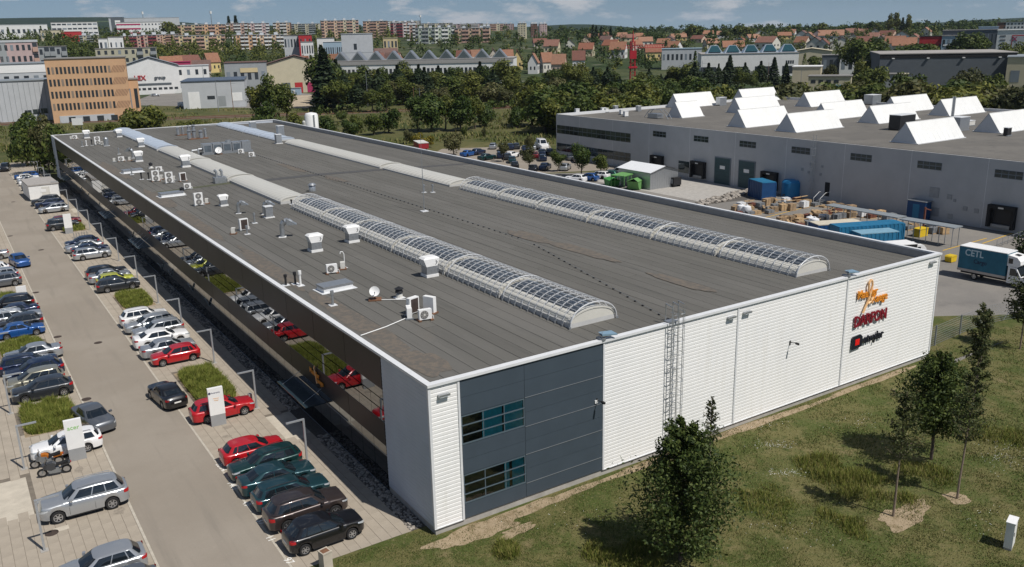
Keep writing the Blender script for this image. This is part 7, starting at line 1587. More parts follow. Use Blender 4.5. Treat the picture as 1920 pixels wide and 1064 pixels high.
def lattice(label, x, y, hpx, m, arms=True):
    p = px(x, y); D = (p-CAM).length; h = hpx/FPX*D; t = thing('power_pylon', label, 'pylon', (p.x, p.y, 0), .4)
    b = .9
    for sx in (-1, 1):
        for sy in (-1, 1): ob('leg', MB().cyl((sx*b, sy*b, 0), (sx*.22, sy*.22, h), .07, n=4), m, t)
    n = 8
    for k in range(n):
        z0, z1 = h*k/n, h*(k+1)/n; q0, q1 = b+(.22-b)*k/n, b+(.22-b)*(k+1)/n
        ob('lattice', MB().cyl((-q0, -q0, z0), (q1, -q1, z1), .04, n=3).cyl((q0, -q0, z0), (-q1, -q1, z1), .04, n=3).cyl((-q0, -q0, z0), (-q1, q1, z1), .04, n=3), m, t)
    if arms: ob('crossarm', MB().box(-2.2, 2.2, -.12, .12, h*.86, h*.89), m, t)
lattice('left of two grey lattice pylons behind the grey hall', 1756, 166, 48, M_galv); lattice('right of two grey lattice pylons behind the grey hall', 1786, 170, 54, M_galv)
# red tower crane
M_rcr = pm('crane_red', (.42, .02, .03), .5, var=.1); p = pxd(1187, 440); hh = ztop_at(1187, 58, 440); t = thing('tower_crane', 'red lattice crane tower rising above the tree belt', 'crane', (p.x, p.y, 0), math.atan2(CR.y, CR.x))
b = 1.3
for sx in (-1, 1):
    for sy in (-1, 1): ob('mast_leg', MB().cyl((sx*b, sy*b, 0), (sx*b*.7, sy*b*.7, hh*.82), .16, n=5), M_rcr, t)
for k in range(12):
    z0, z1 = hh*.82*k/12, hh*.82*(k+1)/12; ob('mast_brace', MB().cyl((-b, -b, z0), (b, -b, z1), .09, n=4).cyl((b, -b, z0), (-b, -b, z1), .09, n=4).cyl((-b, -b, z0), (-b, b, z1), .09, n=4), M_rcr, t)
ob('cabin', MB().box(-1.6, 1.6, -1.6, 1.6, hh*.52, hh*.66), M_rcr, t); ob('peak', MB().cyl((0, 0, hh*.8), (0, 0, hh), .5, .1, 5), M_rcr, t); ob('platform', MB().box(-2, 2, -2, 2, hh*.36, hh*.39), M_rcr, t)
zj = ztop_at(1210, 90, 440)
for y_, z_ in ((-.8, 0), (.8, 0), (0, 1.3)): ob('jib_chord', MB().cyl((-4, y_, zj+z_), (15, y_, zj+z_), .13, n=4), M_rcr, t)
for k in range(16): ob('jib_brace', MB().cyl((-4+19*k/16, -.8, zj), (-4+19*(k+.5)/16, 0, zj+1.3), .07, n=3).cyl((-4+19*(k+.5)/16, 0, zj+1.3), (-4+19*(k+1)/16, -.8, zj), .07, n=3), M_rcr, t)
# street lamps on the right
LAMPL = ['nearest behind the grey hall roof', 'by the transformer house', 'left of the grey pylons', 'right of the blue doored hut', 'behind the transformer house', 'before the glass link', 'left of two before the slit windowed retail building', 'right of two before the slit windowed retail building', 'before the dark retail corner', 'at the orange office annex', 'beside the cream windowless hall', 'among trees left of the red tower']
for i, (x, y, h) in enumerate(((1680, 172, 35), (1620, 158, 32), (1733, 140, 28), (1690, 140, 28), (1635, 132, 26), (1718, 95, 20), (1842, 92, 20), (1856, 92, 20), (1826, 95, 22), (237, 150, 20), (1500, 115, 20), (1006, 137, 18))):
    p = pxt(x, y); D = (p-CAM).length; hm = h/FPX*D; t = thing('street_lamp', 'slim grey street lamp with white head, '+LAMPL[i], 'street lamp', p, i*.5, 'street lamps in the town'); ob('post', MB().cyl((0, 0, 0), (0, 0, hm), .1, .06, 5), M_steel, t); ob('head', MB().cbox(.5, 0, hm, 1.3, .35, .16), M_white, t)
# antenna masts on the skyline
for i, (x, D, yt) in enumerate(((273, 1650, 21), (400, 1500, 20), (790, 1600, 28))):
    g = pxd(x, D); h = ztop_at(x, yt, D)-g.z; t = thing('radio_mast', ['radio mast above the exhibition hall', 'thin radio mast above the orange blocks', 'twin antenna frame above the middle blocks'][i], 'mast', g); ob('pole', MB().cyl((0, 0, 0), (0, 0, h), .8, .3, 5), M_steel, t); ob('antenna', MB().cyl((0, 0, h*.85), (0, 0, h*.97), 1.6, n=6), M_white, t)
# vehicles in the industrial quarter
GV = 'vehicles in the industrial quarter beyond the railway'
for x, y, k, c, a, l in ((249, 191, 'van', 'white', 20, 'white van right of the orange offices'), (196, 206, 'sedan', 'red', 10, 'red saloon in front of the orange offices'), (218, 205, 'hatch', 'dgreen', 10, 'dark car beside the red saloon'), (292, 181, 'estate', 'silver', 15, 'silver estate on the street by the white hall'), (297, 166, 'van', 'white', 15, 'small white van before the white gabled hall'), (160, 207, 'hatch', 'dgrey', 10, 'dark hatchback at the orange office block'), (112, 208, 'hatch', 'navy', 10, 'navy car left below the orange office block'), (345, 201, 'van', 'white', 20, 'white pickup van on the street'), (370, 194, 'hatch', 'darkred', 10, 'dark red car at the blue grey warehouse'), (556, 170, 'estate', 'red', 40, 'red machine at the cream works hall'), (575, 169, 'hatch', 'dgrey', 10, 'dark car at the cream works yard'), (585, 167, 'hatch', 'silver', 10, 'pale car at the cream works yard'), (1610, 168, 'sedan', 'dgrey', 10, 'dark saloon at the transformer house'), (1630, 166, 'hatch', 'grey', 10, 'grey hatchback at the transformer house'), (75, 210, 'estate', 'dgrey', 8, 'dark estate at the pale metal hall'), (30, 212, 'hatch', 'silver', 8, 'silver hatchback at the pale metal hall'), (540, 165, 'van', 'blue', 10, 'blue van at the cream works hall')):
    p = px(x, y); car(k, c, p.x, p.y, math.atan2(CR.y, CR.x)+R_(a), l, GV, 2)
p = px(418, 200); t = thing('semi_trailer', 'long grey semi trailer at the blue grey warehouse', 'trailer', (p.x, p.y, 0), math.atan2(CR.y, CR.x)+R_(14)); ob('box', MB().box(-6.5, 6.5, -1.25, 1.25, 1.1, 4.0), pm('tarp_grey', (.24, .22, .21), .7, var=.1), t); ob('deck', MB().box(-6.5, 6.5, -1.2, 1.2, .9, 1.1), M_dark, t)
for wx in (-5, -3.8, -2.6, 4.5): put('wheel', WMESH['suv'][0], M_tyre, t, (wx, -1.0, .4)); put('wheel', WMESH['suv'][0], M_tyre, t, (wx, 1.0, .4))
p = px(552, 178); t = thing('pale_hut', 'pale blue corrugated hut in the sandy works yard', 'hut', (p.x, p.y, 0), math.atan2(CR.y, CR.x)); ob('wall', MB().box(-3, 3, 0, 3, 0, 3.2), MW['blue'], t); ob('roof', MB().box(-3.2, 3.2, -.2, 3.2, 3.2, 3.4), M_cano, t); ob('door', MB().box(-.5, .5, -.05, 0, 0, 2.2), MW['white'], t)
# ================================================================== VEGETATION
def leaf_mat(name, c1, c2, c3, rnd_hue=0.03):
    m = bpy.data.materials.new(name); m.use_nodes = True; t = m.node_tree; b = t.nodes['Principled BSDF']; b.inputs['Roughness'].default_value = 0.6; b.inputs['Specular IOR Level'].default_value = 0.25
    g = NN(t, 'ShaderNodeNewGeometry'); r = NN(t, 'ShaderNodeValToRGB'); e = r.color_ramp.elements
    e[0].color = (*c1, 1); e[1].color = (*c3, 1); x = e.new(0.55); x.color = (*c2, 1)
    t.links.new(g.outputs['Random Per Island'], r.inputs[0])
    oi = NN(t, 'ShaderNodeObjectInfo'); hs = NN(t, 'ShaderNodeHueSaturation')
    mr = NN(t, 'ShaderNodeMapRange'); mr.inputs['To Min'].default_value = 0.5-rnd_hue; mr.inputs['To Max'].default_value = 0.5+rnd_hue*0.6; t.links.new(oi.outputs['Random'], mr.inputs['Value']); t.links.new(mr.outputs[0], hs.inputs['Hue'])
    mv = NN(t, 'ShaderNodeMath', operation='MULTIPLY_ADD'); mv.inputs[1].default_value = -0.5; mv.inputs[2].default_value = 1.22; t.links.new(oi.outputs['Random'], mv.inputs[0]); t.links.new(mv.outputs[0], hs.inputs['Value'])
    t.links.new(r.outputs[0], hs.inputs['Color']); t.links.new(hs.outputs[0], b.inputs['Base Color'])
    tr = NN(t, 'ShaderNodeBsdfTranslucent'); mx = NN(t, 'ShaderNodeMixShader'); mx.inputs[0].default_value = 0.22; out = t.nodes['Material Output']
    t.links.new(hs.outputs[0], tr.inputs[0]); t.links.new(b.outputs[0], mx.inputs[1]); t.links.new(tr.outputs[0], mx.inputs[2]); t.links.new(mx.outputs[0], out.inputs[0])
    MATS[name] = m; return m
M_lf = leaf_mat('leaves', (0.032, 0.054, 0.010), (0.074, 0.104, 0.018), (0.135, 0.160, 0.034), 0.04)
M_lfn = leaf_mat('leaves_near', (0.022, 0.042, 0.010), (0.060, 0.090, 0.020), (0.125, 0.155, 0.040), 0.01)
M_lfo = leaf_mat('leaves_olive', (0.045, 0.055, 0.016), (0.085, 0.092, 0.030), (0.15, 0.14, 0.06), 0.02)
M_ndl = leaf_mat('needles', (0.014, 0.030, 0.012), (0.030, 0.052, 0.020), (0.060, 0.082, 0.030), 0.02)
M_yel2 = leaf_mat('leaves_yellow', (0.07, 0.08, 0.012), (0.15, 0.14, 0.02), (0.34, 0.26, 0.02), 0.01)
M_bark = pm('bark', (0.085, 0.065, 0.050), 0.9, var=0.3, scale=6); M_barkp = pm('bark_pale', (0.22, 0.17, 0.13), 0.9, var=0.2, scale=8)
def rdir(r):
    z = r.uniform(-1, 1); a = r.random()*6.283; q = math.sqrt(1-z*z); return Vector((q*math.cos(a), q*math.sin(a), z))
def add_leaf(mb, p, n, s, r):
    u = n.orthogonal().normalized(); a = r.random()*6.283; u = (u*math.cos(a)+n.cross(u)*math.sin(a)); v = n.cross(u); s *= r.uniform(.65, 1.3)
    k = len(mb.v); mb.v += [tuple(p-u*s), tuple(p-v*s*.5), tuple(p+u*s), tuple(p+v*s*.55)]; mb.f.append((k, k+1, k+2, k+3)); mb.m.append(0)
def crown(seed, nleaf, ls, rx, rz, zc, lobes=16, lr=(.30, .46), cone=0.0, inner=.15):
    """crown of unit width: ellipsoid radii rx,rz centred at height zc"""
    r = random.Random(seed); mb = MB(); L = []
    for i in range(lobes):
        d = rdir(r); q = r.random()**.45*.72
        taper = 1-cone*max(0, d.z*q)
        L.append((Vector((d.x*rx*q*taper, d.y*rx*q*taper, zc+d.z*rz*q)), rx*r.uniform(*lr)))
    for i in range(nleaf):
        if r.random() < inner: d = rdir(r); q = r.random()**.5*.8; p = Vector((d.x*rx*q, d.y*rx*q, zc+d.z*rz*q)); n = d
        else:
            c, R = L[r.randrange(lobes)]; d = rdir(r)
            if d.z < -.3 and r.random() < .5: d.z = -d.z
            p = c+d*R*(r.random()**.22)*Vector((1, 1, 1)).length/1.732; n = (d+rdir(r)*.8).normalized()
        add_leaf(mb, p, n, ls, r)
    return mb.mesh('crown', fix=False)
def trunk(seed, h, r0, zc, rx, limbs=6, bend=.05):
    r = random.Random(seed); mb = MB(); p = Vector((0, 0, 0)); pts = [p]
    for k in range(4): p = p+Vector((r.uniform(-bend, bend)*h, r.uniform(-bend, bend)*h, h/4)); pts.append(p)
    for i in range(4): mb.cyl(pts[i], pts[i+1], r0*(1-.22*i), r0*(1-.22*(i+1)), 7, caps=False)
    for k in range(limbs):
        i = 1+k % 3; b = pts[i].lerp(pts[i+1], r.random()); a = r.random()*6.28; e = b+Vector((math.cos(a)*rx*.7, math.sin(a)*rx*.7, h*.22)); m = b.lerp(e, .5)+Vector((0, 0, h*.03)); mb.cyl(b, m, r0*.34, r0*.24, 5, caps=False); mb.cyl(m, e, r0*.24, r0*.08, 5, caps=False)
    return mb.mesh('trunk', True)
def spruce(seed, nleaf, ls, pine=False):
    r = random.Random(seed); mb = MB()
    for i in range(nleaf):
        t = r.random()**.8; z = .08+.92*t; R = .24*(1-t)**.85+.01
        if pine: R = .26*math.sin(math.pi*min(1, (t*.9+.22)))**.7; z = .28+.72*t
        tier = (z*11) % 1; R *= .70+.30*(1-tier)
        a = r.random()*6.283; q = R*(r.random()**.35); p = Vector((q*math.cos(a), q*math.sin(a), z-q*.28)); n = Vector((math.cos(a)*.4, math.sin(a)*.4, .8))+rdir(r)*.5
        add_leaf(mb, p, n.normalized(), ls, r)
    return mb.mesh('crown', fix=False)
# unit templates: total height 1, crown radius relative
TM = {}
for i in range(5): TM['round%d' % i] = (crown(30+i, 2600, .030, .34, .36, .60, 15+i), trunk(60+i, .62, .022, .6, .3))
for i in range(3): TM['bush%d' % i] = (crown(40+i, 2200, .045, .52, .46, .48, 14), trunk(70+i, .45, .03, .45, .4))
for i in range(3): TM['small%d' % i] = (crown(50+i, 700, .060, .38, .40, .56, 12), trunk(80+i, .5, .025, .5, .3, 3))
for i in range(2): TM['spruce%d' % i] = (spruce(90+i, 2200, .035), trunk(95+i, .9, .018, .5, .05, 0, .0))
for i in range(2): TM['pine%d' % i] = (spruce(110+i, 2200, .040, True), trunk(115+i, .85, .018, .5, .1, 3, .01))
for i in range(2): TM['sspruce%d' % i] = (spruce(120+i, 600, .065), trunk(125+i, .9, .02, .5, .05, 0, 0))
TM['poplar'] = (crown(130, 1800, .030, .12, .47, .52, 26, (.55, .9)), trunk(131, .8, .018, .5, .08, 3, .01))
TREES = []
def tree(k, x, y, z, h, label, group, ml=None, mb_=None, wid=1.0, name='tree'):
    c, tk = TM[k]
    if ml is None: ml = M_ndl if 'spruce' in k or 'pine' in k else M_lf
    t = thing(name, label, 'shrub' if name == 'shrub' else 'tree', (x, y, z-.05), rnd.random()*6.28, group); t.scale = (h*wid, h*wid, h)
    put('trunk', tk, mb_ or M_bark, t); put('crown', c, ml, t)
    FOOTT.append((x, y)); return t
FOOTT = []
def lab_zone(items, zone, group):
    items = sorted(items, key=lambda q: q[0])
    for i, (x, o, adj, nm) in enumerate(items): o['label'] = '%s %s, %s from the left %s' % (adj, nm, ordinal(i+1), zone); o['group'] = group
ADJ = {'round': ('green bushy', 'tree'), 'bush': ('dense green', 'bush'), 'small': ('small green', 'tree'), 'spruce': ('pointed dark', 'spruce'), 'pine': ('dark green', 'pine'), 'sspruce': ('pointed dark', 'spruce'), 'poplar': ('tall narrow', 'poplar')}
def kbase(k): return k.rstrip('0123456789')
def plant(lst, zone, group, var=0.1):
    out = []
    for a in lst:
        k, x, D, ytop = a[:4]; g = pxd(x, D); h = max(1.2, ztop_at(x, ytop, D)-g.z); ml = a[4] if len(a) > 4 else None; wd = a[5] if len(a) > 5 else 1.0
        nm = ADJ[kbase(k)]; o = tree(k, g.x, g.y, g.z, h, 'x', group, ml, None, wd*rnd.uniform(1-var, 1+var), 'shrub' if kbase(k) == 'bush' and h < 5 else 'tree'); out.append((x, o, nm[0] if ml is not M_lfo else 'olive green', nm[1]))
    lab_zone(out, zone, group)
r7 = random.Random(77)
RK = lambda: 'round%d' % r7.randrange(5)
BK = lambda: 'bush%d' % r7.randrange(3)
# belt behind the railway
belt = []
prof = [(560, 150), (590, 120), (605, 92), (640, 105), (690, 112), (770, 98), (800, 104), (860, 98), (900, 105), (955, 98), (975, 125), (1010, 118), (1040, 100), (1080, 100), (1110, 112), (1170, 115), (1200, 110), (1240, 108), (1260, 104), (1300, 96), (1330, 104), (1345, 135), (1380, 130), (1400, 118), (1440, 122), (1480, 130)]
x = 592
while x < 1345:
    y = lerp_tab(prof, x)+r7.uniform(10, 34)
    if 1168 < x < 1206: x += 8; continue
    k = r7.choice(('pine0', 'pine1', 'pine0', RK(), RK(), RK(), RK())); belt.append((k, x, r7.uniform(385, 440), y, None, 1.25)); x += r7.uniform(10, 15)
x = 600
while x < 1340:
    y = lerp_tab(prof, x)+r7.uniform(36, 66); belt.append((r7.choice((RK(), RK(), RK(), 'pine0', BK())), x, r7.uniform(335, 380), y, M_lfo if r7.random() < .30 else None, 1.35)); x += r7.uniform(10, 15)
plant(belt, 'in the tree belt beyond the railway', 'trees in the belt beyond the railway')
front = [(RK(), 598, 365, 92), ('spruce0', 603, 350, 92, None, 1.5), ('spruce1', 1371, 430, 104, None, 1.2), ('pine0', 1365, 430, 118), ('pine1', 1350, 425, 120), ('spruce0', 1455, 430, 108, None, 1.2), ('spruce1', 1478, 425, 118, None, 1.2), ('pine0', 1400, 430, 118, None, 1.3), ('pine1', 1430, 430, 115, None, 1.3), (RK(), 1390, 400, 125), (RK(), 1415, 395, 132), (BK(), 1440, 370, 150), ('spruce1', 600, 392, 85)]
plant(front, 'among the conifers by the white factories', 'conifers by the white factories')
near = [(RK(), 468, 300, 150), (RK(), 498, 295, 138), (RK(), 522, 300, 148), (BK(), 480, 262, 186), (BK(), 246, 272, 190), (BK(), 228, 280, 205), (BK(), 262, 280, 200), (RK(), 775, 262, 172), (BK(), 800, 258, 166), (RK(), 828, 262, 170), (BK(), 858, 258, 175), (RK(), 885, 262, 172), (BK(), 905, 268, 190), (BK(), 690, 255, 208), (BK(), 660, 262, 212), (BK(), 718, 258, 198), (BK(), 645, 250, 220), (BK(), 965, 262, 196), (BK(), 1030, 268, 182), (BK(), 630, 300, 205), (BK(), 30, 214, 235, None, .7), (BK(), 60, 214, 230, None, .6), (BK(), 85, 205, 226, None, .7), (BK(), 10, 230, 225), (BK(), 160, 268, 232, None, 1.1), (BK(), 190, 272, 228, None, 1.2), (BK(), 330, 275, 222, None, 1.3), (BK(), 365, 270, 220, None, 1.3), (BK(), 20, 270, 205), (RK(), 50, 212, 214, M_lfo, .7), (BK(), 540, 268, 208), (BK(), 600, 262, 214, None, 1.4)]
plant(near, 'along the meadow this side of the railway', 'trees and bushes along the railway meadow')
plant([(BK(), 1000+18*i+r7.uniform(-6, 6), r7.uniform(262, 330), r7.uniform(138, 162), M_lfo if r7.random() < .25 else None, r7.uniform(.9, 1.2)) for i in range(20)], 'in the thicket behind the grey hall', 'thicket behind the grey hall')
plant([(BK(), 1020+16*i+r7.uniform(-6, 6), r7.uniform(235, 262), r7.uniform(158, 185), None, 1.2) for i in range(14)], 'in the front edge of the grey hall thicket', 'thicket edge behind the grey hall')
plant([(BK(), 1470+14*i+r7.uniform(-5, 5), r7.uniform(245, 310), r7.uniform(146, 168)-0.02*i*14, M_lfo if r7.random() < .3 else None, r7.uniform(1.0, 1.5)) for i in range(33)], 'in the scrub behind the gabled rooflights', 'scrub behind the gabled rooflights')
plant([(RK(), 1610, 470, 62, None, 1.2), (RK(), 1628, 460, 66, None, 1.3), (RK(), 1645, 470, 70, None, 1.2), (BK(), 1660, 440, 115), (BK(), 1710, 330, 125), (RK(), 1820, 300, 122, M_lfo), (RK(), 1840, 300, 118, M_lfo), (RK(), 1870, 300, 128), (BK(), 1640, 360, 115), (RK(), 1620, 400, 112), (BK(), 1560, 430, 118, M_lfo), (RK(), 1530, 520, 98), (RK(), 1815, 560, 52, None, 1.3), (RK(), 1835, 565, 56, None, 1.2), (BK(), 1690, 540, 76, None, 1.6), (BK(), 1720, 540, 78, None, 1.6), (BK(), 1750, 540, 80, None, 1.5), (RK(), 1900, 520, 72), ('spruce1', 1540, 440, 118), (RK(), 1640, 440, 90, None, 1.3)], 'among the works on the right', 'trees among the works on the right')
def plantb(lst, zone, group):
    plant([(k, x, math.hypot(*(px(x, yb)-CAM).xy), yt, m, w) for k, x, yb, yt, m, w in lst], zone, group)
plantb([(RK(), 864, 262, 232, None, .8), (RK(), 902, 262, 236, M_lfo, .7), (BK(), 842, 292, 242, M_lfo, .8), (BK(), 772, 275, 246, M_yel2, 1.1), (BK(), 792, 277, 252, M_yel2, 1.1), (BK(), 757, 270, 240, M_lfo, .9), (RK(), 938, 304, 262, M_lfo, .9), (RK(), 987, 322, 272, M_lfo, 1.1), (RK(), 1043, 322, 278, None, 1.1), (RK(), 1090, 332, 262, None, 1.0), (RK(), 1128, 334, 282, None, 1.1), (RK(), 990, 292, 250, M_lfo, .7)], 'around the second car park', 'young trees around the second car park')
plantb([(RK(), 15, 214, 168, M_lfo, .8), (RK(), 40, 213, 172, M_lfo, .7), (RK(), 75, 212, 160, None, .8), (RK(), 100, 211, 176, None, .8)], 'before the pale metal hall', 'young trees before the pale hall')
# ---- town trees
def free(x, y, m=3.0): return all((x-a)**2+(y-b)**2 > (r_+m)**2 for a, b, r_ in FOOT)
plant([('poplar', 1667, 1000, 18, None, 1.0), ('poplar', 1678, 1005, 16, None, 1.1), ('poplar', 1701, 1000, 20, None, .9), ('sspruce0', 1690, 1000, 34), ('sspruce1', 1145, 950, 50), ('sspruce0', 1112, 950, 47), ('sspruce1', 1118, 960, 49), ('sspruce0', 1127, 960, 50), ('small0', 1300, 980, 44, None, 1.3), ('small1', 1293, 985, 48, None, 1.3), ('small2', 1308, 985, 47, None, 1.3), ('small0', 318, 1150, 38, None, 1.2), ('small1', 326, 1150, 42), ('sspruce0', 432, 1200, 31, None, 1), ('sspruce1', 445, 1200, 30), ('small1', 1360, 960, 50, None, 1.4), ('small2', 1380, 960, 47, None, 1.4), ('small0', 1400, 960, 48, None, 1.4), ('small1', 1475, 1000, 47, None, 1.3), ('small2', 1540, 1050, 42, None, 1.3), ('small0', 1630, 1050, 38, None, 1.3), ('small1', 1645, 1050, 40)], 'on the skyline', 'skyline trees')
# distant woods as one mass each
def woods(name, label, n, fn, hmin, hmax, ls, nl=34):
    r = random.Random(len(label)); mb = MB()
    for i in range(n):
        x, D = fn(r); g = pxd(x, D)
        if not free(g.x, g.y, 1.0): continue
        h = r.uniform(hmin, hmax); con = nl > 40 and r.random() < .2
        L = [(rdir(r)*.24*h, h*r.uniform(.18, .30)) for _ in range(5)]
        for q in range(nl):
            if con:
                t_ = r.random()**.7; a = r.random()*6.283; R = .22*h*(1-t_)+.02*h; p = Vector((g.x+R*math.cos(a), g.y+R*math.sin(a), g.z+h*(.08+1.1*t_))); d = Vector((math.cos(a), math.sin(a), .6))
            else:
                c, R = L[q % 5]; d = rdir(r); p = Vector((g.x, g.y, g.z+h*.52))+c*Vector((1, 1, 1)).length/1.732+d*R
            add_leaf(mb, p, (d+rdir(r)*.5).normalized(), ls*h, r)
    tag(ob(name, mb, M_lf, None, fix=False), label, 'woods', None, 'stuff')
woods('town_trees', 'trees standing between the houses of the near left town', 60, lambda r: (r.uniform(-10, 480), r.uniform(560, 830)), 7, 12, .085, 110)
woods('town_trees', 'trees standing between the houses of the middle town', 80, lambda r: (r.uniform(420, 1000), r.uniform(600, 1000)), 8, 14, .085, 110)
woods('town_trees', 'trees on the hillside behind the red tower', 80, lambda r: (r.uniform(1000, 1340), r.uniform(600, 1050)), 7, 13, .085, 100)
woods('town_trees', 'garden trees of the right suburb', 110, lambda r: (r.uniform(1340, 1760), r.uniform(600, 1100)), 6, 12, .085, 100)
woods('town_trees', 'trees on the upper left hillside', 60, lambda r: (r.uniform(-10, 360), r.uniform(880, 1250)), 8, 13, .09, 90)
woods('town_trees', 'trees screening the feet of the apartment blocks', 90, lambda r: (r.uniform(290, 640), r.uniform(690, 820)), 8, 13, .085, 100)
woods('town_trees', 'trees around the hillside works on the left', 60, lambda r: (r.uniform(40, 240), r.uniform(720, 900)), 8, 13, .085, 100)
woods('town_trees', 'trees between the apartment blocks', 70, lambda r: (r.uniform(360, 960), r.uniform(1000, 1180)), 9, 15, .09, 90)
woods('distant_woods', 'mass of bushes filling gaps across the far town', 600, lambda r: (r.uniform(-60, 1980), r.uniform(600, 1350)), 4, 9, .16)
woods('distant_woods', 'dark wooded ridge along the right skyline', 420, lambda r: (r.uniform(1020, 1960), r.uniform(1050, 1500)), 8, 13, .16)
woods('distant_woods', 'scattered far trees along the left skyline', 260, lambda r: (r.uniform(-60, 1000), r.uniform(1250, 1750)), 8, 13, .16)
woods('hedge_row', 'low scrub hedges along the railway and meadow', 90, lambda r: (r.uniform(-60, 1060), r.uniform(262, 300)), .8, 2.2, .12, 60)
woods('hedge_row', 'low scrub under the tree belt', 420, lambda r: (r.uniform(580, 1400), r.uniform(330, 430)), 2.0, 5.0, .18)
woods('hedge_row', 'weedy scrub beyond the grey hall', 200, lambda r: (r.uniform(1400, 2000), r.uniform(238, 330)), 1.5, 4.5, .18)
# ================================================================== TREES ON THE FRONT LAWN
def hfor(X, Y, ytop):
    lo, hi = 0.5, 25.0
    for _ in range(30):
        m = (lo+hi)/2
        if to_px((X, Y, m))[1] > ytop: lo = m
        else: hi = m
    return lo
def lawn_tree(px_, py_, ytop, label, kind, rx, frac0, nleaf, ls, seed, lean=(0, 0)):
    b = px(px_, py_); X, Y = b.x, b.y; h = hfor(X, Y, ytop); r = random.Random(seed)
    t = thing('lawn_tree', label, 'tree', (X, Y, -.02)); mb = MB(); zt = 0.0
    n = 7; pts = [Vector((lean[0]*(k/n)**1.5*h+r.uniform(-.02, .02)*h*.3, lean[1]*(k/n)**1.5*h, h*.93*k/n)) for k in range(n+1)]
    r0 = .075 if kind == 'thin' else .11
    for k in range(n): mb.cyl(pts[k], pts[k+1], r0*(1-.85*k/n), r0*(1-.85*(k+1)/n), 8, caps=False)
    cm = MB(); lim = 30 if kind == 'thin' else 46
    z0 = h*frac0
    for k in range(lim):
        f = (k+.5)/lim; z = z0+(h*.90-z0)*f; i = min(n-1, int(z/(h*.93)*n)); a0 = pts[i].lerp(pts[i+1], (z/(h*.93)*n)-i); a = k*2.4+r.uniform(-.4, .4)
        prof_ = ((.72+.28*min(1, f*3.2))*(1-f)**.70+.10)*r.uniform(.72, 1.12) if kind != 'thin' else (.5+.6*r.random())*(1-.65*f)
        L = rx*max(.18, prof_)*r.uniform(.8, 1.1); e = a0+Vector((math.cos(a)*L, math.sin(a)*L, L*(.55 if kind != 'thin' else .8))); m = a0.lerp(e, .5)+Vector((0, 0, -.06*L))
        mb.cyl(a0, m, .022, .015, 4, caps=False); mb.cyl(m, e, .015, .006, 4, caps=False)
        per = int(nleaf/lim)
        for q in range(per):
            s = r.random()**.6; base = a0.lerp(m, min(1, s*2)) if s < .5 else m.lerp(e, s*2-1); spread = L*(.20+.22*s); p = base+rdir(r)*spread*r.random()**.4; add_leaf(cm, p, (rdir(r)+Vector((math.cos(a)*.4, math.sin(a)*.4, .6))).normalized(), ls, r)
    ob('trunk', mb, M_bark if kind != 'thin' else M_barkp, t, smooth=True); put('crown', cm.mesh('crown', fix=False), M_lfn if kind != 'thin' else M_lfo2, t)
    return b
M_lfo2 = leaf_mat('leaves_young', (0.030, 0.046, 0.014), (0.065, 0.082, 0.024), (0.13, 0.13, 0.055), 0.01)
soil_at = []
lawn_tree(1276, 1052, 772, 'large dark bushy tree in front of the white wall', 'dense', 3.15, .06, 19000, .10, 1)
soil_at.append(lawn_tree(1745, 862, 652, 'dark bushy tree at the far corner of the white wall', 'dense', 2.7, .22, 13000, .11, 2))
soil_at.append(lawn_tree(1675, 968, 715, 'slender young tree left of centre on the right lawn', 'thin', 1.25, .42, 2400, .085, 3))
soil_at.append(lawn_tree(1795, 935, 655, 'slender young tree with bare trunk and soil ring on the right', 'thin', 1.4, .36, 3000, .085, 4, (.10, .02)))
lawn_tree(1822, 770, 562, 'tall slender tree behind the bushy tree near the fence', 'thin', 1.35, .42, 3200, .10, 5)
lawn_tree(1912, 655, 500, 'tree cut by the right picture edge beside the fence', 'thin', 1.9, .30, 4200, .12, 6)
lawn_tree(1330, 880, 735, 'thin sapling rising behind the large bushy tree', 'thin', .8, .35, 900, .08, 7)
lawn_tree(1285, 905, 800, 'small sapling left of the fire ladder foot', 'thin', .6, .3, 800, .085, 8)
lawn_tree(1935, 520, 420, 'tree at the right edge behind the box truck', 'dense', 2.4, .2, 6000, .15, 9)
for i, b in enumerate(soil_at[1:]): tag(blob('soil_ring', b.x, b.y, .75, .62, .004+.001*i, M_soil, None, n=20, j=.5, seed=i+5), kind='structure')
for i, (cx, cy, lx, ly) in enumerate(((1.8, -1.0, 2.6, .8), (6.5, -.6, 4, .5), (15, -.5, 4, .35), (26, -.5, 6, .35), (38, -.5, 7, .3), (22.8, -13.6, 1.9, .9), (4.0, -2.2, 1.2, .4))):
    tag(blob('bare_soil_patch', cx, cy, lx, ly, -.0025+.0007*i, M_soil, None, n=34, j=.7, seed=i+50), kind='structure')
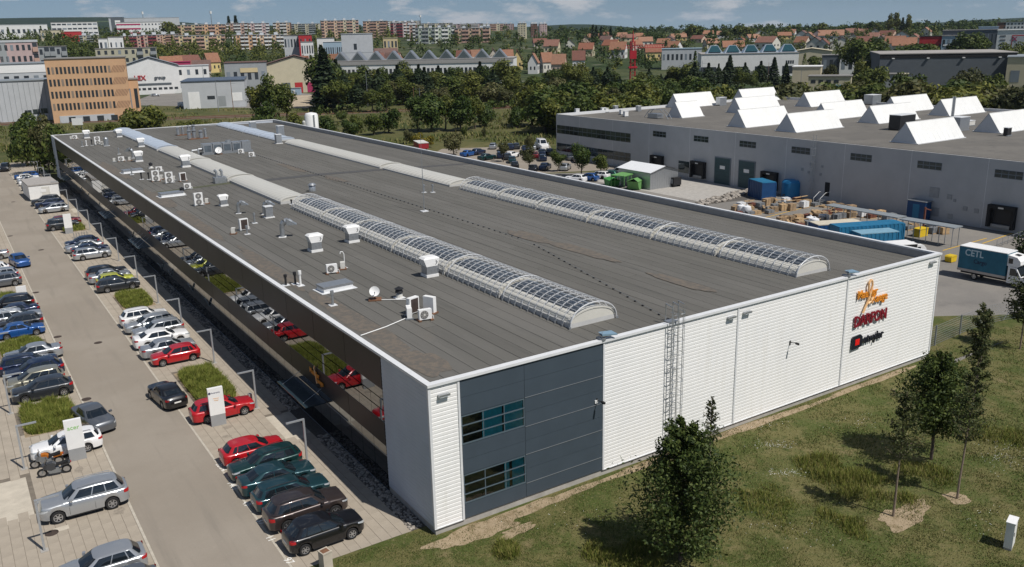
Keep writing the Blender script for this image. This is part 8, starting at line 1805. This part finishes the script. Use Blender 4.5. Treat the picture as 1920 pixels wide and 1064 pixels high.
# ---- lawn blades
def on_lawn(X, Y):
    return X > -5.6-0 and Y < 0.9 and not (X > 60 and Y > -1)
def lawn_grass():
    r = random.Random(3); mb = MB(); n = 0
    while n < 95000:
        x, y = r.uniform(560, 1960), r.uniform(560, 1090); p = px(x, y)
        if not on_lawn(p.x, p.y) or (p.x < 46.6 and p.y > -.15 and p.x > 0): 
            n += .2; continue
        q = noise.noise((p.x*.55, p.y*.55, 1.0))+.5*noise.noise((p.x*2.1, p.y*2.1, 4.0))
        if q < -.12 and r.random() < .75: n += .3; continue
        D = (p-CAM).length; blades(mb, p.x, p.y, (.075+.05*max(0, q))*(1 if D < 60 else 1.3), .014*(D/45), r, .5, -.015); n += 1
    tag(ob('grass', mb, M_gr2, None, fix=False), 'short patchy grass of the lawn in front of the hall', 'grass', None, 'stuff')
lawn_grass()
def meadow(label, cx, cy, lx, ly, n, h, seed):
    r = random.Random(seed); mb = MB()
    for i in range(n):
        a = r.random()*6.283; q = math.sqrt(r.random()); X, Y = cx+math.cos(a)*lx*q, cy+math.sin(a)*ly*q
        q *= 1.35; X, Y = cx+math.cos(a)*lx*q, cy+math.sin(a)*ly*q
        f = .75+.7*noise.noise((X*.8, Y*.8, seed)); k_ = 1.25-q*q*.75+1.5*noise.noise((X*.55+9, Y*.55, seed))
        if k_ < r.random(): continue
        blades(mb, X, Y, h*f*max(.25, min(1, k_)), .016, r, .45, -.015)
    tag(ob('grass', mb, M_gr3, None, fix=False), label, 'grass', None, 'stuff')
b = px(1610, 905); meadow('tall meadow grass patch beside the slender young tree', b.x-.3, b.y+.5, 1.9, 3.6, 7000, .60, 1)
b = px(1600, 985); meadow('tall grass tongue left of the slender tree foot', b.x-.2, b.y+.2, 1.0, 1.5, 2500, .40, 2)
b = px(1450, 955); meadow('tall dry grass patch in the lower middle lawn', b.x, b.y, 2.2, 2.4, 6000, .30, 3)
b = px(1905, 830); meadow('flowering meadow patch at the right edge', b.x, b.y, 1.8, 2.6, 4000, .45, 4)
b = px(1170, 1040); meadow('tall grass in the shade of the large bushy tree', b.x, b.y, 1.8, 1.6, 5000, .45, 5)
b = px(1730, 890); meadow('tall grass at the foot of the dark bushy tree', b.x, b.y, 2.0, 1.6, 3500, .45, 6)
b = px(945, 1035); meadow('weedy shrub patch at the bottom edge of the lawn', b.x, b.y, .7, .7, 1800, .55, 7)
def flowers():
    r = random.Random(6); mb = MB()
    for (x, y, sx, sy, n) in ((1450, 838, 40, 8, 90), (1470, 890, 45, 7, 90), (1880, 860, 40, 30, 110), (1600, 790, 60, 20, 30), (1500, 1000, 160, 40, 40), (1050, 960, 120, 40, 30), (1850, 980, 60, 40, 30), (1420, 800, 60, 10, 40)):
        for i in range(n):
            p = px(x+r.gauss(0, 1)*sx*.5, y+r.gauss(0, 1)*sy*.5)
            if p.y > -.4: continue
            add_leaf(mb, p+Vector((0, 0, r.uniform(.08, .2))), Vector((r.uniform(-.3, .3), -.4, 1)).normalized(), .024, r)
    tag(ob('flowers', mb, M_white, None, fix=False), 'tiny white flowers dotted over the lawn', 'flowers', None, 'stuff')
flowers()
# verge behind the far end of the hall
def far_grass():
    r = random.Random(9); mb = MB()
    for i in range(26000):
        x, y = r.uniform(-10, 1060), r.uniform(205, 330); p = px(x, y)
        if p.y < 200 and -25 < p.x < 47: continue
        if p.x > 47 and p.y < 165 and p.x < 100: continue
        if noise.noise((p.x*.05, p.y*.05, 2.0)) < -.05: continue
        blades(mb, p.x, p.y, r.uniform(.5, 1.1), .16, r, .5, -.05)
    tag(ob('grass', mb, M_gr2, None, fix=False), 'rough meadow grass behind the hall towards the railway', 'grass', None, 'stuff')
far_grass()
# ================================================================== HAZE
M_hz = bpy.data.materials.new('haze'); M_hz.use_nodes = True
_t = M_hz.node_tree; _t.nodes.clear(); _v = NN(_t, 'ShaderNodeVolumePrincipled'); _v.inputs['Color'].default_value = (0.66, 0.80, 1.0, 1); _v.inputs['Density'].default_value = 0.00004; _v.inputs['Anisotropy'].default_value = 0.2
_o = NN(_t, 'ShaderNodeOutputMaterial'); _t.links.new(_v.outputs[0], _o.inputs['Volume'])
tag(ob('haze', MB().box(CAM.x-9300, CAM.x+9300, CAM.y-9300, CAM.y+9300, -2.0, 230.0), M_hz), 'thin blue summer haze over the whole town', 'haze', None, 'stuff')
